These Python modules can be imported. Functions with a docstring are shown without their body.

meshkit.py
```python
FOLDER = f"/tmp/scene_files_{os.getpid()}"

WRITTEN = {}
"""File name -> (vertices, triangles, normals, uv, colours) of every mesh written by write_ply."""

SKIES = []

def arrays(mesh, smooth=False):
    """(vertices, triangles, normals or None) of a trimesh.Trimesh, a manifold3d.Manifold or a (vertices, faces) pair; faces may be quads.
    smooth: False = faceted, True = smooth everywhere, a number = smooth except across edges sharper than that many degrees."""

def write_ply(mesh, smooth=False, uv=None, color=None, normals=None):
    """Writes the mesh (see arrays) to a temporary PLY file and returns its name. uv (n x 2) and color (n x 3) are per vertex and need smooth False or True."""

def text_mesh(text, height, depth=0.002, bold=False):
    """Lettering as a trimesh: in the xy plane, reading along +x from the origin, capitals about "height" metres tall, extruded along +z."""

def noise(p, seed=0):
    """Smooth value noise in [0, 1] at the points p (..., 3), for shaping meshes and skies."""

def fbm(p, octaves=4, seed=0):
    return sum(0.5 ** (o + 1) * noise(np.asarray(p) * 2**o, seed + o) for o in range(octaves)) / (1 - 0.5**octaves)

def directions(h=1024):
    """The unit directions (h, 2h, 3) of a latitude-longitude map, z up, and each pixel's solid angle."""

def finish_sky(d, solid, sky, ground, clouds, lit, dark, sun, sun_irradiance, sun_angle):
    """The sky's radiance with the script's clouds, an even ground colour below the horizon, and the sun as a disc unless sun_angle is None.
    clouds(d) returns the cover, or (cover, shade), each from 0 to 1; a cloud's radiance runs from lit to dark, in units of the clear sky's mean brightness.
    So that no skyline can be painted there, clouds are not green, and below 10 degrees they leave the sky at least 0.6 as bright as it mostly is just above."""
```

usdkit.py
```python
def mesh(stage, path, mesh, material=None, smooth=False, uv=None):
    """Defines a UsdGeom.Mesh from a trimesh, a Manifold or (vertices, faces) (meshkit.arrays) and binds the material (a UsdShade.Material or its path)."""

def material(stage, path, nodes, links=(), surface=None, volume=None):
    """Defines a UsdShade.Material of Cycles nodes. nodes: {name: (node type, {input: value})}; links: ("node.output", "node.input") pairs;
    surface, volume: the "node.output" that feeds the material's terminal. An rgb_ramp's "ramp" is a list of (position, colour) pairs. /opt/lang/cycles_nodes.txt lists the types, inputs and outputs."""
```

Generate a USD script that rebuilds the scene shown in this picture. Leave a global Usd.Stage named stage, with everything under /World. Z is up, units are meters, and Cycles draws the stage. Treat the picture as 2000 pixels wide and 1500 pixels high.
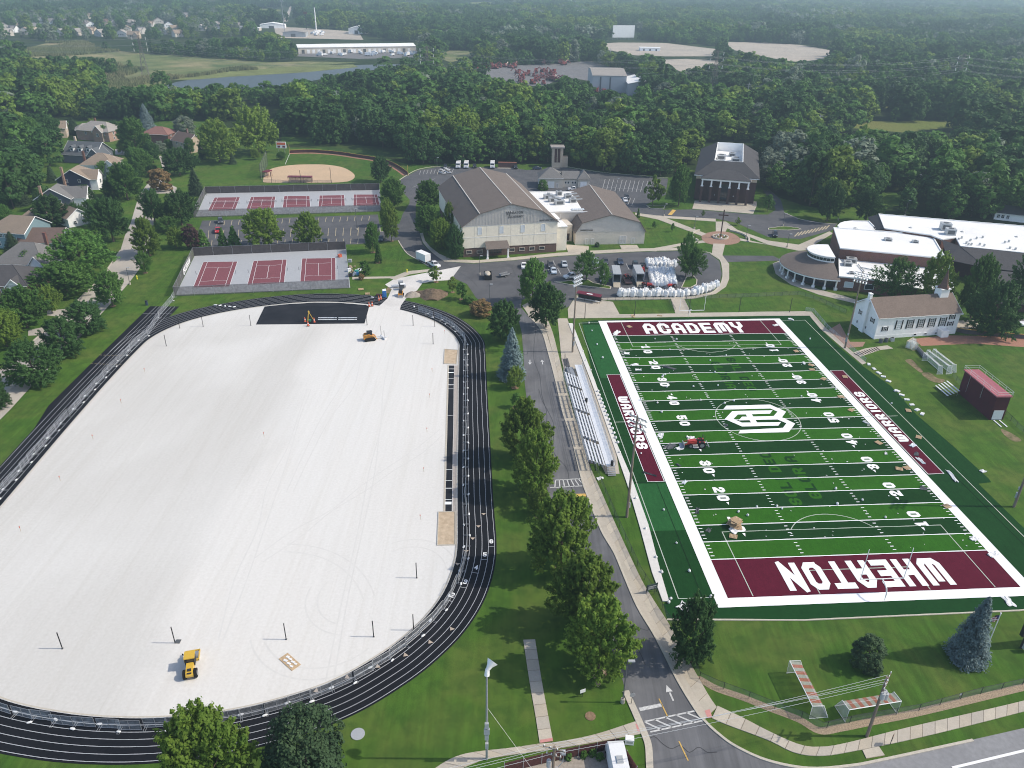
import math, random
import numpy as np, trimesh, usdkit, meshkit
import shapely
from shapely.geometry import Polygon, LineString, Point, MultiPolygon, box as sbox
from shapely.ops import unary_union
from shapely import affinity
from pxr import Usd, UsdGeom, UsdLux, UsdShade, Sdf, Gf, Vt

stage = Usd.Stage.CreateInMemory()
UsdGeom.SetStageUpAxis(stage, 'Z')
UsdGeom.Xform.Define(stage, '/World')
PI = math.pi
# ---------------------------------------------------------------- camera, sky, sun, exposure
FPX, PITCH, ROLL, CAM_H = 1514.24, 0.4883405, -0.0174742, 87.3     # drone camera: focal length in pixels of a 2000 px picture, tilt down, roll, height
camera = UsdGeom.Camera.Define(stage, '/World/camera')
camera.CreateHorizontalApertureAttr(36.0)
camera.CreateVerticalApertureAttr(27.0)
camera.CreateFocalLengthAttr(36.0 * FPX / 2000)
camera.CreateClippingRangeAttr(Gf.Vec2f(1.0, 30000.0))
camera.CreateFStopAttr(0.0)
EXPOSURE = 0.26
HAZE = 0.000145
camera.CreateExposureAttr(EXPOSURE)
_cp, _sp, _cr, _sr = math.cos(PITCH), math.sin(PITCH), math.cos(ROLL), math.sin(ROLL)
_fwd, _up0, _rt0 = np.array([0, _cp, -_sp]), np.array([0, _sp, _cp]), np.array([1.0, 0, 0])
_right, _up = _cr * _rt0 - _sr * _up0, _sr * _rt0 + _cr * _up0
_m = Gf.Matrix4d(*_right, 0, *_up, 0, *(-_fwd), 0, 0, 0, CAM_H, 1)
camera.AddTransformOp().Set(_m)

SUN_EL, SUN_AZ = math.radians(43), math.radians(89.5)                  # azimuth measured from +y towards +x
sun_dir = np.array([math.cos(SUN_EL) * math.sin(SUN_AZ), math.cos(SUN_EL) * math.cos(SUN_AZ), math.sin(SUN_EL)])
sun = UsdLux.DistantLight.Define(stage, '/World/sun')
sun.CreateIntensityAttr(0.78)
sun.CreateNormalizeAttr(True)
sun.CreateAngleAttr(0.6)
sun.CreateColorAttr(Gf.Vec3f(1.0, 0.93, 0.81))
_z = sun_dir; _x = np.cross([0, 0, 1.0], _z); _x /= np.linalg.norm(_x); _y = np.cross(_z, _x)
sun.AddTransformOp().Set(Gf.Matrix4d(*_x, 0, *_y, 0, *_z, 0, 0, 0, 0, 1))
sky = UsdLux.DomeLight.Define(stage, '/World/sky')
sky_mat = usdkit.material(stage, '/World/Looks/sky_look', {
    's': ('sky_texture', {'sky_type': 'single_scattering', 'sun_disc': False, 'sun_elevation': SUN_EL, 'sun_rotation': SUN_AZ, 'altitude': 200.0, 'air_density': 1.0, 'aerosol_density': 2.0, 'ozone_density': 1.0}),
    'b': ('background_shader', {'strength': 0.15})}, [('s.color', 'b.color')], surface='b.background')
UsdShade.MaterialBindingAPI.Apply(sky.GetPrim()).Bind(sky_mat)
sky.GetPrim().SetCustomDataByKey('label', 'hazy summer daylight sky above the campus')
sky.GetPrim().SetCustomDataByKey('category', 'sky')
sky.GetPrim().SetCustomDataByKey('kind', 'structure')

# ---------------------------------------------------------------- surveying: where the line of sight through a point of the photograph meets height z
def _ray(px, py):
    a, b = (px - 1000) / FPX, (750 - py) / FPX
    return _fwd + a * _right + b * _up
def G(px, py, z=0.0):
    d = _ray(px, py); t = (z - CAM_H) / d[2]
    return np.array([d[0] * t, d[1] * t, z])
def g2(px, py, z=0.0):
    return tuple(G(px, py, z)[:2])
def GP(pts, z=0.0):
    return [g2(x, y, z) for x, y in pts]
def proj(X):
    X = np.atleast_2d(np.asarray(X, float)) - [0, 0, CAM_H]
    d = X @ _fwd
    return np.stack([1000 + FPX * (X @ _right) / d, 750 - FPX * (X @ _up) / d], 1)
def heading(p, q, z=0.0):
    a, b = G(*p, z), G(*q, z); return math.atan2(b[1] - a[1], b[0] - a[0])

# ---------------------------------------------------------------- materials
MATS = {}
def mat(name, col, rough=0.85, var=0.12, scale=1.0, col2=None, fac=None, spec=0.3, metal=0.0, stretch=None, rot=0.0, rnd=0.0, space='position', big=None, bump=None, extra=None, trans=0.0, emit=None, detail=4):
    """A procedural surface: a base colour broken up by noise; big=(scale, colour, amount) lays broad blotches over it, rnd varies it per object."""
    if name in MATS: return MATS[name]
    N = {'p': ('principled_bsdf', {'roughness': rough, 'metallic': metal, 'specular_ior_level': spec})}
    L = []
    if space == 'position':
        N['g'] = ('geometry', {}); src = 'g.position'
    else:
        N['g'] = ('texture_coordinate', {}); src = 'g.object'
    N['m'] = ('mapping', {'scale': stretch or (1, 1, 1), 'rotation': (0, 0, rot)}); L.append((src, 'm.vector'))
    N['n'] = ('noise_texture', {'scale': scale, 'detail': detail, 'roughness': 0.6}); L.append(('m.vector', 'n.vector'))
    c = np.array(col, float); c2 = np.array(col2, float) if col2 is not None else None
    lo, hi = (c * (1 - var), np.minimum(c * (1 + var), 1.0)) if c2 is None else (c, c2)
    N['r'] = ('rgb_ramp', {'ramp': [(0.28, tuple(lo)), (0.72, tuple(hi))]}); L.append(('n.fac', 'r.fac')); out = 'r.color'
    if big:
        for k, (bs, bc, ba) in enumerate(big if isinstance(big, list) else [big]):
            N[f'n{k}b'] = ('noise_texture', {'scale': bs, 'detail': 3, 'roughness': 0.55, 'distortion': 0.4}); L.append((src, f'n{k}b.vector'))
            N[f'r{k}b'] = ('rgb_ramp', {'ramp': [(0.42, (0, 0, 0)), (0.68, (ba, ba, ba))]}); L.append((f'n{k}b.fac', f'r{k}b.fac'))
            N[f'x{k}'] = ('mix', {'color2': bc}); L += [(f'r{k}b.color', f'x{k}.fac'), (out, f'x{k}.color1')]; out = f'x{k}.color'
    if rnd:
        N['o'] = ('object_info', {})
        N['mr'] = ('map_range', {'from_min': 0, 'from_max': 1, 'to_min': 1 - rnd, 'to_max': 1 + rnd}); L.append(('o.random', 'mr.value'))
        N['h'] = ('hsv', {'hue': 0.5, 'saturation': 1.0, 'fac': 1.0}); L += [('mr.result', 'h.value'), (out, 'h.color')]; out = 'h.color'
    L.append((out, 'p.base_color'))
    if bump:
        N['bn'] = ('noise_texture', {'scale': bump[0], 'detail': 3}); L.append(('m.vector', 'bn.vector'))
        N['bu'] = ('bump', {'strength': bump[1], 'distance': bump[2] if len(bump) > 2 else 0.1}); L += [('bn.fac', 'bu.height'), ('bu.normal', 'p.normal')]
    surf = 'p.BSDF'
    if trans:
        N['t'] = ('translucent_bsdf', {}); N['mx'] = ('mix_closure', {'fac': trans}); L += [(out, 't.color'), ('p.BSDF', 'mx.closure1'), ('t.BSDF', 'mx.closure2')]; surf = 'mx.closure'
    MATS[name] = usdkit.material(stage, '/World/Looks/' + name, N, L, surface=surf)
    return MATS[name]
def plain(name, col, rough=0.5, spec=0.4, metal=0.0, var=0.06, scale=3.0):
    return mat(name, col, rough, var, scale, spec=spec, metal=metal, space='object')

# ---------------------------------------------------------------- prims
_taken = {}
def path_for(parent, name):
    k = (str(parent), name); n = _taken.get(k, -1) + 1; _taken[k] = n
    return f'{parent}/{name}' if n == 0 else f'{parent}/{name}_{n:03d}'
def tag(o, label=None, cat=None, group=None, kind=None):
    p = o.GetPrim() if hasattr(o, 'GetPrim') else o
    for k, v in (('label', label), ('category', cat), ('group', group), ('kind', kind)):
        if v: p.SetCustomDataByKey(k, v)
    return p
def ppath(parent):
    return '/World' if parent is None else str(parent.GetPath())
def _place(x, loc, rz, sc):
    x.AddTranslateOp().Set(Gf.Vec3d(*[float(v) for v in loc]))
    if rz: x.AddRotateZOp().Set(math.degrees(rz))
    if sc is not None: x.AddScaleOp().Set(Gf.Vec3f(*(sc if np.ndim(sc) else (sc, sc, sc))))
def thing(name, label, cat, loc=(0, 0, 0), rz=0.0, group=None, sc=None, kind=None):
    x = UsdGeom.Xform.Define(stage, path_for('/World', name)); _place(x, loc, rz, sc)
    return tag(x, label, cat, group, kind)
stage.CreateClassPrim('/World/kinds')
def proto(name):
    return stage.CreateClassPrim(path_for('/World/kinds', name))
def copy(src, name, label, cat, loc, rz=0.0, group=None, sc=None):
    x = UsdGeom.Xform.Define(stage, path_for('/World', name)); _place(x, loc, rz, sc)
    p = tag(x, label, cat, group)
    p.GetReferences().AddInternalReference(src.GetPath()); p.SetInstanceable(True)
    return p

class MB:
    """Collects shapes into one mesh."""
    def __init__(s): s.v, s.f, s.n = [], [], 0
    def add(s, v, f):
        v = np.asarray(v, float); f = np.asarray(f, int)
        if f.ndim == 2 and f.shape[1] == 4: f = np.vstack([f[:, [0, 1, 2]], f[:, [0, 2, 3]]])
        s.v.append(v); s.f.append(f + s.n); s.n += len(v); return s
    def tm(s, m): return s.add(m.vertices, m.faces)
    def box(s, c, d, rz=0.0, taper=1.0, rx=0.0, ry=0.0):
        x, y, z = np.array(d) / 2
        v = np.array([[-x, -y, -z], [x, -y, -z], [x, y, -z], [-x, y, -z], [-x * taper, -y * taper, z], [x * taper, -y * taper, z], [x * taper, y * taper, z], [-x * taper, y * taper, z]])
        if rx: v = v @ np.array([[1, 0, 0], [0, math.cos(rx), -math.sin(rx)], [0, math.sin(rx), math.cos(rx)]]).T
        if ry: v = v @ np.array([[math.cos(ry), 0, math.sin(ry)], [0, 1, 0], [-math.sin(ry), 0, math.cos(ry)]]).T
        if rz: v = v @ np.array([[math.cos(rz), -math.sin(rz), 0], [math.sin(rz), math.cos(rz), 0], [0, 0, 1]]).T
        return s.add(v + np.array(c, float), [[0, 3, 2, 1], [4, 5, 6, 7], [0, 1, 5, 4], [1, 2, 6, 5], [2, 3, 7, 6], [3, 0, 4, 7]])
    def b0(s, x0, x1, y0, y1, z0, z1): return s.box(((x0 + x1) / 2, (y0 + y1) / 2, (z0 + z1) / 2), (x1 - x0, y1 - y0, z1 - z0))
    def tube(s, pts, r, n=6, caps=True):
        p = np.asarray(pts, float); r = np.broadcast_to(r, (len(p),))
        t = np.gradient(p, axis=0); t /= np.linalg.norm(t, axis=1, keepdims=True) + 1e-12
        ref = np.array([0, 0, 1.0]) if abs(t[:, 2]).mean() < 0.8 else np.array([1.0, 0, 0])
        a = np.cross(t, ref); a /= np.linalg.norm(a, axis=1, keepdims=True) + 1e-12
        b = np.cross(t, a); an = np.arange(n) * 2 * PI / n
        v = p[:, None] + r[:, None, None] * (np.cos(an)[None, :, None] * a[:, None] + np.sin(an)[None, :, None] * b[:, None])
        f = [[i * n + j, i * n + (j + 1) % n, (i + 1) * n + (j + 1) % n, (i + 1) * n + j] for i in range(len(p) - 1) for j in range(n)]
        s.add(v.reshape(-1, 3), f)
        if caps:
            for i, o in ((0, 1), (len(p) - 1, -1)):
                s.add(v[i], [[0, k + 1, k] if o > 0 else [0, k, k + 1] for k in range(1, n - 1)])
        return s
    def cyl(s, c, r, h, n=10, r2=None, axis=2):
        e = np.zeros(3); e[axis] = h
        return s.tube([np.array(c, float), np.array(c, float) + e], [r, r if r2 is None else r2], n)
    def ext(s, poly, z0, z1):
        for g in getattr(poly, 'geoms', [poly]):
            if g.area > 1e-6 and g.geom_type == 'Polygon':
                m = trimesh.creation.extrude_polygon(g, z1 - z0, engine='earcut'); m.apply_translation([0, 0, z0]); s.tm(m)
        return s
    def flat(s, poly, z):
        for g in getattr(poly, 'geoms', [poly]):
            if g.area > 1e-6 and g.geom_type == 'Polygon':
                v, f = trimesh.creation.triangulate_polygon(g, engine='earcut')
                v = np.c_[v, np.full(len(v), z)]; f = np.asarray(f)
                a, b, c = v[f[:, 0]], v[f[:, 1]], v[f[:, 2]]
                w = np.cross(b - a, c - a)[:, 2] < 0; f[w] = f[w][:, ::-1]
                s.add(v, f)
        return s
    def poly(s, pts):
        """one flat face through the points"""
        n = len(pts); return s.add(pts, [[0, i, i + 1] for i in range(1, n - 1)])
    def out(s): return (np.vstack(s.v), np.vstack(s.f))
    def xf(s, loc, rz=0.0):
        R = np.array([[math.cos(rz), -math.sin(rz), 0], [math.sin(rz), math.cos(rz), 0], [0, 0, 1]])
        s.v = [v @ R.T + np.array(loc, float) for v in s.v]; return s

def part(parent, name, mb, m, smooth=False, label=None, kind=None):
    if not mb.v: return None
    o = usdkit.mesh(stage, path_for(ppath(parent), name), mb.out(), m, smooth=smooth)
    return tag(o, label, None, None, kind)
def top(name, mb, m, label, cat, group=None, kind=None, smooth=False):
    o = usdkit.mesh(stage, path_for('/World', name), mb.out(), m, smooth=smooth)
    return tag(o, label, cat, group, kind)
def sheet(name, poly, z, m, label, cat='ground', parent=None, kind='structure'):
    if parent is not None: return part(parent, name, MB().flat(poly, z), m, label=label)
    return top(name, MB().flat(poly, z), m, label, cat, kind=kind)
def slab(name, poly, z0, z1, m, label, cat='pavement', parent=None):
    if parent is not None: return part(parent, name, MB().ext(poly, z0, z1), m, label=label)
    return top(name, MB().ext(poly, z0, z1), m, label, cat, kind='structure')
def P(pts, z=0.0):
    """ground polygon seen through the given points of the photograph"""
    g = Polygon(GP(pts, z)); return g if g.is_valid else g.buffer(0)
def smooth_line(pts, n=12, closed=False):
    p = np.asarray(pts, float)
    q = np.vstack([p[-1], p, p[0], p[1]]) if closed else np.vstack([2 * p[0] - p[1], p, 2 * p[-1] - p[-2]])
    out = []
    for i in range(1, len(q) - 2):
        t = np.linspace(0, 1, n, endpoint=False)[:, None]
        a, b, c, d = q[i - 1], q[i], q[i + 1], q[i + 2]
        out.append(0.5 * (2 * b + (c - a) * t + (2 * a - 5 * b + 4 * c - d) * t ** 2 + (3 * b - a - 3 * c + d) * t ** 3))
    if not closed: out.append(p[-1:])
    return np.vstack(out)
def SP(pts, n=8):
    """smooth closed polygon through photograph points"""
    g = Polygon(smooth_line(GP(pts), n, True)); return g if g.is_valid else g.buffer(0)
def SL(pts, n=8):
    return LineString(smooth_line(GP(pts), n))
def strip(pts, w, z=0.0):
    return LineString(GP(pts, z)).buffer(w / 2, cap_style=2, join_style=1)
# ================================================================ GROUND, ROADS, LOTS
m_lawn = mat('lawn', (0.050, 0.112, 0.015), 0.95, 0.3, 1.1, spec=0.1, detail=7, stretch=(1, .1, 1), rot=.12, big=[(0.018, (0.078, 0.142, 0.019), 0.75), (0.09, (0.130, 0.138, 0.038), 0.45), (0.35, (0.030, 0.072, 0.013), 0.55)])
m_wild = mat('rough_grass', (0.040, 0.080, 0.018), 0.95, 0.5, 1.5, spec=0.1, big=[(0.05, (0.085, 0.105, 0.03), 0.6), (0.2, (0.022, 0.046, 0.012), 0.5)])
m_asph = mat('asphalt', (0.095, 0.096, 0.103), 0.9, 0.25, 9.0, spec=0.2, big=[(0.03, (0.115, 0.113, 0.115), 0.8), (0.2, (0.060, 0.061, 0.068), 0.55)])
m_drive = mat('drive_asphalt', (0.125, 0.126, 0.133), 0.85, 0.3, 1.2, spec=0.25, stretch=(1.0, 0.05, 1), rot=0.06, big=[(0.02, (0.19, 0.186, 0.185), 0.7), (0.15, (0.072, 0.073, 0.080), 0.55)])
m_street = mat('pale_road', (0.24, 0.24, 0.245), 0.9, 0.14, 1.5, spec=0.2, big=(0.1, (0.18, 0.18, 0.185), 0.5))
m_conc = mat('concrete', (0.44, 0.39, 0.32), 0.9, 0.10, 5.0, spec=0.2, big=[(0.12, (0.33, 0.30, 0.25), 0.6), (0.9, (0.48, 0.44, 0.37), 0.4)])
m_resid = mat('street_concrete', (0.43, 0.39, 0.34), 0.9, 0.12, 3.0, spec=0.2, big=[(0.06, (0.30, 0.285, 0.26), 0.7)])
m_kerb = mat('kerb_concrete', (0.46, 0.42, 0.35), 0.9, 0.12, 3.0, spec=0.2)
GV = {'g': ('geometry', {}), 's': ('separate_xyz', {}), 'n1': ('noise_texture', {'scale': 0.035, 'detail': 4, 'distortion': 0.6}), 'ma': ('math', {'math_type': 'multiply_add', 'value2': 22.0}), 'mr': ('map_range', {'range_type': 'smoothstep', 'from_min': -44.0, 'from_max': -34.0, 'clamp': True}),
      'm2': ('mapping', {'scale': (1.0, 0.035, 1), 'rotation': (0, 0, -0.05)}), 'n2': ('noise_texture', {'scale': 1.1, 'detail': 3, 'roughness': 0.5}), 'n3': ('noise_texture', {'scale': 0.012, 'detail': 5, 'distortion': 1.2}), 'mw': ('mapping', {'scale': (0.5, 0.012, 1), 'rotation': (0, 0, 0.22)}), 'w': ('noise_texture', {'scale': 1.0, 'detail': 2, 'distortion': 0.8}), 'n4': ('noise_texture', {'scale': 2.2, 'detail': 5}),
      'c1': ('mix', {'color1': (0.545, 0.53, 0.498), 'color2': (0.64, 0.62, 0.585)}), 'r2': ('rgb_ramp', {'ramp': [(0.3, (0.975, 0.973, 0.968)), (0.5, (1, 1, 1)), (0.72, (1.02, 1.02, 1.02))]}), 'x2': ('mix', {'mix_type': 'multiply', 'fac': 1.0}), 'r3': ('rgb_ramp', {'ramp': [(0.4, (0, 0, 0)), (0.62, (0.75, 0.75, 0.75))]}), 'x3': ('mix', {'color2': (0.64, 0.628, 0.60)}),
      'rw': ('rgb_ramp', {'ramp': [(0.0, (1, 1, 1)), (0.54, (1, 1, 1)), (0.62, (0.97, 0.966, 0.958)), (0.7, (1.01, 1.01, 1.01))]}), 'x4': ('mix', {'mix_type': 'multiply', 'fac': 1.0}), 'r4': ('rgb_ramp', {'ramp': [(0.3, (0.95, 0.945, 0.935)), (0.7, (1.03, 1.03, 1.03))]}), 'x5': ('mix', {'mix_type': 'multiply', 'fac': 1.0}), 'p': ('principled_bsdf', {'roughness': 0.95, 'specular_ior_level': 0.1})}
m_gravel = usdkit.material(stage, '/World/Looks/crushed_stone', GV, [('g.position', 's.vector'), ('g.position', 'n1.vector'), ('n1.fac', 'ma.value1'), ('s.x', 'ma.value3'), ('ma.value', 'mr.value'), ('mr.result', 'c1.fac'), ('g.position', 'm2.vector'), ('m2.vector', 'n2.vector'), ('n2.fac', 'r2.fac'), ('c1.color', 'x3.color1'), ('g.position', 'n3.vector'), ('n3.fac', 'r3.fac'), ('r3.color', 'x3.fac'), ('x3.color', 'x2.color1'), ('r2.color', 'x2.color2'), ('g.position', 'mw.vector'), ('mw.vector', 'w.vector'), ('w.fac', 'rw.fac'), ('x2.color', 'x4.color1'), ('rw.color', 'x4.color2'), ('g.position', 'n4.vector'), ('n4.fac', 'r4.fac'), ('x4.color', 'x5.color1'), ('r4.color', 'x5.color2'), ('x5.color', 'p.base_color')], surface='p.BSDF')
m_haul = mat('haul_stone', (0.62, 0.595, 0.56), 0.95, 0.1, 2.0, spec=0.1, big=[(0.15, (0.47, 0.45, 0.42), 0.6)])
m_track = mat('track_rubber', (0.0075, 0.008, 0.011), 0.85, 0.25, 3.0, spec=0.15, big=[(0.06, (0.013, 0.0135, 0.017), 0.7)])
m_pad = mat('pad_rubber', (0.010, 0.011, 0.015), 0.85, 0.3, 2.0, spec=0.2, big=[(0.15, (0.03, 0.03, 0.035), 0.6)])
m_white = mat('white_paint', (0.78, 0.78, 0.77), 0.7, 0.06, 2.0, spec=0.3)
m_dimwhite = mat('worn_white_paint', (0.50, 0.50, 0.49), 0.8, 0.3, 3.0, spec=0.3)
m_lane = mat('lane_paint', (0.40, 0.41, 0.43), 0.8, 0.15, 3.0, spec=0.3)
m_yellow = mat('yellow_paint', (0.55, 0.36, 0.10), 0.8, 0.25, 3.0)
m_paleyel = mat('worn_yellow_paint', (0.42, 0.36, 0.24), 0.8, 0.25, 3.0)
m_tennis = mat('court_grey', (0.36, 0.37, 0.385), 0.9, 0.06, 1.0, spec=0.1, big=[(0.06, (0.36, 0.37, 0.38), 0.6)])
m_maroon = mat('court_maroon', (0.195, 0.070, 0.082), 0.9, 0.08, 1.0, spec=0.1, big=[(0.1, (0.165, 0.062, 0.072), 0.5)])
m_dirt = mat('infield_dirt', (0.52, 0.38, 0.25), 0.95, 0.08, 2.0, spec=0.05, big=[(0.08, (0.44, 0.33, 0.22), 0.6)])
m_brick_gravel = mat('red_gravel', (0.33, 0.175, 0.125), 0.95, 0.15, 3.0, spec=0.05)
m_sand = mat('pit_sand', (0.50, 0.395, 0.28), 0.95, 0.15, 1.2, spec=0.05, big=[(0.9, (0.36, 0.27, 0.18), 0.5)])
m_mulch = mat('mulch', (0.22, 0.15, 0.095), 0.95, 0.35, 4.0, spec=0.05)
m_stone = mat('river_stone', (0.30, 0.235, 0.165), 0.95, 0.4, 5.0, spec=0.05)
m_pink = mat('ramp_pink', (0.52, 0.24, 0.22), 0.9, 0.08, 3.0)
m_farlot = mat('gravel_lot', (0.40, 0.35, 0.29), 0.95, 0.12, 0.2, spec=0.05, big=[(0.02, (0.31, 0.28, 0.24), 0.7)])
m_yard = mat('yard_asphalt', (0.17, 0.165, 0.165), 0.95, 0.2, 0.3, spec=0.05)
m_marsh = mat('marsh_grass', (0.15, 0.17, 0.07), 0.95, 0.3, 0.3, spec=0.05, stretch=(0.3, 1, 1), big=[(0.012, (0.33, 0.265, 0.16), 1.0), (0.035, (0.07, 0.11, 0.04), 0.9)])
m_reed = mat('reeds', (0.105, 0.15, 0.055), 0.95, 0.3, 0.5, spec=0.05)
m_water = mat('pond_water', (0.028, 0.032, 0.026), 0.35, 0.2, 0.3, spec=0.5, bump=(0.8, 0.08, 0.2))
m_algae = mat('algae', (0.15, 0.17, 0.06), 0.9, 0.3, 0.05, spec=0.1)
m_meadow = mat('meadow', (0.125, 0.15, 0.035), 0.95, 0.2, 0.6, spec=0.05, big=[(0.03, (0.16, 0.15, 0.05), 0.6)])
m_forestfloor = mat('forest_floor', (0.022, 0.040, 0.013), 0.95, 0.5, 0.3, spec=0.05, big=[(0.02, (0.05, 0.062, 0.022), 0.6)])
m_paver = mat('paver', (0.30, 0.19, 0.14), 0.9, 0.15, 4.0, spec=0.1)

m_bare = mat('bare_soil', (0.22, 0.165, 0.105), 0.95, 0.3, 1.5, spec=0.05, big=[(0.6, (0.07, 0.10, 0.03), 0.7)]); m_tar = mat('tar', (0.035, 0.035, 0.038), 0.6, 0.2, 2.0); m_ruts = mat('rut_stone', (0.595, 0.578, 0.545), 0.95, 0.05, 1.0, spec=0.1)
# the land: fine near the school, one sheet out to the horizon
gb = MB(); gb.flat(sbox(-6000, -300, 6000, 9000), 0.0)
top('ground', gb, m_lawn, 'mown green grass ground spreading under the whole campus', 'ground', kind='structure')
FOREST_LINE = [(-400, 262), (0, 244), (60, 238), (400, 236), (470, 262), (560, 288), (660, 290), (720, 300), (800, 322), (850, 321), (1075, 320), (1170, 334), (1310, 347), (1335, 330), (1480, 350), (1520, 385), (1640, 425), (1700, 418), (1850, 430), (1960, 440), (2400, 470)]
forest_floor = Polygon(GP(FOREST_LINE) + [(5000, 350), (5000, 8800), (-5000, 8800), (-5000, 360)])
sheet('forest_floor', forest_floor, 0.015, m_forestfloor, 'dark leafy forest floor under the far woods')

# ---- drive and lots (asphalt, one continuous surface per piece)
R_edge = [(1375, 1407), (1360, 1389), (1325, 1332), (1300, 1282), (1275, 1235), (1245, 1185), (1219, 1125), (1200, 1080), (1175, 1037), (1150, 975), (1136, 935), (1117, 857), (1100, 807), (1087, 750), (1072, 692), (1057, 645), (1032, 617), (1017, 600), (1019, 586)]
L_edge = [(1000, 590), (1012, 622), (1019, 650), (1022, 687), (1025, 750), (1031, 800), (1042, 860), (1056, 915), (1068, 954), (1095, 1025), (1133, 1125), (1165, 1200), (1207, 1297), (1222, 1350), (1245, 1402), (1260, 1437), (1267, 1462), (1269, 1510)]
street_edge = [(2700, 1255), (2300, 1350), (2000, 1422), (1850, 1456), (1725, 1484), (1660, 1497), (1580, 1501), (1500, 1486), (1437, 1458), (1400, 1431)]
drive = P(street_edge[6:] + R_edge + L_edge + [(1262, 1545), (1400, 1560)])
street = P(street_edge[:7] + [(1400, 1560), (1262, 1545), (1000, 1600), (600, 1700), (600, 2000), (2000, 1900), (2700, 1500)])
sheet('driveway', drive, 0.02, m_drive, 'grey asphalt campus drive curving between the field and the track', 'road')
sheet('street', street, 0.016, m_street, 'pale grey street crossing the bottom right corner', 'road')
lot = P([(1019, 586), (1034, 582), (1062, 556), (1074, 548), (1090, 592), (1104, 602), (1112, 598), (1125, 575), (1172, 582), (1207, 581), (1350, 579), (1390, 570), (1405, 555), (1410, 535), (1405, 510), (1385, 495), (1332, 490), (1250, 492), (1152, 497), (1090, 501), (1000, 509), (925, 515), (880, 512), (855, 502), (835, 487), (825, 475), (819, 453), (811, 445), (812, 425), (812, 402), (817, 385), (830, 370), (868, 366), (868, 350), (800, 350), (784, 372), (800, 390), (800, 397), (787, 417), (780, 437), (778, 469), (782, 477), (795, 495), (815, 507), (837, 520), (848, 530), (880, 547), (890, 545), (912, 555), (930, 582), (957, 600), (1000, 590)])
sheet('parking_lot', lot, 0.018, m_asph, 'asphalt car park in front of the beige gymnasium', 'car park')
lot2 = P([(395, 431), (738, 419), (742, 442), (781, 437), (778, 469), (700, 477), (376, 484)])
sheet('parking_lot', lot2, 0.022, m_asph, 'empty asphalt car park between the two tennis enclosures', 'car park')
lot3 = P([(774, 357), (792, 345), (817, 332), (855, 326), (1000, 327), (1027, 332), (1060, 331), (1078, 323), (1172, 337), (1262, 345), (1305, 349), (1300, 380), (1262, 400), (1297, 410), (1352, 409), (1472, 419), (1500, 419), (1515, 410), (1510, 396), (1490, 372), (1505, 372), (1525, 390), (1532, 415), (1562, 427), (1605, 435), (1635, 437), (1625, 450), (1562, 467), (1500, 463), (1437, 435), (1397, 427), (1282, 422), (1237, 414), (1150, 440), (868, 372), (800, 365)])
sheet('parking_lot', lot3, 0.026, m_asph, 'asphalt car park and ring road behind the school halls', 'car park')
res = P([(-60, 776), (0, 725), (57, 674), (117, 620), (180, 560), (207, 530), (235, 490), (244, 460), (255, 437), (265, 402), (272, 382), (284, 364), (300, 345), (345, 366), (345, 377), (290, 379), (281, 400), (278, 420), (300, 426), (300, 442), (292, 470), (285, 498), (275, 522), (250, 555), (210, 600), (142, 674), (70, 745), (20, 800), (-60, 880)])
sheet('residential_street', res, 0.02, m_resid, 'pale concrete street winding between houses on the left', 'road')
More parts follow.
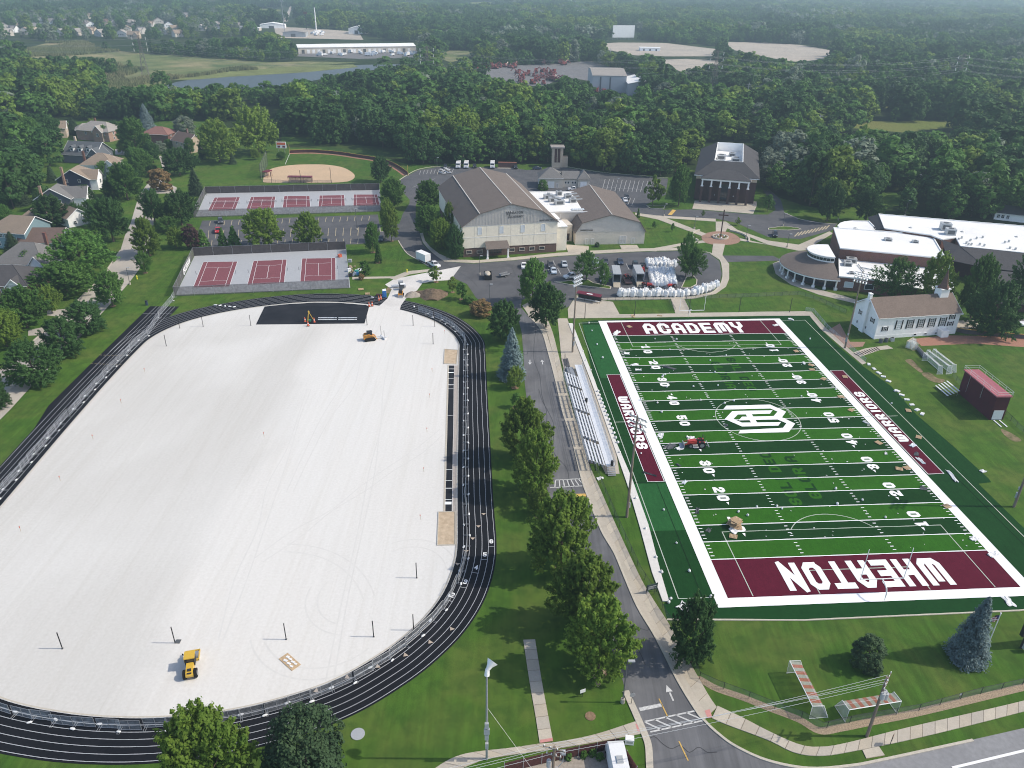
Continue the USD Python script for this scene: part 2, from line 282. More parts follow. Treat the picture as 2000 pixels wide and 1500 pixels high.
for pts, lb in (([(92, 607), (132, 603), (117, 619), (92, 616)], 'pale concrete house driveway, upper one on the left street'), ([(55, 645), (101, 636), (85, 654), (55, 656)], 'pale concrete house driveway, lower one on the left street'),
                ([(225, 291), (268, 296), (262, 303), (225, 302)], 'pale concrete driveway behind the grey dormered house'), ([(310, 303), (324, 309), (332, 325), (318, 330)], 'short pale concrete lane among trees by the ball field')):
    sheet('house_driveway', P(pts), 0.028, m_resid, lb, 'driveway')

# ---- kerbs: real 12 cm steps
def kerb(pts, lb, smooth=True, w=0.35):
    l = SL(pts, 5) if smooth else LineString(GP(pts))
    slab('kerb', l.buffer(w / 2, cap_style=2), 0.0, 0.13, m_kerb, lb, 'kerb')
kerb([(1900, 1446), (1725, 1484), (1660, 1496), (1580, 1501), (1500, 1486), (1437, 1458), (1400, 1431)] + R_edge[:-2], 'long pale kerb along the field side of the drive')
kerb([(1222, 1350), (1245, 1402), (1260, 1437), (1267, 1462), (1269, 1510)], 'pale kerb at the left mouth of the drive', w=0.9)
kerb([(1172, 583), (1207, 582), (1350, 580), (1391, 571), (1407, 556), (1412, 535), (1407, 509), (1386, 494), (1332, 489), (1250, 491), (1152, 496), (1090, 500)], 'kerb looping round the right end of the front car park')
kerb([(774, 356), (792, 344), (817, 331), (855, 325), (880, 326)], 'kerb at the back left corner of the rear car park')
kerb([(778, 470), (782, 477), (795, 495), (815, 507), (837, 520)], 'kerb round the lawn beside the near tennis courts')
kerb([(1085, 322), (1172, 336), (1262, 344), (1305, 348)], 'kerb along the woods behind the rear car park')
kerb([(1532, 416), (1562, 428), (1605, 436), (1635, 438)], 'kerb on the far side of the ring road by the white-roofed school')
kerb([(0, 724), (57, 673), (117, 619), (180, 559), (207, 529), (235, 489)], 'kerb on the house side of the residential street')

# ---- pavements: slabs with joints cut between the flags
def walk(lp, rp, lb, step=1.9, name='pavement', z1=0.10, n=5, gap=0.035):
    """a pavement between two edges, laid flag by flag"""
    a, b = smooth_line(GP(lp), 24), smooth_line(GP(rp), 24)
    def at(q, t):
        d = np.r_[0, np.cumsum(np.linalg.norm(np.diff(q, axis=0), axis=1))]; s = np.asarray(t) * d[-1]
        return np.c_[np.interp(s, d, q[:, 0]), np.interp(s, d, q[:, 1])]
    L = LineString((a[: min(len(a), len(b))] + b[: min(len(a), len(b))]) / 2).length
    k = max(int(L / step), 1)
    pv = thing(name, lb, 'pavement', kind='structure')
    part(pv, 'bed', MB().flat(Polygon(np.vstack([a, b[::-1]])).buffer(0), 0.03), m_stone)
    t = np.linspace(0, 1, k + 1); g = gap / L
    sub = max(1, int(round(L / k / 1.2)) if n else 1)
    for i in range(k):
        tt = np.linspace(t[i] + g, t[i + 1] - g, 3)
        A, B = at(a, tt), at(b, tt)
        part(pv, 'flagstone', MB().ext(Polygon(np.vstack([A, B[::-1]])).buffer(0), 0.01, z1), m_conc_v[(i * 7 + k) % 4])
m_conc_v = [m_conc] + [mat(f'concrete_{w}', c, 0.9, 0.10, 5.0, spec=0.2, big=(0.3, (0.34, 0.31, 0.26), 0.5)) for w, c in (('pale', (0.47, 0.42, 0.34)), ('grey', (0.41, 0.37, 0.31)), ('tan', (0.43, 0.375, 0.295)))]
walk([(1384, 1398), (1368, 1376), (1338, 1325), (1312, 1275), (1286, 1228), (1255, 1172), (1232, 1125), (1185, 1030), (1159, 966), (1141, 918), (1124, 857), (1107, 807), (1094, 750), (1080, 692), (1066, 645), (1046, 612), (1030, 592)],
     [(1400, 1382), (1386, 1362), (1363, 1322), (1332, 1267), (1307, 1220), (1275, 1170), (1249, 1125), (1203, 1026), (1174, 960), (1150, 905), (1137, 857), (1120, 807), (1104, 750), (1090, 690), (1076, 640), (1056, 600), (1040, 584)], 'long concrete pavement beside the drive along the football field', 2.4)
walk([(1390, 1403), (1420, 1416), (1500, 1446), (1550, 1470), (1600, 1477), (1660, 1469), (1800, 1440), (2000, 1390), (2200, 1335)],
     [(1401, 1379), (1450, 1402), (1500, 1428), (1562, 1455), (1607, 1459), (1660, 1450), (1775, 1421), (2000, 1369), (2200, 1315)], 'curved concrete pavement along the bottom right street')
walk([(840, 1508), (870, 1488), (900, 1475), (937, 1468), (1000, 1461), (1055, 1453), (1087, 1450), (1162, 1435), (1243, 1409)],
     [(885, 1515), (905, 1500), (930, 1490), (945, 1484), (1000, 1475), (1060, 1467), (1100, 1461), (1170, 1449), (1255, 1433)], 'concrete pavement curving past the maroon fence at the bottom')
walk([(1022, 1250), (1034, 1330), (1046, 1400), (1054, 1452)], [(1045, 1249), (1058, 1330), (1071, 1400), (1080, 1448)], 'short straight concrete path ending in the lawn below the track')
walk([(1684, 1465), (1692, 1482)], [(1716, 1458), (1728, 1476)], 'tiny concrete link between pavement and kerb at bottom right')
_nc = [0]
def conc(pts, lb, z=0.06, m=None, name='pavement'):
    _nc[0] += 1; z += .004 * (_nc[0] % 12)
    slab(name, P(pts), 0.0, z, m or m_conc, lb)
conc([(1376, 1406), (1361, 1388), (1326, 1331), (1301, 1281), (1276, 1234), (1246, 1184), (1220, 1125), (1201, 1080), (1176, 1037), (1151, 975), (1137, 935), (1118, 857), (1101, 807), (1088, 750), (1073, 692), (1058, 645), (1033, 617), (1020, 597), (1030, 592), (1046, 612), (1066, 645), (1080, 692), (1094, 750), (1107, 807), (1124, 857), (1141, 918), (1159, 966), (1185, 1030), (1232, 1125), (1255, 1172), (1286, 1228), (1312, 1275), (1338, 1325), (1368, 1376), (1384, 1398)], 'narrow concrete margin between the long kerb and the drive pavement', .09)
conc([(1089, 622), (1108, 622), (1120, 660), (1147, 730), (1203, 880), (1210, 926), (1183, 926), (1160, 880), (1112, 760), (1097, 705)], 'concrete apron under the silver bleachers')
conc([(1110, 622), (1109, 604), (1125, 577), (1172, 586), (1197, 590), (1210, 614), (1300, 613), (1319, 612.5), (1310, 582), (1335, 581), (1350, 611.5), (1500, 609), (1573, 608), (1581, 617), (1500, 617), (1200, 621)], 'pale concrete terrace behind the far end zone')
conc([(1573, 608.5), (1585, 609), (1612, 640), (1655, 679), (1692, 709), (1684, 712), (1647, 681), (1602, 642), (1581, 617)], 'concrete path down the right of the far end zone')
conc([(868, 511), (925, 514), (1000, 508.5), (1090, 500), (1152, 496), (1250, 491), (1332, 489), (1330, 484), (1250, 485.5), (1150, 490), (1090, 494), (1000, 503), (935, 508.5), (883, 507), (858, 496), (840, 482), (830, 470), (826, 455), (820, 456), (826, 474), (836, 486), (852, 500)], 'concrete walk along the front of the gymnasium')
conc([(1104, 478), (1150, 481), (1150, 490), (1110, 494)], 'concrete ramp forecourt between the two halls', 0.10)
conc([(1210, 479), (1244, 479), (1248, 485.5), (1214, 487)], 'concrete loading apron before the second hall', 0.10)
conc([(1250, 490), (1338, 474), (1372, 470), (1378, 474), (1340, 478), (1280, 491)], 'diagonal concrete path from car park to the cross plaza')
conc([(1240, 416), (1290, 422), (1380, 457), (1370, 461), (1285, 429), (1241, 420)], 'diagonal concrete path behind the second hall')
conc([(1393, 476), (1416, 477), (1411, 499), (1390, 497)], 'broad concrete path from the plaza to the kerb loop')
conc([(1386, 495), (1411, 499), (1424, 516), (1424, 545), (1418, 560), (1398, 574), (1352, 584), (1210, 586), (1178, 586), (1172, 583.5), (1207, 582), (1350, 580), (1391, 571), (1407, 556), (1412, 535), (1407, 509)], 'curved concrete walk round the car park loop')
conc([(1398, 433), (1418, 433), (1440, 449), (1500, 470), (1560, 478), (1620, 452), (1627, 456), (1590, 478), (1600, 487), (1560, 490), (1500, 478), (1445, 470), (1430, 462), (1500, 478), (1437, 452), (1420, 446), (1416, 455), (1398, 455)], 'branching concrete paths between plaza and school entrance')
conc([(1284, 421), (1398, 427.5), (1398, 433), (1284, 425)], 'concrete walk along the ring road south of the brick hall')
conc([(1352, 408), (1357, 392), (1478, 394), (1478, 402), (1471, 418)], 'broad pale concrete plaza before the columned brick hall', 0.12)
conc([(1509, 515), (1526, 508), (1531, 527), (1552, 545), (1600, 566), (1640, 576), (1685, 590), (1680, 595), (1600, 576), (1545, 556), (1515, 535)], 'curved concrete walk round the rotunda')
slab('plaza', Polygon(smooth_line(GP([(1370, 463), (1382, 455), (1405, 452), (1430, 456), (1445, 466), (1440, 475), (1410, 479), (1380, 475)]), 6, True)), 0, 0.08, m_paver, 'round brick-paved plaza around the tall cross')
slab('patio', P([(1617, 645), (1640, 632), (1660, 668), (1690, 668), (1685, 677), (1650, 680)]), 0, 0.05, m_paver, 'brick patio at the end of the white chapel')
sheet('old_runway', P([(1099, 702), (1109, 700), (1131, 780), (1160, 890), (1160, 906), (1150, 906), (1122, 800)]), 0.075, m_asph, 'dark asphalt strip with white dashes behind the bleachers', 'strip')
sheet('gravel_path', P([(1411, 499), (1510, 500), (1530, 509), (1420, 512)]), 0.03, m_asph, 'narrow asphalt path across the lawn to the rotunda', 'path')
conc([(1866, 627), (1905, 625), (1915, 640), (1868, 648)], 'concrete steps landing at the chapel door')
# chapel back ball field: red warning gravel
sheet('warning_track', P([(1783, 662), (1850, 655), (1960, 657), (2100, 662), (2100, 684), (2000, 678), (1900, 671), (1800, 676)]), 0.02, m_brick_gravel, 'red gravel warning strip of the ball field behind the chapel')
for pts, lb in (([(1768, 704), (1780, 702), (1790, 712), (1802, 724), (1798, 728), (1782, 716)], 'bare trodden soil beside the stacked goals'), ([(1800, 730), (1815, 728), (1830, 738), (1845, 742), (1838, 748), (1818, 744)], 'bare trodden soil below the stacked goals'), ([(1955, 838), (1975, 846), (1995, 860), (1980, 862), (1962, 850)], 'worn tan patch on the lawn right of the press box'), ([(1905, 1000), (1925, 985), (1945, 1000), (1960, 1022), (1935, 1012)], 'dry yellow edge of lawn by the right pole'), ([(795, 549), (770, 553), (757, 562), (752, 571), (768, 572), (785, 560)], 'grey trampled gravel spill by the haul road')):
    sheet('bare_patch', SP(pts, 5), 0.018, m_bare, lb, 'bare patch', kind='stuff')
cr_ = random.Random(31)
def wander(p, q, n=9, j=2.2):
    a, b = np.array(g2(*p)), np.array(g2(*q)); s = np.linspace(0, 1, n)[:, None]; d = np.array([-(b - a)[1], (b - a)[0]]) / np.linalg.norm(b - a)
    return smooth_line(a * (1 - s) + b * s + d * np.array([[cr_.gauss(0, j / 4)] for _ in range(n)]), 4)
ck = []
for p, q in (((1030, 565), (1390, 500)), ((960, 530), (1300, 497)), ((1000, 515), (1010, 580)), ((1120, 500), (1140, 545)), ((1050, 540), (1200, 528)), ((400, 445), (735, 432)), ((420, 470), (700, 455)), ((560, 428), (545, 478)), ((1180, 345), (1240, 410)), ((1040, 620), (1075, 900)), ((1050, 760), (1130, 980)), ((1170, 1120), (1250, 1300)), ((1215, 1240), (1290, 1220)), ((1260, 1440), (1400, 1470)), ((820, 470), (930, 560)), ((790, 420), (830, 500)), ((1020, 690), (1072, 685)), ((1320, 570), (1400, 540))): ck.append(LineString(wander(p, q)).buffer(.045))
top('crack_sealant', MB().flat(unary_union(ck), 0.034), m_tar, 'thin dark tar lines sealing cracks in the asphalt', 'tar lines', kind='stuff')
tt = []
for c, r0, a0, a1 in (((690, 1165), 5.5, 2.6, 4.4), ((690, 1165), 7.3, 2.9, 4.6), ((640, 1200), 9.5, 3.6, 5.6), ((640, 1200), 11.3, 3.6, 5.5), ((800, 1120), 6.0, .2, 2.2), ((800, 1120), 7.8, .2, 2.1), ((500, 1230), 16, .4, 1.6), ((500, 1230), 17.8, .4, 1.6)):
    o = np.array(g2(*c)); tt.append(LineString([(o[0] + r0 * math.cos(a), o[1] + r0 * math.sin(a) * 1.1) for a in np.linspace(a0, a1, 40)]).buffer(.13))
for p, q in (((640, 1330), (760, 700)), ((655, 1330), (772, 700)), ((420, 1250), (600, 760)), ((432, 1250), (610, 760)), ((500, 1090), (860, 840)), ((512, 1096), (868, 850)), ((560, 960), (740, 620)), ((572, 960), (750, 620))): tt.append(LineString(wander(p, q, 7, 1.6)).buffer(.12))
top('tyre_tracks', MB().flat(unary_union(tt), 0.027), m_ruts, 'faint tyre tracks curving over the crushed stone', 'tyre tracks', kind='stuff')
# islands of grass in the lot (kerbed)
for pts, lb in (([(1082, 551), (1148, 546), (1160, 553), (1194, 560), (1193, 565), (1150, 560), (1110, 556)], 'long kerbed grass island with two trees in the front car park'), ([(1330, 562), (1340, 541), (1355, 539), (1362, 547), (1361, 556), (1350, 562)], 'rounded kerbed grass island beside the white sacks'),
                ([(1322, 505), (1335, 503), (1340, 512), (1330, 512)], 'small kerbed island near the far right of the front car park'), ([(741, 441), (778, 446), (772, 452), (742, 453)], 'kerbed island with a tree by the tennis car park'), ([(1500, 446), (1530, 442), (1558, 445), (1565, 448), (1540, 450), (1500, 449)], 'grass island in the ring road by the school'),
                ([(1262, 402), (1300, 401), (1297, 408), (1270, 407)], 'planting island with a yellowing tree at the rear car park')):
    pl = P(pts); t = thing('traffic_island', lb, 'traffic island', kind='structure')
    part(t, 'kerb', MB().ext(pl.difference(pl.buffer(-0.3)), 0, 0.15), m_kerb); part(t, 'grass', MB().ext(pl.buffer(-0.3), 0, 0.13), m_lawn)

# ---- parking bays and road paint
def lines(name, segs, w, m, lb, cat='road marking', z=0.045):
    b = MB()
    for s in segs: b.flat(LineString(GP(s)).buffer(w / 2, cap_style=2), z)
    return top(name, b, m, lb, cat, kind='structure')
def bays(p, q, dx, dy, n, w=0.13):
    return [[(p[0] + (q[0] - p[0]) * i / n, p[1] + (q[1] - p[1]) * i / n), (p[0] + (q[0] - p[0]) * i / n + dx, p[1] + (q[1] - p[1]) * i / n + dy)] for i in range(n + 1)]
lines('bay_lines', bays((411, 432), (722, 422), -2, 9, 22) + bays((408, 450), (715, 444), -1.5, 16, 21) + bays((400, 470), (700, 466), -1.5, 10, 21), 0.2, m_paleyel, 'faded bay lines of the car park between the tennis courts')
lines('bay_lines', bays((1070, 525), (1280, 511), 6, 12, 11) + bays((1040, 512), (1080, 509), 5, 10, 2), 0.14, m_dimwhite, 'faded white bay lines in the front car park')
lines('bay_lines', bays((1182, 350), (1290, 355), -6, 22, 13) + bays((1176, 384), (1240, 387), -6, 14, 8) + [[(1178, 366), (1290, 372)]], 0.14, m_dimwhite, 'faded white bay lines of the rear car park')
lines('bay_lines', bays((822, 333), (886, 329), -3, 8, 9) + [[(806, 366), (850, 349)]], 0.15, m_dimwhite, 'faded bay lines by the parked minibuses')
lines('bay_lines', bays((1552, 462), (1612, 448), 8, -8, 9), 0.5, m_paleyel, 'hatched yellow no-parking stripes near the school entrance')
def xwalk(q, n, lb):
    a, b, c, d = [np.array(v, float) for v in q]; s = [[a, b], [d, c]]
    for i in range(n):
        t0, t1 = i / n, (i + 1) / n; s.append([a + (b - a) * t0, d + (c - d) * t1])
    lines('crosswalk', s, 0.22, m_dimwhite, lb)
xwalk([(1085, 938), (1137, 935), (1141, 949), (1074, 953)], 7, 'white hatched crosswalk beside the end of the bleachers')
xwalk([(1258, 1410), (1361, 1388), (1376, 1407), (1270, 1430)], 5, 'white hatched crosswalk at the mouth of the drive')
lines('speed_bump', [[(1082, 969), (1147, 967)]], 0.9, m_yellow, 'yellow painted speed bump across the drive')
lines('stop_line', [[(1249, 1386), (1293, 1377)]], 0.55, m_dimwhite, 'white stop line at the mouth of the drive')
lines('centre_line', [[(1287, 1365), (1304, 1400)], [(1326, 1448), (1344, 1486)]], 0.16, m_yellow, 'yellow centre line at the mouth of the drive')
lines('crosswalk', [[(1308, 420), (1317, 410)]], 1.6, m_yellow, 'tan crosswalk by the planting island of the brick hall')
lines('centre_line', [[(1860, 1500), (2060, 1452)]], 0.35, m_white, 'white line along the bottom right street')
def arrow(p, dirp, lb, s=1.0):
    o = np.array(g2(*p)); d = np.array(g2(*dirp)) - o; d /= np.linalg.norm(d); e = np.array([-d[1], d[0]])
    b = MB(); b.flat(Polygon([o - e * .12 * s, o + e * .12 * s, o + d * 1.4 * s + e * .12 * s, o + d * 1.4 * s - e * .12 * s]), 0.045)
    b.flat(Polygon([o + d * 1.5 * s - e * .5 * s, o + d * 1.5 * s + e * .5 * s, o + d * 2.7 * s]), 0.045)
    top('road_arrow', b, m_dimwhite, lb, 'road marking', kind='structure')
arrow((1315, 1369), (1304, 1344), 'white arrow on the drive near its mouth'); arrow((1035, 703), (1035, 714), 'white arrow of the drive pointing towards the viewer, upper left'); arrow((1060, 712), (1058, 700), 'white arrow of the drive pointing away, upper right')
for pts, lb in (([(1376, 1389), (1386, 1386), (1391, 1402), (1382, 1404)], 'pink tactile ramp on the right side of the drive'), ([(1241, 1415), (1249, 1414), (1254, 1429), (1246, 1431)], 'pink tactile ramp on the left side of the drive'), ([(1055, 1446), (1079, 1442), (1080, 1448), (1055, 1452)], 'pink tactile strip at the foot of the short path')):
    sheet('tactile_paving', P(pts), 0.112, m_pink, lb, 'pavement')
# stone strip under the bottom right fence
stones = [(1367, 1327), (1400, 1345), (1450, 1362), (1500, 1382), (1560, 1405), (1600, 1427), (1640, 1422), (1700, 1410), (1800, 1390), (2000, 1342), (2200, 1295)]
sheet('stone_strip', SL(stones, 5).buffer(0.55), 0.02, m_stone, 'strip of brown river stones below the corner fence', 'stones', kind='stuff')

# ---- tennis courts
def line_rect(u0, u1, v0, v1, w): return sbox(u0, v0, u1, v1).difference(sbox(u0 + w, v0 + w, u1 - w, v1 - w))
def bil(q, u, v):
    a, b, c, d = [np.array(x, float) for x in q]; return (a * (1 - u) + b * u) * (1 - v) + (d * (1 - u) + c * u) * v
def tennis(q, lb):
    W = [np.array(g2(*p)) for p in q]                                     # far-left, far-right, near-right, near-left corners of the maroon box
    t = thing('tennis_court', lb, 'tennis court', kind='structure')
    part(t, 'playing_surface', MB().flat(Polygon(W), 0.035), m_maroon)
    b = MB(); w = 0.1
    for u0, v0, u1, v1 in ((0, 0, 1, 0), (1, 0, 1, 1), (0, 1, 1, 1), (0, 0, 0, 1), (.125, 0, .125, 1), (.875, 0, .875, 1), (.125, .23, .875, .23), (.125, .77, .875, .77), (.5, .23, .5, .77)):
        b.flat(LineString([bil(W, u0, v0), bil(W, u1, v1)]).buffer(w / 2, cap_style=3), 0.05)
    part(t, 'court_lines', b, m_white)
    return W
near_c = [[(397, 512), (464, 511), (448, 560), (377, 562)], [(495, 510), (560, 507), (555, 553), (483, 557)], [(590, 505), (655, 504), (656, 548), (586, 551)]]
far_c = [[(419, 386), (469, 385), (459, 411), (406, 412)], [(490, 385), (538, 384), (535, 407), (481, 410)], [(555, 383), (605, 383), (606, 404.5), (552, 406)], [(624, 382), (672, 381), (674, 403), (622, 404.5)], [(691, 380), (737, 380), (742, 401.5), (690, 403)]]
slab('tennis_slab', P([(343, 576), (380, 500), (676, 486), (684, 562)]), 0, 0.02, m_tennis, 'grey tennis slab nearest the running track', 'court')
slab('tennis_slab', P([(382, 423), (402, 378), (742, 370), (744, 412)]), 0, 0.02, m_tennis, 'grey tennis slab beside the ball field', 'court')
ordn = ['first', 'second', 'third', 'fourth', 'fifth']
near_W = [tennis(q, f'maroon tennis court, {ordn[i]} from the left of the near three') for i, q in enumerate(near_c)]
far_W = [tennis(q, f'maroon tennis court, {ordn[i]} from the left of the far five') for i, q in enumerate(far_c)]
# ---- softball field
sheet('softball_infield', SP([(514, 352), (523, 333), (555, 324), (600, 321), (640, 322), (672, 328), (692, 341), (686, 352), (655, 356.5), (560, 357), (520, 356.5)]), 0.02, m_dirt, 'tan dirt infield of the softball field')
FENCE_ARC = [(566, 299), (610, 298), (660, 301.5), (700, 307.5), (735, 313), (760, 320), (780, 330), (797, 342)]
arc = SL(FENCE_ARC, 5)
sheet('warning_track', arc.buffer(2.6, single_sided=True).union(arc.buffer(-2.6, single_sided=True)).intersection(Polygon(GP([(560, 299), (610, 298), (660, 301.5), (700, 307.5), (735, 313), (760, 320), (780, 330), (799, 342), (790, 352), (700, 330), (560, 320)]))), 0.02, m_brick_gravel, 'red gravel warning strip inside the softball fence')
lines('foul_line', [[(557, 321), (566, 300)]], 0.15, m_white, 'white foul line of the softball field')
# ---- far clearings
pond = P([(300, 176), (345, 160), (400, 151), (450, 147), (520, 142), (560, 136), (640, 130), (700, 127), (782, 125), (782, 131), (700, 140), (640, 152), (560, 168), (480, 172), (400, 176)])
sheet('pond', pond, 0.06, m_water, 'still grey pond beyond the woods', 'pond')
for pts, lb in (([(330, 157), (380, 149), (440, 140), (520, 134), (600, 128), (690, 126), (700, 131), (600, 141), (520, 146), (450, 150), (390, 155)], 'yellow-green algae band along the far edge of the pond'), ([(215, 172), (260, 164), (320, 157), (325, 164), (290, 170), (230, 180)], 'brownish algae shallows at the left end of the pond')):
    sheet('algae', P(pts), 0.09, m_algae, lb, 'algae', kind='stuff')
marsh = P([(30, 108), (60, 92), (90, 84), (178, 82), (184, 96), (300, 106), (400, 110), (520, 122), (600, 120), (700, 122), (560, 132), (440, 142), (380, 150), (300, 160), (215, 182), (170, 162), (140, 130), (60, 118)])
sheet('marsh', marsh, 0.03, m_marsh, 'pale tan and green marsh grass around the pond', 'marsh')
CLEAR = {  # clearings of the woods as the photograph shows them
    'pond': [(300, 176), (345, 159), (400, 149), (520, 140), (700, 122), (782, 123), (782, 131), (700, 137), (640, 148), (560, 160), (480, 163), (400, 166), (320, 176)],
    'marsh': [(42, 101), (88, 86), (172, 84), (178, 98), (300, 106), (500, 119), (640, 121), (560, 134), (440, 146), (380, 152), (330, 158), (312, 148), (312, 121), (225, 115), (130, 111), (60, 115)], 'marsh_b': [(175, 150), (310, 151), (326, 160), (235, 177), (205, 170)]}
far_list = [('drive_in_lot', [(1172, 85), (1210, 83), (1300, 84), (1400, 96), (1404, 110), (1300, 110), (1240, 108), (1185, 97)], m_farlot, 'tan gravel car ground before the big white screen'),
    ('gravel_ground', [(1418, 82), (1500, 83), (1565, 88), (1632, 100), (1622, 114), (1560, 121), (1530, 118), (1425, 96)], m_farlot, 'tan gravel ground right of the white screen'),
    ('gravel_ground', [(1268, 118), (1340, 115), (1420, 119), (1490, 114), (1480, 122), (1390, 128), (1330, 140), (1300, 127)], m_farlot, 'rough bare strip below the screen ground'),
    ('storage_yard', [(900, 137), (990, 129), (1110, 122), (1152, 119), (1210, 136), (1252, 148), (1262, 170), (1150, 158), (1100, 150), (1065, 168), (1040, 168), (960, 152)], m_yard, 'grey machinery yard full of red equipment'),
    ('meadow', [(1628, 240), (1700, 236.5), (1800, 236), (2060, 236), (2060, 245), (1850, 250), (1765, 259), (1640, 248)], m_meadow, 'long yellow-green meadow among the right woods'),
    ('meadow', [(1700, 198), (1765, 203), (1760, 212), (1720, 210)], m_meadow, 'small yellow meadow in the distant right woods'),
    ('meadow', [(1780, 376), (1715, 375), (1690, 392), (1620, 410), (1530, 395), (1560, 430), (1660, 424), (1760, 400)], m_lawn, 'shaded grass clearing behind the white-roofed school'),
    ('meadow', [(550, 262), (620, 263), (615, 283), (550, 282)], m_lawn, 'green grass clearing beyond the softball field'),
    ('meadow', [(590, 284), (660, 281), (790, 290), (800, 312), (720, 302), (660, 296)], m_wild, 'rough green scrub beyond the softball fence'),
    ('meadow', [(848, 110), (880, 98), (950, 99), (930, 108), (880, 122)], m_marsh, 'grassy pond margin left of the machinery yard'),
    ('meadow', [(850, 134), (880, 134), (880, 148), (850, 146)], m_meadow, 'bright grass patch by the machinery yard'),
    ('gravel_ground', [(535, 52), (600, 55), (700, 62), (710, 78), (640, 76), (540, 74)], m_farlot, 'pale yard round the distant sheds'),
    ('storage_yard', [(575, 92), (820, 92), (825, 112), (700, 115), (580, 110)], m_yard, 'paved yard before the long white warehouse'),
    ('track_path', [(553, 42), (560, 26), (568, 9), (573, 9), (566, 26), (562, 42)], m_farlot, 'straight pale cut through the distant woods'),
    ('meadow', [(788, 4), (830, 5), (826, 8), (788, 8)], m_meadow, 'distant pale field near the top centre'), ('meadow', [(905, 4), (1000, 4.5), (990, 7), (905, 7)], m_meadow, 'distant pale field right of the top centre'), ('meadow', [(500, 16), (548, 19), (548, 22), (500, 21)], m_meadow, 'distant pale strip field at top left')]
for nm, pts, m, lb in far_list:
    sheet(nm, P(pts), 0.04, m, lb, 'field'); CLEAR[lb] = pts
# ================================================================ RUNNING TRACK
inner_w = [(-13.85, 182), (-13.0, 168), (-12.2, 155), (-11.0, 136), (-9.9, 118), (-9.0, 106), (-9.05, 100.2), (-10.08, 94.1), (-12.0, 89), (-14.64, 84.7), (-18.5, 80.2), (-24.8, 75.1), (-33.5, 71.3), (-41.45, 69.5), (-49.65, 68.9), (-58.4, 69.5), (-67.7, 71.5), (-76.5, 75.5), (-83.5, 81.5), (-89, 90), (-91.8, 101), (-92.7, 114), (-93.5, 125), (-94.6, 140), (-95.8, 160), (-96.4, 178), (-95.9, 187.5), (-92.0, 196.5), (-85, 203.5), (-75, 209.3), (-64.5, 213), (-55, 214.2), (-45, 213.3), (-36, 210.6), (-28, 206.2), (-21.5, 200.5), (-16.8, 193.5), (-14.3, 187)]
inner_line = smooth_line(inner_w, 8, True)
inner = Polygon(inner_line)
LANE = 1.07
gap = P([(722, 601), (741, 597.5), (757, 583), (765, 565), (752, 556), (770, 545), (900, 520), (880, 547), (850, 549), (825, 553), (815, 567), (793, 583), (783, 597), (780, 609), (770, 640), (715, 640)])
lane_poly = [inner.buffer(LANE * k, 24, join_style=1) for k in range(7)]
chute_l = [(-103.6, 150), (-104.3, 169), (-105.4, 208.5), (-97.0, 208.7), (-96.3, 160), (-94.6, 140), (-100, 134)]
chute = Polygon(chute_l).difference(inner)
track = lane_poly[6].buffer(0.35).union(chute).difference(inner).difference(gap)
sheet('infield', inner.difference(P([(500, 634), (517, 599), (612, 591), (715, 596), (721, 599), (712, 632)]).buffer(-0.1)), 0.02, m_gravel, 'huge oval of pale crushed stone inside the running track', 'infield')
sheet('haul_road', gap.difference(inner.buffer(-1)), 0.04, m_haul, 'pale stone haul road crossing the track to the car park', 'path')
rt = thing('running_track', 'black six-lane running track with white lane lines', 'running track', kind='structure')
part(rt, 'track_surface', MB().flat(track, 0.035), m_track)
for k in range(7):
    ring = lane_poly[k].buffer(0.04).difference(lane_poly[k].buffer(-0.05)).difference(gap)
    part(rt, 'lane_line', MB().flat(ring, 0.055 if k else 0.075), m_lane if k else m_dimwhite)
part(rt, 'inner_kerb', MB().flat(inner.difference(inner.buffer(-0.28)).difference(gap.buffer(6)), 0.06), m_kerb)
for k in range(1, 7):                                                   # straight lanes run on into the starting chute
    part(rt, 'lane_line', MB().flat(LineString([(-96.4 - 1.07 * k - 0.1, 178), (-97.0 - LANE * k - 0.15, 208.5)]).buffer(0.045), 0.055), m_lane)
part(rt, 'start_line', MB().flat(LineString([(-105.2, 203), (-97, 203)]).buffer(0.05), 0.056), m_lane)
for yy, x0, x1 in ((176, -104.6, -96.6), (171, -104.4, -96.4)):
    part(rt, 'dashed_line', MB().flat(unary_union([sbox(x0 + i * 1.0, yy - .06, x0 + i * 1.0 + .6, yy + .06) for i in range(8)]), 0.057), m_paleyel)
slab('jump_pad', P([(500, 634), (517, 599), (560, 594.5), (612, 591.5), (665, 592), (715, 596), (721, 599), (712, 632)]), 0.0, 0.07, m_pad, 'black rubber pad inside the far curve of the track', 'pad')
jr = thing('jump_runway', 'black long jump runway with white boards beside the track', 'runway', kind='structure')
part(jr, 'runway_strip', MB().flat(P([(876, 714), (887, 714), (882.5, 999), (868, 999)]), 0.045), m_pad)
for y0, x0, x1, w in ((728, 875.5, 886.5, .5), (752, 875, 886.2, .25), (760, 875, 886, .12), (812, 873.5, 885.2, .1), (918, 870.5, 883, .15), (939, 870, 882.6, .15), (954, 869.5, 882.4, .18), (976, 869, 882.2, .18), (983, 868.7, 882, .8), (740, 875, 886.3, .15), (721, 875.8, 886.8, .15)):
    part(jr, 'take_off_board', MB().flat(LineString(GP([(x0, y0), (x1, y0)])).buffer(w / 2, cap_style=2), 0.06), m_white)
part(jr, 'edge_line', MB().flat(LineString(GP([(875.5, 714), (867.5, 999)])).buffer(.2), 0.055), m_kerb)
sheet('runway_margin', P([(887.5, 714), (896, 714), (893.5, 850), (894, 1060), (889, 1062), (889, 999), (884, 999)]), 0.042, mat('runway_stone', (0.40, 0.35, 0.31), 0.95, 0.12, 2.0), 'narrow beige strip between the jump runway and the track', 'strip')
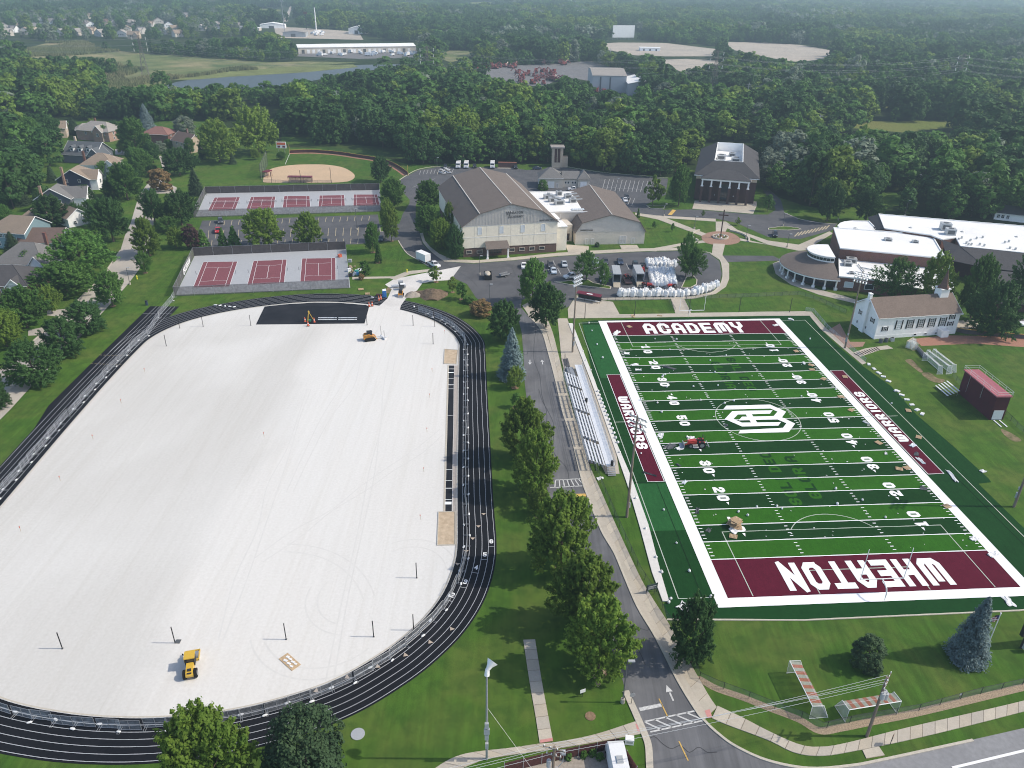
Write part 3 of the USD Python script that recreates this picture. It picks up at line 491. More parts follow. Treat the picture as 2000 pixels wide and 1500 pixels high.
for pts, lb in (([(868, 682), (895, 684), (892, 712), (866, 711)], 'far sand pit beside the track'), ([(855.5, 1000), (890, 999), (890, 1065), (853, 1066)], 'near sand pit beside the track')):
    pl = P(pts); t = thing('sand_pit', lb, 'sand pit', kind='structure')
    part(t, 'sand', MB().flat(pl.buffer(-0.18), 0.06), m_sand); part(t, 'pit_frame', MB().ext(pl.difference(pl.buffer(-0.18)), 0, 0.14), m_kerb)
# lane marks: little arrowheads, break lines and lane numbers
def along(line_poly, x, y):
    """nearest point of a lane boundary, with its tangent"""
    r = line_poly.exterior; d = r.project(Point(x, y)); a, b = np.array(r.interpolate(d).coords[0]), np.array(r.interpolate(d + 0.3).coords[0])
    t = (b - a) / np.linalg.norm(b - a); return a, t
m_tan = mat('tan_paint', (0.42, 0.34, 0.27), 0.8, 0.1, 2.0)
tri = MB()
for px, py, k in ((963, 1002, 5), (953, 1026, 4), (941, 1050, 3), (931, 1075, 2), (918, 1102, 1), (907, 1237, 5), (862, 1265, 4), (811, 1291, 3), (752, 1313, 2), (688, 1332, 1), (620, 1346, 0)):
    q = G(px, py); a, t = along(lane_poly[k], q[0], q[1]); o = np.array([t[1], -t[0]])
    if inner.contains(Point(a + o)): o = -o
    c = np.array(a) + o * 0.1
    tri.flat(Polygon([c, c + o * 0.9, c + o * 0.45 + t * 0.62]), 0.066)
part(rt, 'lane_arrow', tri, m_tan, kind='stuff')

# block capitals as paint strokes on a 4 x 6 grid
GL = {'A': [[(0, 0), (0, 4.6), (1.2, 6), (2.8, 6), (4, 4.6), (4, 0)], [(0, 2.4), (4, 2.4)]], 'C': [[(4, 4.2), (4, 5), (3, 6), (1, 6), (0, 5), (0, 1), (1, 0), (3, 0), (4, 1), (4, 1.8)]], 'D': [[(0, 0), (0, 6), (2.8, 6), (4, 4.8), (4, 1.2), (2.8, 0), (0, 0), (0, 1)]],
      'E': [[(4, 0), (0, 0), (0, 6), (4, 6)], [(0, 3), (3.2, 3)]], 'M': [[(0, 0), (0, 5), (1, 6), (2, 6), (2.7, 5.2), (2.7, 1)], [(2.0, 6), (4.4, 6), (5.4, 5), (5.4, 0)]], 'Y': [[(0, 6.4), (0, 4.2), (2, 2.6), (2, 0)], [(4, 6.4), (4, 4.2), (2, 2.6)]],
      'W': [[(0, 6), (0, 1), (1, 0), (2, 0), (2.7, .8), (2.7, 5)], [(2.0, 0), (4.4, 0), (5.4, 1), (5.4, 6)]], 'H': [[(0, 0), (0, 6)], [(4, 0), (4, 6)], [(0, 3), (4, 3)]], 'T': [[(-.2, 6), (4.2, 6)], [(2, 6), (2, 0)]], 'O': [[(1, 0), (3, 0), (4, 1), (4, 5), (3, 6), (1, 6), (0, 5), (0, 1), (1, 0), (2, 0)]],
      'N': [[(0, 0), (0, 6), (4, 0), (4, 6)]], 'R': [[(0, 0), (0, 6), (3, 6), (4, 5), (4, 3.8), (3, 2.8), (0, 2.8)], [(2.2, 2.8), (4, 0)]], 'I': [[(1, 0), (1, 6)]], 'S': [[(0, 1.4), (0, 1), (1, 0), (3, 0), (4, 1), (4, 2.2), (3, 3), (1, 3), (0, 3.8), (0, 5), (1, 6), (3, 6), (4, 5), (4, 4.6)]], 'G': [[(4, 4.6), (4, 5), (3, 6), (1, 6), (0, 5), (0, 1), (1, 0), (3, 0), (4, 1), (4, 2.8), (2.2, 2.8)]], 'L': [[(0, 6), (0, 0), (4, 0)]],
      '1': [[(0.6, 5.2), (1.6, 6), (1.6, 0)], [(.4, 0), (2.8, 0)]], '2': [[(0, 4.6), (0, 5), (1, 6), (3, 6), (4, 5), (4, 3.8), (0, 0.9), (0, 0), (4, 0)]], '3': [[(0, 5), (1, 6), (3, 6), (4, 5), (4, 4), (3, 3), (1.4, 3)], [(3, 3), (4, 2), (4, 1), (3, 0), (1, 0), (0, 1)]], '4': [[(3, 0), (3, 6), (0, 2), (4.2, 2)]], '5': [[(4, 6), (0, 6), (0, 3.4), (3, 3.4), (4, 2.6), (4, 1), (3, 0), (1, 0), (0, 1)]], '6': [[(4, 5), (3, 6), (1, 6), (0, 5), (0, 1), (1, 0), (3, 0), (4, 1), (4, 2.4), (3, 3.3), (0, 3.3)]]}
GL['0'] = GL['O']
def glyphs(text, h, wgt=0.2, width=0.62, space=0.26, serif=False):
    """list of shapely letters, baseline at y=0, starting at x=0"""
    out, x = [], 0.0
    for ch in text:
        if ch == ' ': x += h * 0.42; continue
        st = h * wgt; sy = (h - st) / 6.0; sx = (h * width - st) / 4.0
        wmax = max(p[0] for s in GL[ch] for p in s)
        g = unary_union([LineString([(p[0] * sx + st / 2, p[1] * sy + st / 2) for p in s]).buffer(st / 2, cap_style=3, join_style=2, mitre_limit=1.6) for s in GL[ch]])
        out.append(affinity.translate(g, x, 0)); x += wmax * sx + st + h * space * 0.5
    return out, x - h * space * 0.5
def lay(text, u0, v0, du, dv, h, **k):
    """letters from (u0, v0), reading along (du, dv) and scaled to run |(du, dv)|; letter tops to the left of the reading direction"""
    gs, w = glyphs(text, h, **k); L = math.hypot(du, dv); s = L / w; c, n = du / L, dv / L
    return [affinity.affine_transform(g, [c * s, -n, n * s, c, u0, v0]) for g in gs]

# ================================================================ FOOTBALL FIELD  (u across from the left sideline, v along from the near goal line, metres)
YD, FA = 0.9144, 0.0765109
FO = (34.154, 102.173)
def fw(u, v): return (FO[0] + math.cos(FA) * u - math.sin(FA) * v, FO[1] + math.sin(FA) * u + math.cos(FA) * v)
def fpoly(p): return affinity.affine_transform(p, [math.cos(FA), -math.sin(FA), math.sin(FA), math.cos(FA), *FO])
def turf(name, c, v=0.14):
    return mat(name, c, 0.95, v, 2.2, spec=0.05, stretch=(1, .25, 1), big=[(0.05, tuple(np.array(c) * 1.22), 0.5), (0.4, tuple(np.array(c) * 0.82), 0.4)])
m_tlight, m_tdark, m_tside = turf('turf_light', (0.026, 0.104, 0.008)), turf('turf_dark', (0.0085, 0.040, 0.0085)), turf('turf_side', (0.0095, 0.047, 0.0115))
m_tpale = turf('turf_fresh', (0.020, 0.092, 0.026))
m_tmaroon = turf('turf_maroon', (0.088, 0.0085, 0.022))
m_twhite = mat('turf_white', (0.80, 0.80, 0.80), 0.9, 0.04, 3.0, spec=0.1)
m_seam = plain('turf_seam', (0.006, 0.02, 0.007), 0.95, 0.1)
ff = thing('football_field', 'green striped football field with maroon end zones and white lettering', 'football field', kind='structure')
WD, LN = 48.768, 91.44
side = P([(1137, 629), (1160, 626), (1300, 621), (1500, 617.5), (1581, 617), (1602, 643), (1645, 683), (1682, 713), (1740, 754), (1790, 810), (1860, 870), (1931, 935), (1936, 942), (1911, 945), (1990, 1022), (2100, 1128), (2150, 1172), (1990, 1191), (1570, 1210), (1303, 1209), (1296, 1180), (1306, 1176), (1290, 1125), (1265, 1025), (1233, 935), (1204, 868), (1160, 745)])
part(ff, 'side_turf', MB().flat(side, 0.035), m_tside)
part(ff, 'turf_panel', MB().flat(fpoly(sbox(-9.6, 23, -2.3, 66)).intersection(side), 0.045), m_tside)
part(ff, 'turf_panel', MB().flat(fpoly(sbox(-7.4, 66.5, -2.3, 99)).intersection(side), 0.045), m_tpale)
part(ff, 'turf_panel', MB().flat(fpoly(sbox(-9.3, 8, -2.3, 22.4)).intersection(side), 0.045), m_tpale, label='paler green strip of turf')
for i in range(20):
    part(ff, 'turf_panel', MB().flat(fpoly(sbox(0, i * 5 * YD, WD, (i + 1) * 5 * YD)), 0.05), m_tlight if i % 2 == 0 else m_tdark)
for v0, v1, lb in ((-10 * YD, 0, 'near maroon end zone'), (LN, LN + 10 * YD, 'far maroon end zone')):
    part(ff, 'end_zone', MB().flat(fpoly(sbox(0, v0, WD, v1)), 0.05), m_tmaroon, label=lb)
rim = sbox(-2.15, -11.15, WD + 2.0, LN + 10.2).difference(sbox(0, -10 * YD, WD, LN + 10 * YD))
part(ff, 'white_border', MB().flat(fpoly(rim), 0.065), m_twhite)
for u0, u1, lb in ((-5.7, -2.3, 'left maroon team box'), (WD + 2.3, WD + 5.75, 'right maroon team box')):
    bx = sbox(u0, 22.9, u1, 68.5)
    part(ff, 'team_box', MB().flat(fpoly(bx), 0.055), m_tmaroon, label=lb); part(ff, 'box_outline', MB().flat(fpoly(bx.difference(bx.buffer(-0.12))), 0.07), m_twhite)
for i in range(21):
    part(ff, 'yard_line', MB().flat(fpoly(sbox(0, i * 5 * YD - .105, WD, i * 5 * YD + .105)), 0.075), m_twhite)
for u0, u1 in ((0.25, 0.9), (WD - 0.9, WD - 0.25), (15.9, 16.5), (32.4, 33.0)):
    b = MB()
    for i in range(1, 100):
        b.flat(fpoly(sbox(u0, i * YD - .09, u1, i * YD + .09)), 0.072 if i % 5 else 0.08)
    part(ff, 'hash_marks', b, m_twhite, kind='stuff')
def paint(name, shapes, m, z=0.085, label=None):
    for g in shapes: part(ff, name, MB().flat(fpoly(g), z), m)
paint('letter', lay('ACADEMY', 9.6, LN + 0.9, 28.6, 0, 6.9, wgt=0.21), m_twhite)
paint('letter', lay('WHEATON', 38.6, -1.5, -28.0, 0, 6.6, wgt=0.21), m_twhite)
paint('letter', lay('WARRIORS', -5.15, 57.2, 0, -22.6, 2.35, wgt=0.22), m_twhite)
paint('letter', lay('WARRIORS', WD + 5.2, 35.0, 0, 22.2, 2.3, wgt=0.22), m_twhite)
for i, n in enumerate((10, 20, 30, 40, 50, 40, 30, 20, 10)):
    v = (i + 1) * 10 * YD; a, z = str(n)
    for txt, s in ((a, 1), (z, -1)):
        paint('yard_number', lay(txt, 6.35, v + (2.25 if s > 0 else -.42), 0, -1.75 if txt != '1' else -1.3, 2.25, wgt=0.24), m_twhite)
        paint('yard_number', lay(txt, WD - 6.35, v - (2.25 if s > 0 else -.42), 0, 1.75 if txt != '1' else 1.3, 2.25, wgt=0.24), m_twhite)
    if n != 50:
        d = -1 if i < 4 else 1
        for u in (7.9, WD - 7.9):
            part(ff, 'number_arrow', MB().flat(fpoly(Polygon([(u - .28, v + d * 2.55), (u + .28, v + d * 2.55), (u, v + d * 3.5)])), 0.085), m_twhite)
# tone-on-tone motto: dark on the light panels, light on the dark panels
lights = unary_union([sbox(0, i * 5 * YD, WD, (i + 1) * 5 * YD) for i in range(0, 20, 2)])
for txts in (((('SOLI DEO', 22.0, 14.2, 0, 18.2), ('GLORIA', 26.6, 16.0, 0, 14.6))), (('SOLI DEO', 26.8, 76.6, 0, -17.8), ('GLORIA', 22.2, 74.6, 0, -14.4))):
    for tx, u, v, du, dv in txts:
        for g in lay(tx, u, v, du, dv, 2.3, wgt=0.2):
            a, b = g.intersection(lights), g.difference(lights)
            if a.area > .02: part(ff, 'motto_letter', MB().flat(fpoly(a), 0.062), m_tdark)
            if b.area > .02: part(ff, 'motto_letter', MB().flat(fpoly(b), 0.062), m_tlight)
# soccer lines
m_soc = mat('soccer_line', (0.42, 0.47, 0.40), 0.9, 0.1, 3.0)
cx, cy = WD / 2, LN / 2
soc = [Point(cx, cy).buffer(9.2, 48).exterior, LineString([(-8.0, cy), (0, cy)]), LineString([(WD, cy), (WD + 8, cy)])]
for s in (-1, 1):
    e = cy + s * 54.6; f = cy + s * 38.6
    soc += [LineString([(cx - 20.2, e), (cx - 20.2, f), (cx + 20.2, f), (cx + 20.2, e)]), LineString([(cx - 9.2, e), (cx - 9.2, cy + s * 49.2), (cx + 9.2, cy + s * 49.2), (cx + 9.2, e)]), LineString([(-7.9, e), (-2.2, e)]), LineString([(WD + 2, e), (WD + 9, e)])]
    a = [(cx + 9.15 * math.cos(t), cy + s * 43.6 - s * 9.15 * math.sin(t)) for t in np.linspace(math.radians(33), math.radians(147), 25)]
    soc += [LineString(a)]
soc += [LineString([(-7.9, cy - 54.6), (-7.9, cy + 54.6)]), LineString([(WD + 9, cy - 54.6), (WD + 9, cy + 54.6)])]
part(ff, 'soccer_lines', MB().flat(fpoly(unary_union([l.buffer(.075) for l in soc])), 0.068), m_soc, kind='stuff')
sm = MB()
for u in (-4.0, WD + 7.5): sm.flat(fpoly(LineString([(u, -12), (u, 22.5)]).buffer(.05)), 0.07)
for v in (40, 60, 66.5, 22.8): sm.flat(fpoly(LineString([(-9, v), (-5.8, v)]).buffer(.04)), 0.07)
part(ff, 'turf_seams', sm, m_seam, kind='stuff')
# white letter emblem at midfield
def LG(pts): return Polygon(GP([(1380 + x / 10, 770 + y / 10) for x, y in pts])).buffer(0)
emb = [LG([(330, 293), (385, 228), (1240, 208), (1553, 347), (1472, 458), (1502, 470), (1730, 580), (1605, 745), (620, 770), (664, 706), (1490, 662), (1557, 572), (1385, 499), (625, 517), (690, 445), (1310, 430), (1385, 345), (1230, 278)]),
       LG([(355, 490), (500, 335), (1290, 318), (1235, 388), (610, 402), (525, 490), (690, 560), (1455, 548), (1400, 620), (690, 636)]), LG([(762, 400), (880, 393), (985, 553), (868, 560)])]
for g, z in ((emb[0], .09), (emb[1], .09), (emb[2].difference(unary_union(emb[:2])), .09)):
    part(ff, 'emblem_stroke', MB().flat(g, z), m_twhite)
# white ledge between bleachers and turf
slab('turf_ledge', P([(1110, 632), (1118, 632), (1162, 745), (1205, 868), (1234, 935), (1266, 1025), (1292, 1125), (1307, 1176), (1294, 1175), (1273, 1118), (1250, 1032), (1226, 950), (1200, 875), (1154, 745)]), 0, 0.18, mat('ledge_concrete', (0.60, 0.58, 0.545), 0.9, 0.06, 1.0), 'long white concrete ledge on the left edge of the turf', 'ledge')
slab('turf_kerb', P([(1303, 1209), (1570, 1210.5), (1990, 1191.5), (2150, 1173), (2150, 1176), (1990, 1194), (1570, 1213), (1302, 1212)]), 0, 0.12, m_kerb, 'thin concrete kerb along the near edge of the turf', 'kerb')
# lane numbers on the track
for ch, px, py, k, ang in (('6', 966, 1058, 5.5, 0), ('5', 955.5, 1084, 4.5, 0), ('4', 941, 1110, 3.5, 0), ('3', 921, 1139, 2.5, 0), ('2', 896, 1166, 1.5, 0)):
    q = G(px, py); pl = inner.buffer(LANE * k); a, t = along(pl, q[0], q[1])
    if t[1] < 0: t = -t                                                 # read from the near side, running up the track
    th = math.atan2(t[1], t[0]) - PI / 2
    g = glyphs(ch, 1.05, wgt=0.2)[0][0]; g = affinity.translate(g, -0.33, -0.5); g = affinity.rotate(g, math.degrees(th), origin=(0, 0)); g = affinity.translate(g, a[0], a[1])
    part(rt, 'lane_number', MB().flat(g, 0.07), m_white)
    o = np.array([t[1], -t[0]]); c0 = np.array(a) - t * 1.3
    part(rt, 'start_line', MB().flat(LineString([c0 - o * .53, c0 + o * .53]).buffer(.05), 0.068), m_lane)
# ================================================================ BUILDINGS
def shingle(name, c, v=0.22): return mat(name, c, 0.95, v, 3.5, spec=0.08, space='object', big=[(0.25, tuple(np.array(c) * 1.15), 0.5), (0.9, tuple(np.array(c) * 0.85), 0.4)])
def siding(name, c): return mat(name, c, 0.8, 0.06, 1.2, spec=0.2, space='object', big=(0.3, tuple(np.array(c) * 0.88), 0.4))
def brickm(name, c1, c2, mortar=(0.25, 0.22, 0.2)):
    if name not in MATS:
        MATS[name] = usdkit.material(stage, '/World/Looks/' + name, {'g': ('texture_coordinate', {}), 'm': ('mapping', {'rotation': (PI / 2, 0, 0)}), 'b': ('brick_texture', {'scale': 2.2, 'color1': c1, 'color2': c2, 'mortar': mortar, 'mortar_size': 0.015}), 'n': ('noise_texture', {'scale': 0.5, 'detail': 3}), 'x': ('mix', {'mix_type': 'multiply', 'fac': 0.35}), 'p': ('principled_bsdf', {'roughness': 0.9, 'specular_ior_level': 0.2})},
            [('g.object', 'm.vector'), ('m.vector', 'b.vector'), ('g.object', 'n.vector'), ('b.color', 'x.color1'), ('n.color', 'x.color2'), ('x.color', 'p.base_color')], surface='p.BSDF')
    return MATS[name]
m_groof = shingle('roof_grey_brown', (0.160, 0.134, 0.118)); m_rooftan = shingle('roof_tan', (0.25, 0.20, 0.155)); m_roofgrey = shingle('roof_grey', (0.17, 0.165, 0.16)); m_roofslate = shingle('roof_slate', (0.105, 0.115, 0.125)); m_roofbrown = shingle('roof_brown', (0.155, 0.112, 0.095)); m_roofred = shingle('roof_red_brown', (0.23, 0.125, 0.105)); m_roofpale = shingle('roof_weathered', (0.30, 0.275, 0.25)); m_roofdark = shingle('roof_charcoal', (0.078, 0.075, 0.078)); m_roofchapel = shingle('roof_chapel', (0.185, 0.145, 0.12))
m_cream, m_ltgrey, m_beige = siding('wall_cream', (0.78, 0.72, 0.59)), siding('wall_warm_grey', (0.50, 0.475, 0.44)), siding('wall_beige', (0.60, 0.545, 0.465))
m_whitewall, m_navy, m_teal, m_greyblue, m_tanwall = siding('wall_white', (0.83, 0.83, 0.82)), siding('wall_navy', (0.045, 0.055, 0.095)), siding('wall_teal', (0.17, 0.25, 0.28)), siding('wall_slate', (0.12, 0.13, 0.15)), siding('wall_tan', (0.52, 0.43, 0.33))
m_wbrown = siding('base_brown', (0.13, 0.085, 0.07))
m_brick = brickm('red_brick', (0.20, 0.085, 0.06), (0.15, 0.065, 0.05)); m_brickdark = brickm('dark_brick', (0.095, 0.048, 0.042), (0.07, 0.038, 0.036), (0.11, 0.09, 0.085)); m_brickpale = brickm('pale_brick', (0.42, 0.27, 0.2), (0.36, 0.22, 0.16), (0.45, 0.4, 0.35))
m_membrane = mat('white_membrane', (0.78, 0.775, 0.755), 0.7, 0.04, 0.6, spec=0.2, big=[(0.08, (0.68, 0.67, 0.645), 0.6), (0.35, (0.72, 0.70, 0.66), 0.4)])
m_trim = plain('white_trim', (0.76, 0.76, 0.75)); m_glass = plain('window_glass', (0.025, 0.03, 0.036), 0.08, 0.6); m_paleglass = plain('pale_panel', (0.56, 0.60, 0.62), 0.3); m_dark = plain('dark_metal', (0.02, 0.02, 0.022), 0.6); m_black = plain('black_paint', (0.012, 0.012, 0.013), 0.5)
m_hvac = plain('hvac_grey', (0.42, 0.43, 0.43), 0.5, 0.5, 0.3); m_hvacd = plain('hvac_dark', (0.09, 0.095, 0.10), 0.6); m_steel = plain('steel', (0.42, 0.43, 0.44), 0.4, 0.5, 0.7); m_alum = plain('aluminium', (0.74, 0.75, 0.76), 0.45, 0.5, 0.25); m_galv = plain('galvanised', (0.36, 0.37, 0.385), 0.5, 0.5, 0.5)
m_doorbrown = plain('brown_door', (0.075, 0.035, 0.03), 0.5); m_greymetal = plain('grey_cladding', (0.33, 0.345, 0.36), 0.6)

def roof_panel(t, p, name, a, b, c, d, th, m, sub=None):
    """a roof slab over the four corners (a, b along the eave, c, d along the ridge)"""
    a, b, c, d = [np.array(x, float) for x in (a, b, c, d)]; n = np.cross(b - a, d - a); n /= np.linalg.norm(n)
    if n[2] < 0: n = -n
    v = np.vstack([a, b, c, d, a + n * th, b + n * th, c + n * th, d + n * th])
    mb = MB().add(v, [[0, 3, 2, 1], [4, 5, 6, 7], [0, 1, 5, 4], [1, 2, 6, 5], [2, 3, 7, 6], [3, 0, 4, 7]])
    return part(p or t, name, mb, m)
FACE = {'f': ((1, 0), (0, -1)), 'b': ((-1, 0), (0, 1)), 'l': ((0, -1), (-1, 0)), 'r': ((0, 1), (1, 0))}
def window(t, org, face, s, z, w, h, fm=None, gm=None, name='window', bars=0, shutters=False, depth=0.07, fr=0.1):
    """a framed window whose centre lies s along a wall: frame, pane and bars stand a few centimetres proud. org = corner of the wall"""
    (ux, uy), (nx, ny) = FACE[face]; ang = math.atan2(uy, ux)
    c = np.array([org[0] + ux * s, org[1] + uy * s, z])
    def bx(mb, du, dz, ww, hh, off, th): return mb.box((c[0] + ux * du + nx * off, c[1] + uy * du + ny * off, c[2] + dz), (ww, th, hh), ang)
    f = MB()
    for du, dz, ww, hh in ((-w / 2, 0, fr, h + fr), (w / 2, 0, fr, h + fr), (0, h / 2, w - fr, fr), (0, -h / 2, w - fr, fr)): bx(f, du, dz, ww, hh, depth / 2, depth)
    for k in range(bars): bx(f, 0, (k + 1) / (bars + 1) * h - h / 2, w - fr, 0.05, depth / 2, depth * .8)
    if bars: bx(f, 0, 0, .05, h - fr, depth / 2 + .001, depth * .7)
    o = part(t, name, f, fm or m_trim)
    part(o, 'pane', bx(MB(), 0, 0, w - fr, h - fr, 0.012, 0.024), gm or m_glass)
    if shutters:
        for sgn in (-1, 1): part(t, 'shutter', bx(MB(), sgn * (w / 2 + fr / 2 + .23), 0, .38, h + .15, .03, .06), m_black)
    return o
def gable(t, u0, u1, v0, v1, z0, ze, zr, wallm, roofm, axis='u', over=0.45, hip=0.0, trim=m_trim, names=('wall', 'roof'), hips=None, th=0.18):
    """walls and a gabled (or, with hip > 0, hipped) roof with its ridge along axis"""
    if axis == 'v':
        sw = lambda p: (p[1], p[0], p[2])
        a0, a1, b0, b1 = v0, v1, u0, u1
    else:
        sw = lambda p: p
        a0, a1, b0, b1 = u0, u1, v0, v1
    bm = (b0 + b1) / 2; h0 = hip if hips is None else hips[0]; h1 = hip if hips is None else hips[1]
    w = MB(); v = [sw(p) for p in ((a0, b0, z0), (a1, b0, z0), (a1, b1, z0), (a0, b1, z0), (a0, b0, ze), (a1, b0, ze), (a1, b1, ze), (a0, b1, ze))]
    w.add(v, [[0, 1, 5, 4], [1, 2, 6, 5], [2, 3, 7, 6], [3, 0, 4, 7]])
    if h0 == 0: w.add([sw(p) for p in ((a0, b0, ze), (a0, b1, ze), (a0, bm, zr - .03))], [[0, 1, 2]])
    if h1 == 0: w.add([sw(p) for p in ((a1, b0, ze), (a1, b1, ze), (a1, bm, zr - .03))], [[0, 2, 1]])
    wall = part(t, names[0], w, wallm)
    sl = (zr - ze) / ((b1 - b0) / 2); lo = ze - sl * over
    r = part(t, names[1], MB(), roofm) if False else None
    e0, e1 = a0 - over, a1 + over; f0, f1 = b0 - over, b1 + over
    R = MB()
    def slab_(pts):
        p = [np.array(sw(q), float) for q in pts]; n = np.cross(p[1] - p[0], p[2] - p[0]); n /= np.linalg.norm(n); n = n if n[2] > 0 else -n
        k = len(p); R.add(np.vstack([p, [q + n * th for q in p]]), [[k, k + i, k + i + 1] for i in range(1, k - 1)] + [[0, i + 1, i] for i in range(1, k - 1)] + [x for i in range(k) for x in ([i, (i + 1) % k, k + (i + 1) % k], [i, k + (i + 1) % k, k + i])])
    r0 = e0 if h0 == 0 else a0 + h0; r1 = e1 if h1 == 0 else a1 - h1
    slab_([(e0, f0, lo), (e1, f0, lo), (r1, bm, zr), (r0, bm, zr)]); slab_([(e1, f1, lo), (e0, f1, lo), (r0, bm, zr), (r1, bm, zr)])
    if h0: slab_([(e0, f1, lo), (e0, f0, lo), (r0, bm, zr)])
    if h1: slab_([(e1, f0, lo), (e1, f1, lo), (r1, bm, zr)])
    roof = part(t, names[1], R, roofm)
    if trim:
        T = MB()
        for a, s, h in ((e0, -1, h0), (e1, 1, h1)):
            if h == 0:
                for b, sg in ((f0, 1), (f1, -1)): T.tube([sw((a + s * .03, b, lo + th * .6)), sw((a + s * .03, bm, zr + th * .6))], .13, 4)
        for b in (f0 - .04, f1 + .04): T.tube([sw((e0, b, lo + .05)), sw((e1, b, lo + .05))], .1, 4)
        part(t, 'trim', T, trim)
    return wall, roof
def unit(parent, c, d, rz=0.0, name='rooftop_unit', m=None):
    """a roof air-conditioning unit: cabinet on a curb with a dark grille and a fan ring"""
    o = part(parent, name, MB().box((c[0], c[1], c[2] + d[2] / 2), d, rz).box((c[0], c[1], c[2] + .08), (d[0] + .2, d[1] + .2, .16), rz), m or m_hvac)
    cs, sn = math.cos(rz), math.sin(rz)
    part(o, 'grille', MB().box((c[0] + sn * (d[1] / 2 + .02), c[1] - cs * (d[1] / 2 + .02), c[2] + d[2] * .5), (d[0] * .7, .05, d[2] * .6), rz), m_hvacd)
    part(o, 'fan', MB().cyl((c[0], c[1], c[2] + d[2]), min(d[0], d[1]) * .32, .1, 12), m_hvacd)
    return o

# ---- gymnasium: gambrel roof over cream walls
GYM_RZ = math.radians(13.58); gx = G(904, 503)
gym = thing('gymnasium', 'big cream gymnasium with a grey-brown gambrel roof and dark base', 'gymnasium', gx, GYM_RZ)
GW, GD = 33.6, 55.0
prof = [(0, 10.9), (5.9, 15.0), (GW / 2, 17.9), (GW - 5.9, 15.0), (GW, 10.9)]
part(gym, 'wall_base', MB().b0(0.12, GW - .12, 0.12, GD - .12, 0, 3.2), m_wbrown)
part(gym, 'wall', MB().b0(0, GW, 0, GD, 3.2, 10.9), m_cream)
def gable_end(t, pf, v0, th, m, name='gable'):
    pg = Polygon(pf); mb = MB().ext(pg, 0, th); mb.v = [np.c_[v[:, 0], v0 + v[:, 2], v[:, 1]] for v in mb.v]; return part(t, name, mb, m)
gb_ = gable_end(gym, prof, -.06, .3, m_ltgrey); gable_end(gym, prof, GD - .24, .3, m_ltgrey)
ribs = MB()
for i in range(1, 66):
    u = GW * i / 66; z = float(np.interp(u, [p[0] for p in prof], [p[1] for p in prof])) - .1
    if z > 11.1: ribs.b0(u - .045, u + .045, -.12, -.055, 10.95, z)
part(gb_, 'cladding_ribs', ribs, m_ltgrey)
seams = MB()
for i in range(4):
    (u0, z0), (u1, z1) = prof[i], prof[i + 1]
    if i == 0: d = np.array([u0 - u1, z0 - z1]); d /= np.hypot(*d); u0, z0 = u0 + d[0] * .5, z0 + d[1] * .5
    if i == 3: d = np.array([u1 - u0, z1 - z0]); d /= np.hypot(*d); u1, z1 = u1 + d[0] * .5, z1 + d[1] * .5
    roof_panel(gym, None, 'roof_slope', (u0, -.5, z0), (u0, GD + .5, z0), (u1, GD + .5, z1), (u1, -.5, z1), .25, m_groof)
caps = MB()
for u, z in prof[1:4]: caps.b0(u - .16, u + .16, -.52, GD + .52, z + .22, z + .33)
part(gym, 'ridge_cap', caps, m_ltgrey)
for z in (6.9, 10.85): part(gym, 'wall_band', MB().b0(-.02, GW + .02, -.05, .0, z - .05, z + .05), m_trim)
jn = MB()
for i in range(1, 8): jn.b0(GW * i / 8 - .025, GW * i / 8 + .025, -.022, 0.0, 3.25, 10.8)
part(gym, 'panel_joints', jn, m_ltgrey)
for s in (6.0, 13.6, 21.1, 28.4): window(gym, (0, 0), 'f', s, 9.1, 1.35, 2.5, m_trim, m_paleglass)
window(gym, (0, 0), 'f', 16.8, 16.1, 3.1, 1.7, m_trim, m_ltgrey, name='vent_panel', bars=3, depth=.1)
for s in (2.2, 6.0, 17.4, 21.0, 24.6, 28.2): window(gym, (0, .12), 'f', s, 1.75, 2.0, 1.15, m_beige, m_glass, depth=.12)
po = part(gym, 'porch', MB().b0(7.8, 15.6, -3.2, 0, 3.3, 3.5), m_trim)
roof_panel(gym, po, 'porch_roof', (7.5, -3.6, 3.45), (15.9, -3.6, 3.45), (15.6, -.05, 5.2), (7.8, -.05, 5.2), .15, m_groof)
for u in (8.1, 15.3): part(po, 'porch_column', MB().box((u, -3.0, 1.65), (.55, .55, 3.3), taper=.8).box((u, -3.0, .2), (.8, .8, .4)), m_trim)
dr = part(gym, 'door', MB().b0(9.6, 13.8, .04, .12, 0, 2.6), m_doorbrown)
for u in (10.1, 11.2, 12.3, 13.3): part(dr, 'door_glass', MB().b0(u - .38, u + .38, .01, .04, .9, 2.3), m_glass)
m_signg = plain('sign_grey', (0.10, 0.095, 0.095))
def sign(t, text, h, u, z, v, m, name='sign_lettering', bold=True):
    tm = meshkit.text_mesh(text, h, 0.05, bold); V = np.array(tm.vertices)
    return part(t, name, MB().add(np.c_[V[:, 0] + u, v - V[:, 2], V[:, 1] + z], np.asarray(tm.faces)), m)
sign(gym, 'W', 1.25, 15.0, 14.15, -.125, m_signg); sign(gym, 'HEATON', .78, 16.55, 14.5, -.125, m_signg); sign(gym, 'A', 1.15, 15.75, 13.0, -.125, m_signg); sign(gym, 'CADEMY', .75, 16.75, 13.15, -.125, m_signg)
sign(gym, 'HERITAGE FIELD HOUSE', .48, 27.0, 11.45, -.125, m_signg)
part(gym, 'annex_wall', MB().b0(GW, 37.6, 1.4, 18.5, 0, 8.5), m_cream); part(gym, 'annex_roof', MB().b0(GW + .02, 37.75, 1.25, 18.5, 8.5, 8.72), m_membrane)
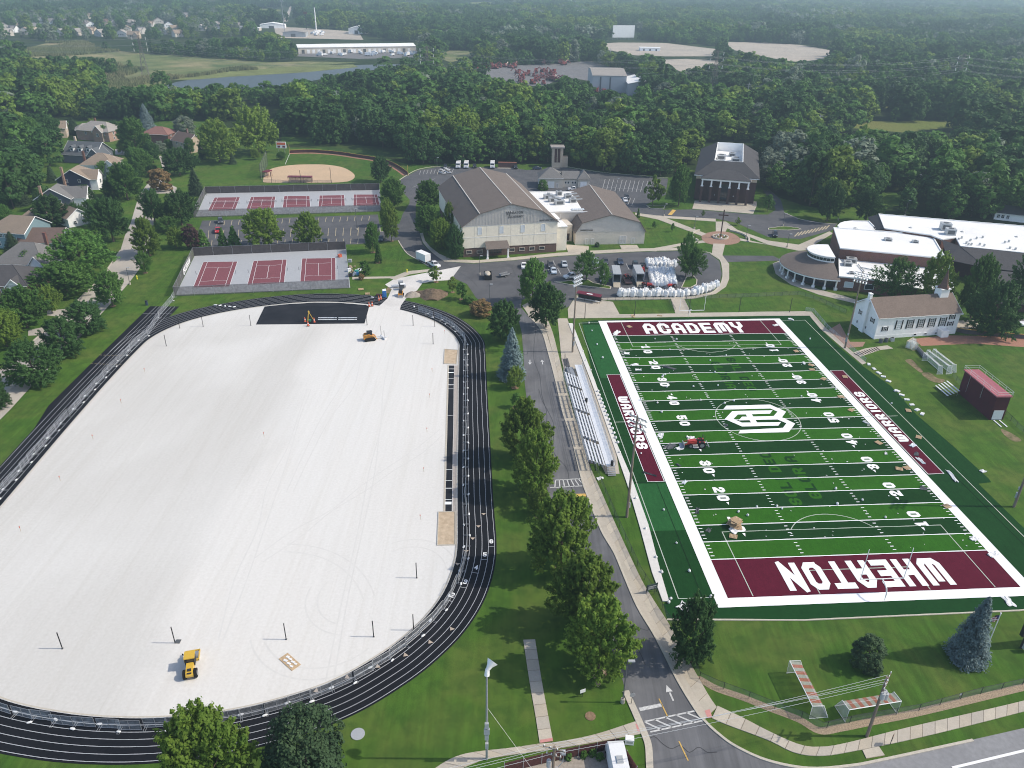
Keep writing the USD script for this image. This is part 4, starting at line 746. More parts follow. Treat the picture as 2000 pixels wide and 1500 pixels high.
# ---- link block with roof plant
lk = thing('link_building', 'flat white-roofed link with air units between the two gabled halls', 'building', gx, GYM_RZ)
lp = Polygon([(37.75, 18.6), (39.4, 18.6), (50.3, 16.4), (55.0, 45.8), (33.75, 49), (33.75, 18.6)])
part(lk, 'wall', MB().ext(lp, 0, 8.8), m_ltgrey); part(lk, 'roof', MB().ext(lp.buffer(.1, join_style=2), 8.8, 8.95), m_membrane)
part(lk, 'parapet', MB().ext(lp.buffer(.12, join_style=2).difference(lp.buffer(-.25, join_style=2)), 8.95, 9.3), m_membrane)
part(lk, 'entrance_wall', MB().b0(37.7, 42.6, 11.0, 18.5, 0, 6.2), m_beige); dd = part(lk, 'door', MB().b0(38.4, 41.6, 10.92, 11.0, 0.4, 3.0), m_doorbrown)
for u in (39.1, 40.8): part(dd, 'door_glass', MB().b0(u - .4, u + .4, 10.89, 10.92, 1.1, 2.6), m_glass)
window(lk, (38.5, 18.5), 'f', 2.6, 7.4, 2.2, 1.0)
for u, v, d in ((40.8, 38, (3.6, 2.4, 1.7)), (41.6, 33.5, (3.8, 2.4, 1.7)), (42.6, 29, (3.6, 2.4, 1.8)), (46.4, 42.5, (2.2, 2.0, 1.7)), (48.6, 37.5, (2.8, 2.2, 1.6)), (48.6, 31, (2.6, 2.0, 1.6))): unit(lk, (u, v, 8.95), d)
for u, v, w, l in ((51.5, 42, 4.6, 1.1), (51.8, 37.5, 3.0, .9), (52.0, 33, 3.2, .9), (44.5, 35, 1.2, 6), (42.6, 42.5, 1.0, 4)): part(lk, 'duct', MB().b0(u - w / 2, u + w / 2, v - l / 2, v + l / 2, 9.1, 9.6), m_hvac)
for i in range(6): part(lk, 'skylight', MB().box((45.4 + i * .78, 20.4 - i * .12, 9.25), (.66, 2.0, .12), -.15), m_paleglass)
# ---- second hall
h2 = thing('hall', 'grey-beige gabled hall right of the gymnasium with a roller door', 'hall', G(1123, 478), math.radians(5.94))
HW, HD = 25.6, 43.0
p2 = [(0, 4.7), (2.2, 8.0), (HW / 2, 10.9), (HW - 2.2, 8.0), (HW, 4.7)]
part(h2, 'wall', MB().b0(0, HW, 0, HD, 0, 4.7), m_beige)
for v in (-.06, HD - .24): gable_end(h2, p2, v, .3, m_ltgrey)
for i in range(4):
    (u0, z0), (u1, z1) = p2[i], p2[i + 1]
    if i == 0: u0, z0 = u0 - .3, z0 - .45
    if i == 3: u1, z1 = u1 + .3, z1 - .45
    roof_panel(h2, None, 'roof_slope', (u0, -.5, z0), (u0, HD + .5, z0), (u1, HD + .5, z1), (u1, -.5, z1), .25, m_groof)
part(h2, 'ridge_cap', MB().b0(HW / 2 - .15, HW / 2 + .15, -.52, HD + .52, 11.1, 11.22), m_ltgrey)
window(h2, (0, 0), 'f', 17.6, 1.6, 2.3, 2.8, m_trim, m_ltgrey, name='roller_door', bars=5, depth=.08)
for s in (4.2, 6.4, 21.4): window(h2, (0, 0), 'f', s, 1.15, .95, 2.1, m_trim, m_beige, name='door', depth=.06)
sign(h2, 'WARRIOR DOME', .42, 1.6, 5.2, -.13, m_dark)
# ---- maintenance building with chapel-like tower
mt = thing('maintenance_building', 'low beige maintenance building with hipped grey roofs and white roller doors', 'building', (10.9, 356.6, 0), math.radians(1.7))
gable(mt, 0, 10.8, 0, 11, 0, 4.6, 8.2, m_beige, m_roofgrey, hip=5.3); gable(mt, 10.8, 18.2, 1.2, 9, 0, 4.2, 6.6, m_beige, m_roofgrey, trim=None, names=('middle_wall', 'middle_roof')); gable(mt, 17.8, 23.0, .3, 8, 0, 4.4, 7.2, m_beige, m_roofgrey, axis='v', hips=(2.6, 2.6), names=('side_wall', 'side_roof'))
for s, w in ((5.4, 2.9), (20.3, 2.9)): window(mt, (0, 0 if s < 10 else .3), 'f', s, 1.5, w, 2.9, m_trim, m_whitewall, name='roller_door', bars=3)
window(mt, (0, 0), 'f', 8.3, 1.1, .9, 2.1, m_trim, m_ltgrey, name='door')
for s in (12.2, 13.4, 15.4, 16.6): window(mt, (0, 1.2), 'f', s, 2.3, .8, 1.0)
tw = thing('tower', 'short cream tower with brown louvred panels and a flat cap', 'tower', G(1078, 327), math.radians(2))
part(tw, 'shaft', MB().b0(0, 5.4, 0, 5, 0, 9.6), m_tanwall); part(tw, 'roof_cap', MB().b0(-.9, 6.1, -.8, 5.6, 9.6, 10.2), m_roofpale); part(tw, 'louvre', MB().b0(1.1, 2.3, -.08, 0, 2.5, 9.3), m_doorbrown); part(tw, 'louvre', MB().b0(2.7, 4.0, -.08, 0, 2.5, 9.3), m_doorbrown); part(tw, 'stack', MB().b0(5.4, 8.0, .6, 3.4, 0, 5.2), m_tanwall)
# ---- columned brick hall
bh = thing('brick_hall', 'dark brick hall with tall white-topped columns and a roof well', 'hall', (78.7, 341.0, 0), math.radians(-14.6))
BW, BD = 25.4, 56.5
part(bh, 'wall', MB().b0(0, BW, 0, BD, 0, 9.2), m_brickdark); part(bh, 'frieze', MB().b0(-.04, BW + .04, -.04, BD + .04, 9.2, 10.9), m_tanwall)
zt, zi = 10.9, 15.9; I = 6.6; o = .9
ring = [((-o, -o), (BW + o, -o), (BW - I, I), (I, I)), ((BW + o, -o), (BW + o, BD + o), (BW - I, BD - I), (BW - I, I)), ((BW + o, BD + o), (-o, BD + o), (I, BD - I), (BW - I, BD - I)), ((-o, BD + o), (-o, -o), (I, I), (I, BD - I))]
for a, b, c, d in ring: roof_panel(bh, None, 'roof_slope', (*a, zt), (*b, zt), (*c, zi), (*d, zi), .2, m_roofdark)
part(bh, 'eave_trim', MB().ext(sbox(-o - .06, -o - .06, BW + o + .06, BD + o + .06).difference(sbox(0, 0, BW, BD)), 10.62, 10.88), m_trim)
well = sbox(I, I, BW - I, BD - I)
part(bh, 'roof_well', MB().ext(well.difference(well.buffer(-.25, join_style=2)), 12.2, 16.15), m_membrane); part(bh, 'well_floor', MB().b0(I, BW - I, I, BD - I, 12.0, 12.2), m_membrane)
for u, v, d in ((9.2, 30, (4, 4, 2)), (9.6, 18, (3.2, 4, 1.8)), (15.8, 26, (4, 5, 2)), (14, 38, (3, 3, 1.6))): unit(bh, (u, v, 12.2), d)
gable(bh, 2.4, 22.6, -4.2, 8, 9.6, 10.5, 14.4, m_trim, m_roofdark, axis='v', hips=(10, 0), names=('portico_beam', 'portico_roof'), over=.35)
for i in range(6):
    u = 2.9 + i * 3.84; col = part(bh, 'column', MB().box((u, -3.7, 3.5), (.95, .95, 7.0)), m_brickdark); part(col, 'column_capital', MB().box((u, -3.7, 8.3), (.7, .7, 2.6), taper=.85).box((u, -3.7, 7.05), (1.1, 1.1, .25)), m_trim)
window(bh, (0, 0), 'f', 12.6, 4.2, 3.6, 6.6, m_dark, m_glass, name='door', bars=3)
for s in (5, 9, 16.4, 20.4): window(bh, (0, -.04), 'f', s, 9.9, 2.6, 1.0, m_trim, m_glass)
for s in (8.6, 16.6): part(bh, 'wall_lamp', MB().box((s, -.12, 2.7), (.3, .24, .4)), m_trim)
# ---- white-roofed school
sc = thing('school_building', 'sprawling school with bright white flat roofs, brick walls and shingled mansards', 'school')
def block(t, pts, z, z0, wallm, roofm, name='wing', par=.35):
    pl = P(pts, z); w = part(t, name + '_wall', MB().ext(pl, z0, z - .05), wallm); part(t, name + '_roof', MB().ext(pl.buffer(.08, join_style=2), z - .05, z + .08), roofm)
    part(w, 'parapet', MB().ext(pl.buffer(.1, join_style=2).difference(pl.buffer(-.25, join_style=2)), z + .08, z + par), roofm); return pl
block(sc, [(1638, 505), (1639, 541), (1710, 548), (1800, 566), (1862, 566), (1852, 500), (1648, 484)], 4.2, 0, m_brick, m_membrane, 'low_wing')
block(sc, [(1628, 445.5), (1820, 460), (1847, 506), (1641, 486)], 7.7, 0, m_brick, m_membrane, 'central_wing')
block(sc, [(1636, 442), (1641, 437), (1650, 434), (1665, 432.5), (1697, 433), (1712, 448), (1700, 452), (1640, 447)], 6.6, 0, m_brick, m_membrane, 'curved_wing')
block(sc, [(1716, 419), (1835, 429), (2080, 449), (2080, 501), (2000, 495), (1942, 489), (1876, 482), (1867, 465), (1840, 469), (1817, 460), (1727, 447)], 8.4, 0, m_brick, m_membrane, 'rear_wing')
def q3(pts): return [G(x, y, z) for x, y, z in pts]
roof_panel(sc, None, 'mansard_slope', *q3([(1695, 425, 6.2), (1706, 452, 6.2), (1728, 447, 8.5), (1717, 419, 8.5)]), .2, m_roofdark)
for q in ([(1850, 508, 5.2), (1926, 524, 5.2), (1876, 482, 8.5), (1840, 469, 8.5)], [(1926, 524, 5.2), (2085, 542, 5.2), (2080, 501, 8.5), (1876, 482.5, 8.5)]): roof_panel(sc, None, 'mansard_slope', *q3(q), .2, m_roofdark)
roof_panel(sc, None, 'mansard_slope', *q3([(1930, 592, 2.8), (2060, 600, 2.8), (2060, 541, 5.0), (1926, 527, 5.0)]), .2, m_roofdark)
part(sc, 'low_wall', MB().ext(P([(1928, 588), (2060, 597), (2060, 548), (1926, 532)], 2.8).buffer(-.4), 0, 2.8), m_brickdark)
part(sc, 'low_wall', MB().ext(P([(1852, 506), (1926, 522), (2080, 540), (2080, 503), (1880, 486)], 5).buffer(-.5), 0, 5.1), m_brickdark)
A0 = G(1639, 541, 4.2); A1 = G(1710, 548, 4.2); wr = math.atan2(A1[1] - A0[1], A1[0] - A0[0])
wb = UsdGeom.Xform.Define(stage, path_for(ppath(sc), 'window_wall')); _place(wb, (A0[0], A0[1], 0), wr, None); wb = wb.GetPrim()
for s, gm in ((3.3, m_paleglass), (9.3, m_glass)):
    f = MB()
    for du, dz, ww, hh in ((-1.3, 0, .14, 1.9), (1.3, 0, .14, 1.9), (0, .88, 2.5, .14), (0, -.88, 2.5, .14)): f.box((s + du, -.1, 2 + dz), (ww, .1, hh))
    part(wb, 'window_frame', f, m_trim); part(wb, 'pane', MB().box((s, -.06, 2), (2.5, .04, 1.7)), gm)
def up(px, py, z): return G(px, py, z)
for i, (px, py, z, d) in enumerate(((1690, 505, 4.2, (4.0, 3, 2.2)), (1662, 512, 4.2, (3.2, 2.6, 1.5)), (1655, 518, 4.2, (2.4, 3.2, 1.3)), (1785, 515, 4.2, (3, 3, 1.8)), (1734, 470, 7.7, (2.4, 2, .9)), (1787, 474, 7.7, (2, 1.6, .8)), (1845, 449, 8.4, (3.4, 3, 2.6)), (1855, 458, 8.4, (3.2, 2.8, 2.2)), (1663, 535, 4.2, (1.6, 1.4, .7)))): unit(sc, up(px, py, z), d, wr)
vt = [(1872, 469), (1878, 466), (1887, 476), (1891, 479), (1895, 471), (1897, 479), (1907, 467), (1913, 479), (1922, 481), (1919, 465), (1962, 475), (1970, 473), (1972, 486), (1983, 488)]
for px, py in vt: part(sc, 'roof_vent', MB().cyl(up(px, py, 8.45), .35, .8, 8), m_hvac)
for px, py in ((1779, 445), (1880, 453), (1986, 463), (1671, 446)): part(sc, 'roof_drain', MB().cyl(up(px, py, 8.47 if px > 1700 else 6.7), .9, .35, 10, r2=.3), m_hvac)
part(sc, 'roof_pipe', MB().tube([up(1680, 522, 4.6), up(1705, 527, 4.6), up(1722, 528, 4.6)], .18, 6).tube([up(1676, 516, 4.6), up(1688, 530, 4.6)], .15, 6), m_hvac)
# rotunda
rc = np.array([102.9, 245.3]); RO, RI, DZ = 14.6, 6.4, 8.3
ro = thing('rotunda', 'round grey-roofed rotunda with white columns and a glazed drum', 'rotunda', (rc[0], rc[1], 0))
an = np.radians(np.linspace(72, 268, 50)); sx = lambda r, z: np.c_[np.cos(an) * r, np.sin(an) * r, np.full(len(an), z)]
def shell(name, r0, z0, r1, z1, m, par=None, th=.2):
    a, b, c, d = sx(r0, z0), sx(r1, z1), sx(r1, z1 - th), sx(r0, z0 - th); n = len(an); mb = MB(); v = np.vstack([a, b, c, d]); f = []
    for i in range(n - 1):
        for k, l in ((0, 1), (1, 2), (2, 3), (3, 0)): f.append([k * n + i, k * n + i + 1, l * n + i + 1, l * n + i])
    f += [[0, n, 2 * n, 3 * n], [n - 1, 4 * n - 1, 3 * n - 1, 2 * n - 1]]
    return part(par or ro, name, mb.add(v, f), m)
shell('ring_roof', RO, 3.6, RI - .1, 6.5, m_groof); shell('eave_band', RO + .06, 3.5, RO - .5, 3.5, m_trim, th=.35)
shell('inner_wall', RO - 3.2, 3.3, RO - 3.4, 3.3, m_brickdark, th=3.3); shell('drum_wall', RI, 8.2, RI - .3, 8.2, m_trim, th=2.0)
dk = MB().flat(Polygon(np.vstack([sx(RI + .35, 0)[:, :2]])).buffer(0), 0); part(ro, 'drum_roof', MB().ext(Polygon(sx(RI + .35, 0)[:, :2]).convex_hull, DZ - .1, DZ + .15), m_membrane)
for a in np.radians(np.linspace(150, 262, 12)): part(ro, 'drum_window', MB().box((math.cos(a) * (RI + .03), math.sin(a) * (RI + .03), 7.35), (.08, 1.0, .85), a), m_glass)
for a in np.radians(np.linspace(168, 265, 8)): part(ro, 'column', MB().cyl((math.cos(a) * (RO - .75), math.sin(a) * (RO - .75), 0), .28, 3.3, 10, r2=.24).box((math.cos(a) * (RO - .75), math.sin(a) * (RO - .75), .35), (.95, .95, .7), a), m_trim)
for a in np.radians(np.linspace(174, 258, 9)): part(ro, 'window', MB().box((math.cos(a) * (RO - 3.1), math.sin(a) * (RO - 3.1), 1.7), (.1, 2.0, 2.3), a), m_glass)
# ---- chapel
cp = thing('chapel', 'white clapboard chapel with brown roof and small steeple', 'chapel', (98.9, 194.2, 0), math.radians(11.0))
CL, CW = 25.0, 11.0
gable(cp, 0, CL, 0, CW, 0, 6.3, 9.9, m_whitewall, m_roofchapel, over=.3)
part(cp, 'plinth', MB().b0(-.05, CL + .05, -.05, CW + .05, 0, 1.0), m_whitewall)
for i in range(5): window(cp, (0, 0), 'f', 6.6 + i * 3.35, 3.9, 1.3, 2.5, bars=3, shutters=True, gm=m_paleglass if i == 0 else plain('old_pane', (0.16, 0.17, 0.175), 0.2))
for s, z in ((2.6, 2.9), (22.6, 5.2), (22.6, 3.2)): window(cp, (0, 0), 'f', s, z, 1.0, 1.2, bars=1, shutters=True)
for s in (12.4, 15.6, 18.9): window(cp, (0, -.05), 'f', s, .6, .8, .45, fr=.06)
for s, z in ((3.0, 4.6), (8.6, 4.6)): window(cp, (0, CW), 'l', s, z, .9, 1.2, bars=1, shutters=True)
for s, z in ((2.4, 1.6), (6.6, 1.6)): window(cp, (0, CW), 'l', s, z, .5, .8, fr=.06)
part(cp, 'chimney', MB().b0(-.75, -.02, 4.6, 6.4, 0, 9.3).b0(-.55, .2, 5.0, 6.0, 9.3, 11.1).b0(-.62, .27, 4.93, 6.07, 11.1, 11.3), m_whitewall)
part(cp, 'cellar_bulkhead', MB().b0(19.2, 21.4, -2.0, -.05, 0, 2.0), m_whitewall)
sp = part(cp, 'steeple', MB().b0(20.6, 23.2, 4.2, 6.8, 8.6, 11.6).b0(20.4, 23.4, 4.0, 7.0, 11.6, 11.8), m_whitewall)
part(sp, 'spire', MB().tube([(21.9, 5.5, 11.8), (21.9, 5.5, 12.5), (21.9, 5.5, 17.2)], [2.0, 1.3, .05], 4), shingle('spire_brown', (0.135, 0.085, 0.07)))
part(sp, 'finial', MB().cyl((21.9, 5.5, 17.2), .04, 1.2, 5), m_trim)
part(cp, 'cornice_return', MB().b0(CL - .3, CL + .5, -.5, .5, 5.9, 6.25), m_trim)
# ---- press box / storage shed
sh = thing('press_box', 'tall maroon cinder-block press box with a railed roof deck', 'shed', (107.4, 151.1, 0), math.radians(90 + 2.6))
m_block = brickm('maroon_block', (0.10, 0.022, 0.03), (0.085, 0.019, 0.026), (0.055, 0.016, 0.02)); m_deck = mat('deck_pink', (0.36, 0.12, 0.14), 0.85, 0.15, 2.0)
part(sh, 'wall', MB().b0(0, 12.8, -3.2, 0, 0, 5.9), m_block); part(sh, 'roof_deck', MB().b0(-.25, 13.05, -3.4, .25, 5.9, 6.15), m_deck)
part(sh, 'roller_door', MB().box((-.05, -1.6, 1.3), (.1, 2.3, 2.3)), m_paleglass)
for u in (5.0, 10.2): part(sh, 'downpipe', MB().cyl((u, .06, 1.6 if u > 8 else 3.0), .05, 4.2 if u > 8 else 2.8, 6), m_steel)
rl = MB()
for a, b in (((-.2, -3.35), (13, -3.35)), ((-.2, .2), (13, .2)), ((-.2, -3.35), (-.2, .2)), ((13, -3.35), (13, .2))):
    for z in (6.7, 7.2): rl.tube([(*a, z), (*b, z)], .035, 5)
    for t in np.linspace(0, 1, 6 if abs(a[0] - b[0]) > 3 else 2): rl.cyl((a[0] + (b[0] - a[0]) * t, a[1] + (b[1] - a[1]) * t, 6.15), .035, 1.05, 5)
part(sh, 'railing', rl, plain('rail_pale', (0.55, 0.6, 0.57)))
for y in (-.9, -2.2): part(sh, 'ramp', MB().b0(-3.2, -.3, y - .12, y + .12, .05, .15), m_trim)
# ---- houses
def house(label, pa, pb, zr, ze, W, wallm, roofm, hip=0.0, ext=(0.0, 0.0), chim=None, wins=(), cat='house', name='house', hips=None, dormers=0, cross=None, wingm=None, face='f'):
    """a house whose ridge runs between two points of the photograph; ext lengthens the walls past the ridge ends"""
    a, b = G(*pa, zr), G(*pb, zr); d = b - a; L = math.hypot(d[0], d[1]); rz = math.atan2(d[1], d[0])
    u = np.array([math.cos(rz), math.sin(rz)]); v = np.array([-u[1], u[0]])
    o = a[:2] - u * ext[0] - v * W / 2; L2 = L + ext[0] + ext[1]
    t = thing(name, label, cat, (o[0], o[1], 0), rz)
    hp = hips if hips is not None else ((ext[0], ext[1]) if ext[0] else (hip, hip))
    gable(t, 0, L2, 0, W, 0, ze, zr, wallm, roofm, hips=hp, over=.5)
    for s, z in wins: window(t, (0, 0), 'f', s * L2, z, 1.1, 1.4, bars=1)
    for fc, og in (('r', (L2, 0)), ('l', (0, W))):
        for s in (.3, .7):
            for z in ([1.6, 4.2] if ze > 4.5 else [1.5]): window(t, og, fc, s * W, z, 1.0, 1.3, bars=1)
    if chim: part(t, 'chimney', MB().box((chim[0] * L2, chim[1] * W, (zr + 1.3) / 2), (.9, .8, zr + 1.3)).box((chim[0] * L2, chim[1] * W, zr + 1.35), (1.05, .95, .15)), m_brick if chim[2:] == () else chim[2])
    for k in range(dormers):
        s = L2 * (.25 + .25 * k); sl = (zr - ze) / (W / 2); y0 = W * .12; zb = ze + sl * y0
        dm = part(t, 'dormer', MB().b0(s - .9, s + .9, y0 - .2, y0 + 2.6, zb - .3, zb + 1.7), m_trim)
        for sg in (-1, 1): roof_panel(t, dm, 'dormer_roof', (s + sg * 1.2, y0 - .5, zb + 1.55), (s + sg * 1.2, y0 + 3.4, zb + 1.55), (s, y0 + 3.4, zb + 2.7), (s, y0 - .5, zb + 2.7), .1, roofm)
        part(dm, 'pane', MB().b0(s - .55, s + .55, y0 - .24, y0 - .2, zb + .3, zb + 1.4), m_glass)
    if cross:                                                            # a cross wing with its own gable: (position along ridge, width, reach beyond wall, ridge height, side)
        c, w, reach, zz, sd = cross; s = c * L2
        y0, y1 = (-reach, W / 2) if sd == 'f' else (W / 2, W + reach)
        gable(t, s - w / 2, s + w / 2, y0, y1, 0, ze * .96, zz, wingm or wallm, roofm, axis='v', names=('wing_wall', 'wing_roof'), over=.4)
        window(t, (s - w / 2, y0), 'f', w / 2, ze * .62, 1.6, 1.6, bars=1) if sd == 'f' else window(t, (s + w / 2, y1), 'b', w / 2, ze * .62, 1.6, 1.6, bars=1)
    return t
wl = ((.2, 4.2), (.5, 4.2), (.8, 4.2), (.2, 1.6), (.8, 1.6))
house('tan-roofed cream house half hidden at the far top of the left street', (100, 237), (127, 236), 8.5, 5.4, 10, m_tanwall, m_rooftan)
house('large brick house with pale weathered hip roof and front gable', (178, 236), (206, 238), 9.5, 5.6, 13, m_brickpale, m_roofpale, ext=(6, 6), chim=(.35, .6), cross=(.72, 6, 1.5, 8.6, 'f'), wins=((.86, 4), (.3, 4)))
house('low grey-roofed wing house joined left of the large brick house', (161, 241), (180, 240), 7.2, 4.6, 10, m_brickpale, m_roofpale, ext=(4, 1))
house('grey house with three white dormers in its slate roof', (135, 275), (198, 278), 9.2, 4.2, 14, m_greyblue, m_roofslate, dormers=3, chim=(.02, .8, m_tanwall), cross=(.97, 7, 0.5, 7.5, 'f'))
house('pale grey house with a tan pyramid roof beside the dormered house', (190, 299), (200, 299), 9.2, 5.4, 13, m_whitewall, m_rooftan, ext=(6, 6), chim=(.05, .3), cross=(.9, 5, 1.0, 7.4, 'f'), wins=((.55, 4), (.65, 4)))
house('navy gabled house with a brown chimney and white cross gable', (137, 332), (160, 318), 9.0, 5.0, 13, m_navy, m_rooftan, chim=(-.05, .75, m_brickpale), cross=(.35, 8, 3, 8.0, 'f'), wingm=m_whitewall, hips=(0, 5))
house('dark grey gabled house with a tan chimney below the navy house', (97, 369), (120, 353), 9.0, 5.0, 13, m_greyblue, m_roofgrey, chim=(-.06, .75, m_brickpale), cross=(.5, 8, 5, 8.2, 'f'), wingm=m_whitewall, hips=(0, 5))
house('small white house showing behind the street tree', (120, 397), (149, 408), 6.4, 3.6, 8, m_whitewall, m_rooftan)
house('tiny tan-roofed outbuilding between left trees', (62, 407), (68, 407), 5.0, 3.0, 6, m_greyblue, m_rooftan, ext=(2.5, 2.5))
house('teal two-storey house with a broad tan hip roof', (20, 420), (66, 423), 10.0, 6.0, 13, m_teal, m_rooftan, hips=(6, 0), ext=(6, 0), chim=(-.02, .5), wins=((.25, 4.6), (.4, 4.6), (.52, 4.6), (.2, 1.8), (.3, 1.8)))
house('long brown-roofed garage wing of the teal house', (43, 445), (126, 445), 6.6, 3.2, 10, m_teal, m_roofbrown)
house('grey-roofed house with one white dormer beside the big street tree', (40, 473), (66, 474), 8.6, 4.0, 14, m_greyblue, m_roofgrey, ext=(6, 6), chim=(.62, .95), cross=(.92, 5, 1.2, 6.8, 'f'), wingm=m_whitewall)
house('brick house with a dark hip roof at the left edge', (-60, 519), (24, 518), 9.0, 5.4, 14, m_brickpale, m_roofdark, ext=(6, 6), wins=((.72, 3.6), (.9, 3.6)), cross=(.86, 4, .4, 7.2, 'f'), wingm=m_whitewall)
house('red-brown hip-roofed brick house before the blue spruce', (304, 247), (316, 247.5), 8.0, 5.0, 12, m_brick, m_roofred, ext=(6, 6))
house('brown gabled house with cream end wall beside the ball field', (349, 256.5), (380, 263), 9.0, 5.4, 10, m_tanwall, m_roofbrown, chim=(.22, .8), wins=((.3, 4.2), (.6, 4.2), (.8, 4.2), (.4, 1.6), (.75, 1.6)))
house('low dark-roofed house at the right edge above the school', (1945, 399), (2010, 406), 5.0, 3.0, 11, m_whitewall, m_roofdark, hip=4, wins=((.12, 1.6), (.25, 1.6), (.4, 1.6)))
house('small grey-roofed house behind trees at the upper right', (1917, 386), (1938, 392), 5.0, 3.0, 9, m_beige, m_roofgrey)
# ---- things of the far distance
frng = random.Random(5)
FAR_HOUSES = [(8, 57), (28, 63), (50, 67), (35, 50), (80, 46), (100, 48), (120, 70), (130, 49), (155, 69), (180, 66), (198, 71), (165, 51), (178, 54), (205, 49), (225, 51), (258, 50), (246, 62), (263, 75), (240, 72), (295, 53), (330, 54), (341, 62), (322, 67), (348, 72), (363, 35), (175, 36), (425, 54), (470, 56), (395, 60), (15, 70), (66, 58), (278, 66), (310, 46)]
for i, (px, py) in enumerate(FAR_HOUSES):
    p = G(px, py); L = frng.uniform(12, 16); W = frng.uniform(8, 11)
    wm = frng.choice([m_whitewall, m_beige, m_tanwall, m_beige, m_ltgrey]); rm = frng.choice([m_rooftan, m_roofgrey, m_roofpale, m_roofbrown, m_roofred if i % 5 == 0 else m_roofpale])
    t = thing('distant_house', 'small gabled house among trees of the distant left suburb', 'house', (p[0], p[1], 0), frng.uniform(-.6, .9), group='distant suburb houses')
    gable(t, -L / 2, L / 2, -W / 2, W / 2, 0, 5.0, 9.2, wm, rm, axis='u' if i % 2 else 'v', trim=None)
    if i % 2: gable(t, L * .1, L * .45, -W * .85, 0, 0, 5.2, 8.0, wm, rm, axis='v', trim=None, names=('wing_wall', 'wing_roof'))
    for s in (-3, 0, 3): part(t, 'window', MB().box((s, -W / 2 - .05, 3.2), (1.2, .1, 1.5)), m_glass)
def far_box(name, label, cat, pts, h, wm, rm, n=0):
    pl = P(pts); t = thing(name, label, cat); part(t, 'wall', MB().ext(pl, 0, h), wm); part(t, 'roof', MB().ext(pl.buffer(.6, join_style=2), h, h + .5), rm)
    return t
a, b = G(583, 105), G(812, 101.5); wr_ = math.atan2(b[1] - a[1], b[0] - a[0]); wl_ = math.hypot(*(b - a)[:2])
wh = thing('warehouse', 'very long low white warehouse with loading doors in the distance', 'warehouse', a, wr_)
gable(wh, 0, wl_, 0, 26, 0, 6.5, 9.0, m_beige, m_membrane, trim=None)
for i in range(22): part(wh, 'loading_door', MB().b0(4 + i * (wl_ - 8) / 22, 7.2 + i * (wl_ - 8) / 22, -.1, 0, 0, 4.2), m_whitewall if i % 4 else m_hvacd)
for nm, lb, pa, L, W, ze, zr, rz, wm, rm in (('shed', 'pale grey sloped shed left of the distant mast', (553, 72), 32, 26, 6, 8, .1, m_greymetal, m_roofpale), ('shed', 'white gabled shed right of the distant yard', (681, 66), 26, 30, 7, 10.5, .05, m_whitewall, m_membrane), ('shed', 'white arched shed at the far left of the distant yard', (508, 55), 40, 24, 5, 8, .2, m_whitewall, m_membrane), ('shed', 'low white building with pale roof in the distant left trees', (408, 61), 36, 20, 4, 6, .2, m_whitewall, m_roofpale), ('shed', 'long white-walled low building behind left suburb trees', (450, 60), 44, 18, 4, 5.6, .1, m_beige, m_membrane)):
    p = G(*pa); t = thing(nm, lb, 'shed', (p[0], p[1], 0), rz); gable(t, 0, L, 0, W, 0, ze, zr, wm, rm, axis='v', trim=None); part(t, 'door', MB().b0(L * .35, L * .55, -.1, 0, 0, ze * .7), m_hvacd)
p = G(1156, 180); ib = thing('industrial_shed', 'big grey corrugated industrial shed with a pale roof', 'shed', (p[0], p[1], 0), -.02)
gable(ib, 0, 28, 0, 62, 0, 13, 15.5, m_greymetal, m_roofpale, trim=None); gable(ib, 28.1, 47, -16, 30, 0, 9, 11, m_greymetal, m_membrane, axis='v', trim=None, names=('side_wall', 'side_roof'))
for u in (6, 14): part(ib, 'dark_bay', MB().b0(u, u + 1.2, -.12, 0, 0, 12), m_hvacd)
p = G(1196, 78); q = G(1238, 78); L = math.hypot(*(q - p)[:2])
scr = thing('drive_in_screen', 'huge blank white drive-in movie screen standing above the trees', 'movie screen', p, math.atan2(q[1] - p[1], q[0] - p[0]))
part(scr, 'screen_face', MB().b0(0, L, 0, .8, 3.2, 20.0), m_whitewall); fr_ = MB()
for i in range(9): fr_.tube([(L * i / 8, .8, 0), (L * i / 8, .9, 19.5)], .3, 5); fr_.tube([(L * i / 8, 7, 0), (L * i / 8, .9, 13)], .25, 5)
part(scr, 'support_frame', fr_, m_galv)
p = G(1268, 99.5); t = thing('snack_building', 'tiny flat white building in the middle of the drive-in ground', 'building', (p[0] - 12, p[1], 0)); part(t, 'wall', MB().b0(0, 26, 0, 10, 0, 3.6), m_whitewall); part(t, 'roof', MB().b0(-.6, 26.6, -.6, 10.6, 3.6, 4), m_membrane)
for u in (4, 12, 20): part(t, 'door', MB().b0(u, u + 2, -.1, 0, 0, 2.4), m_hvacd)
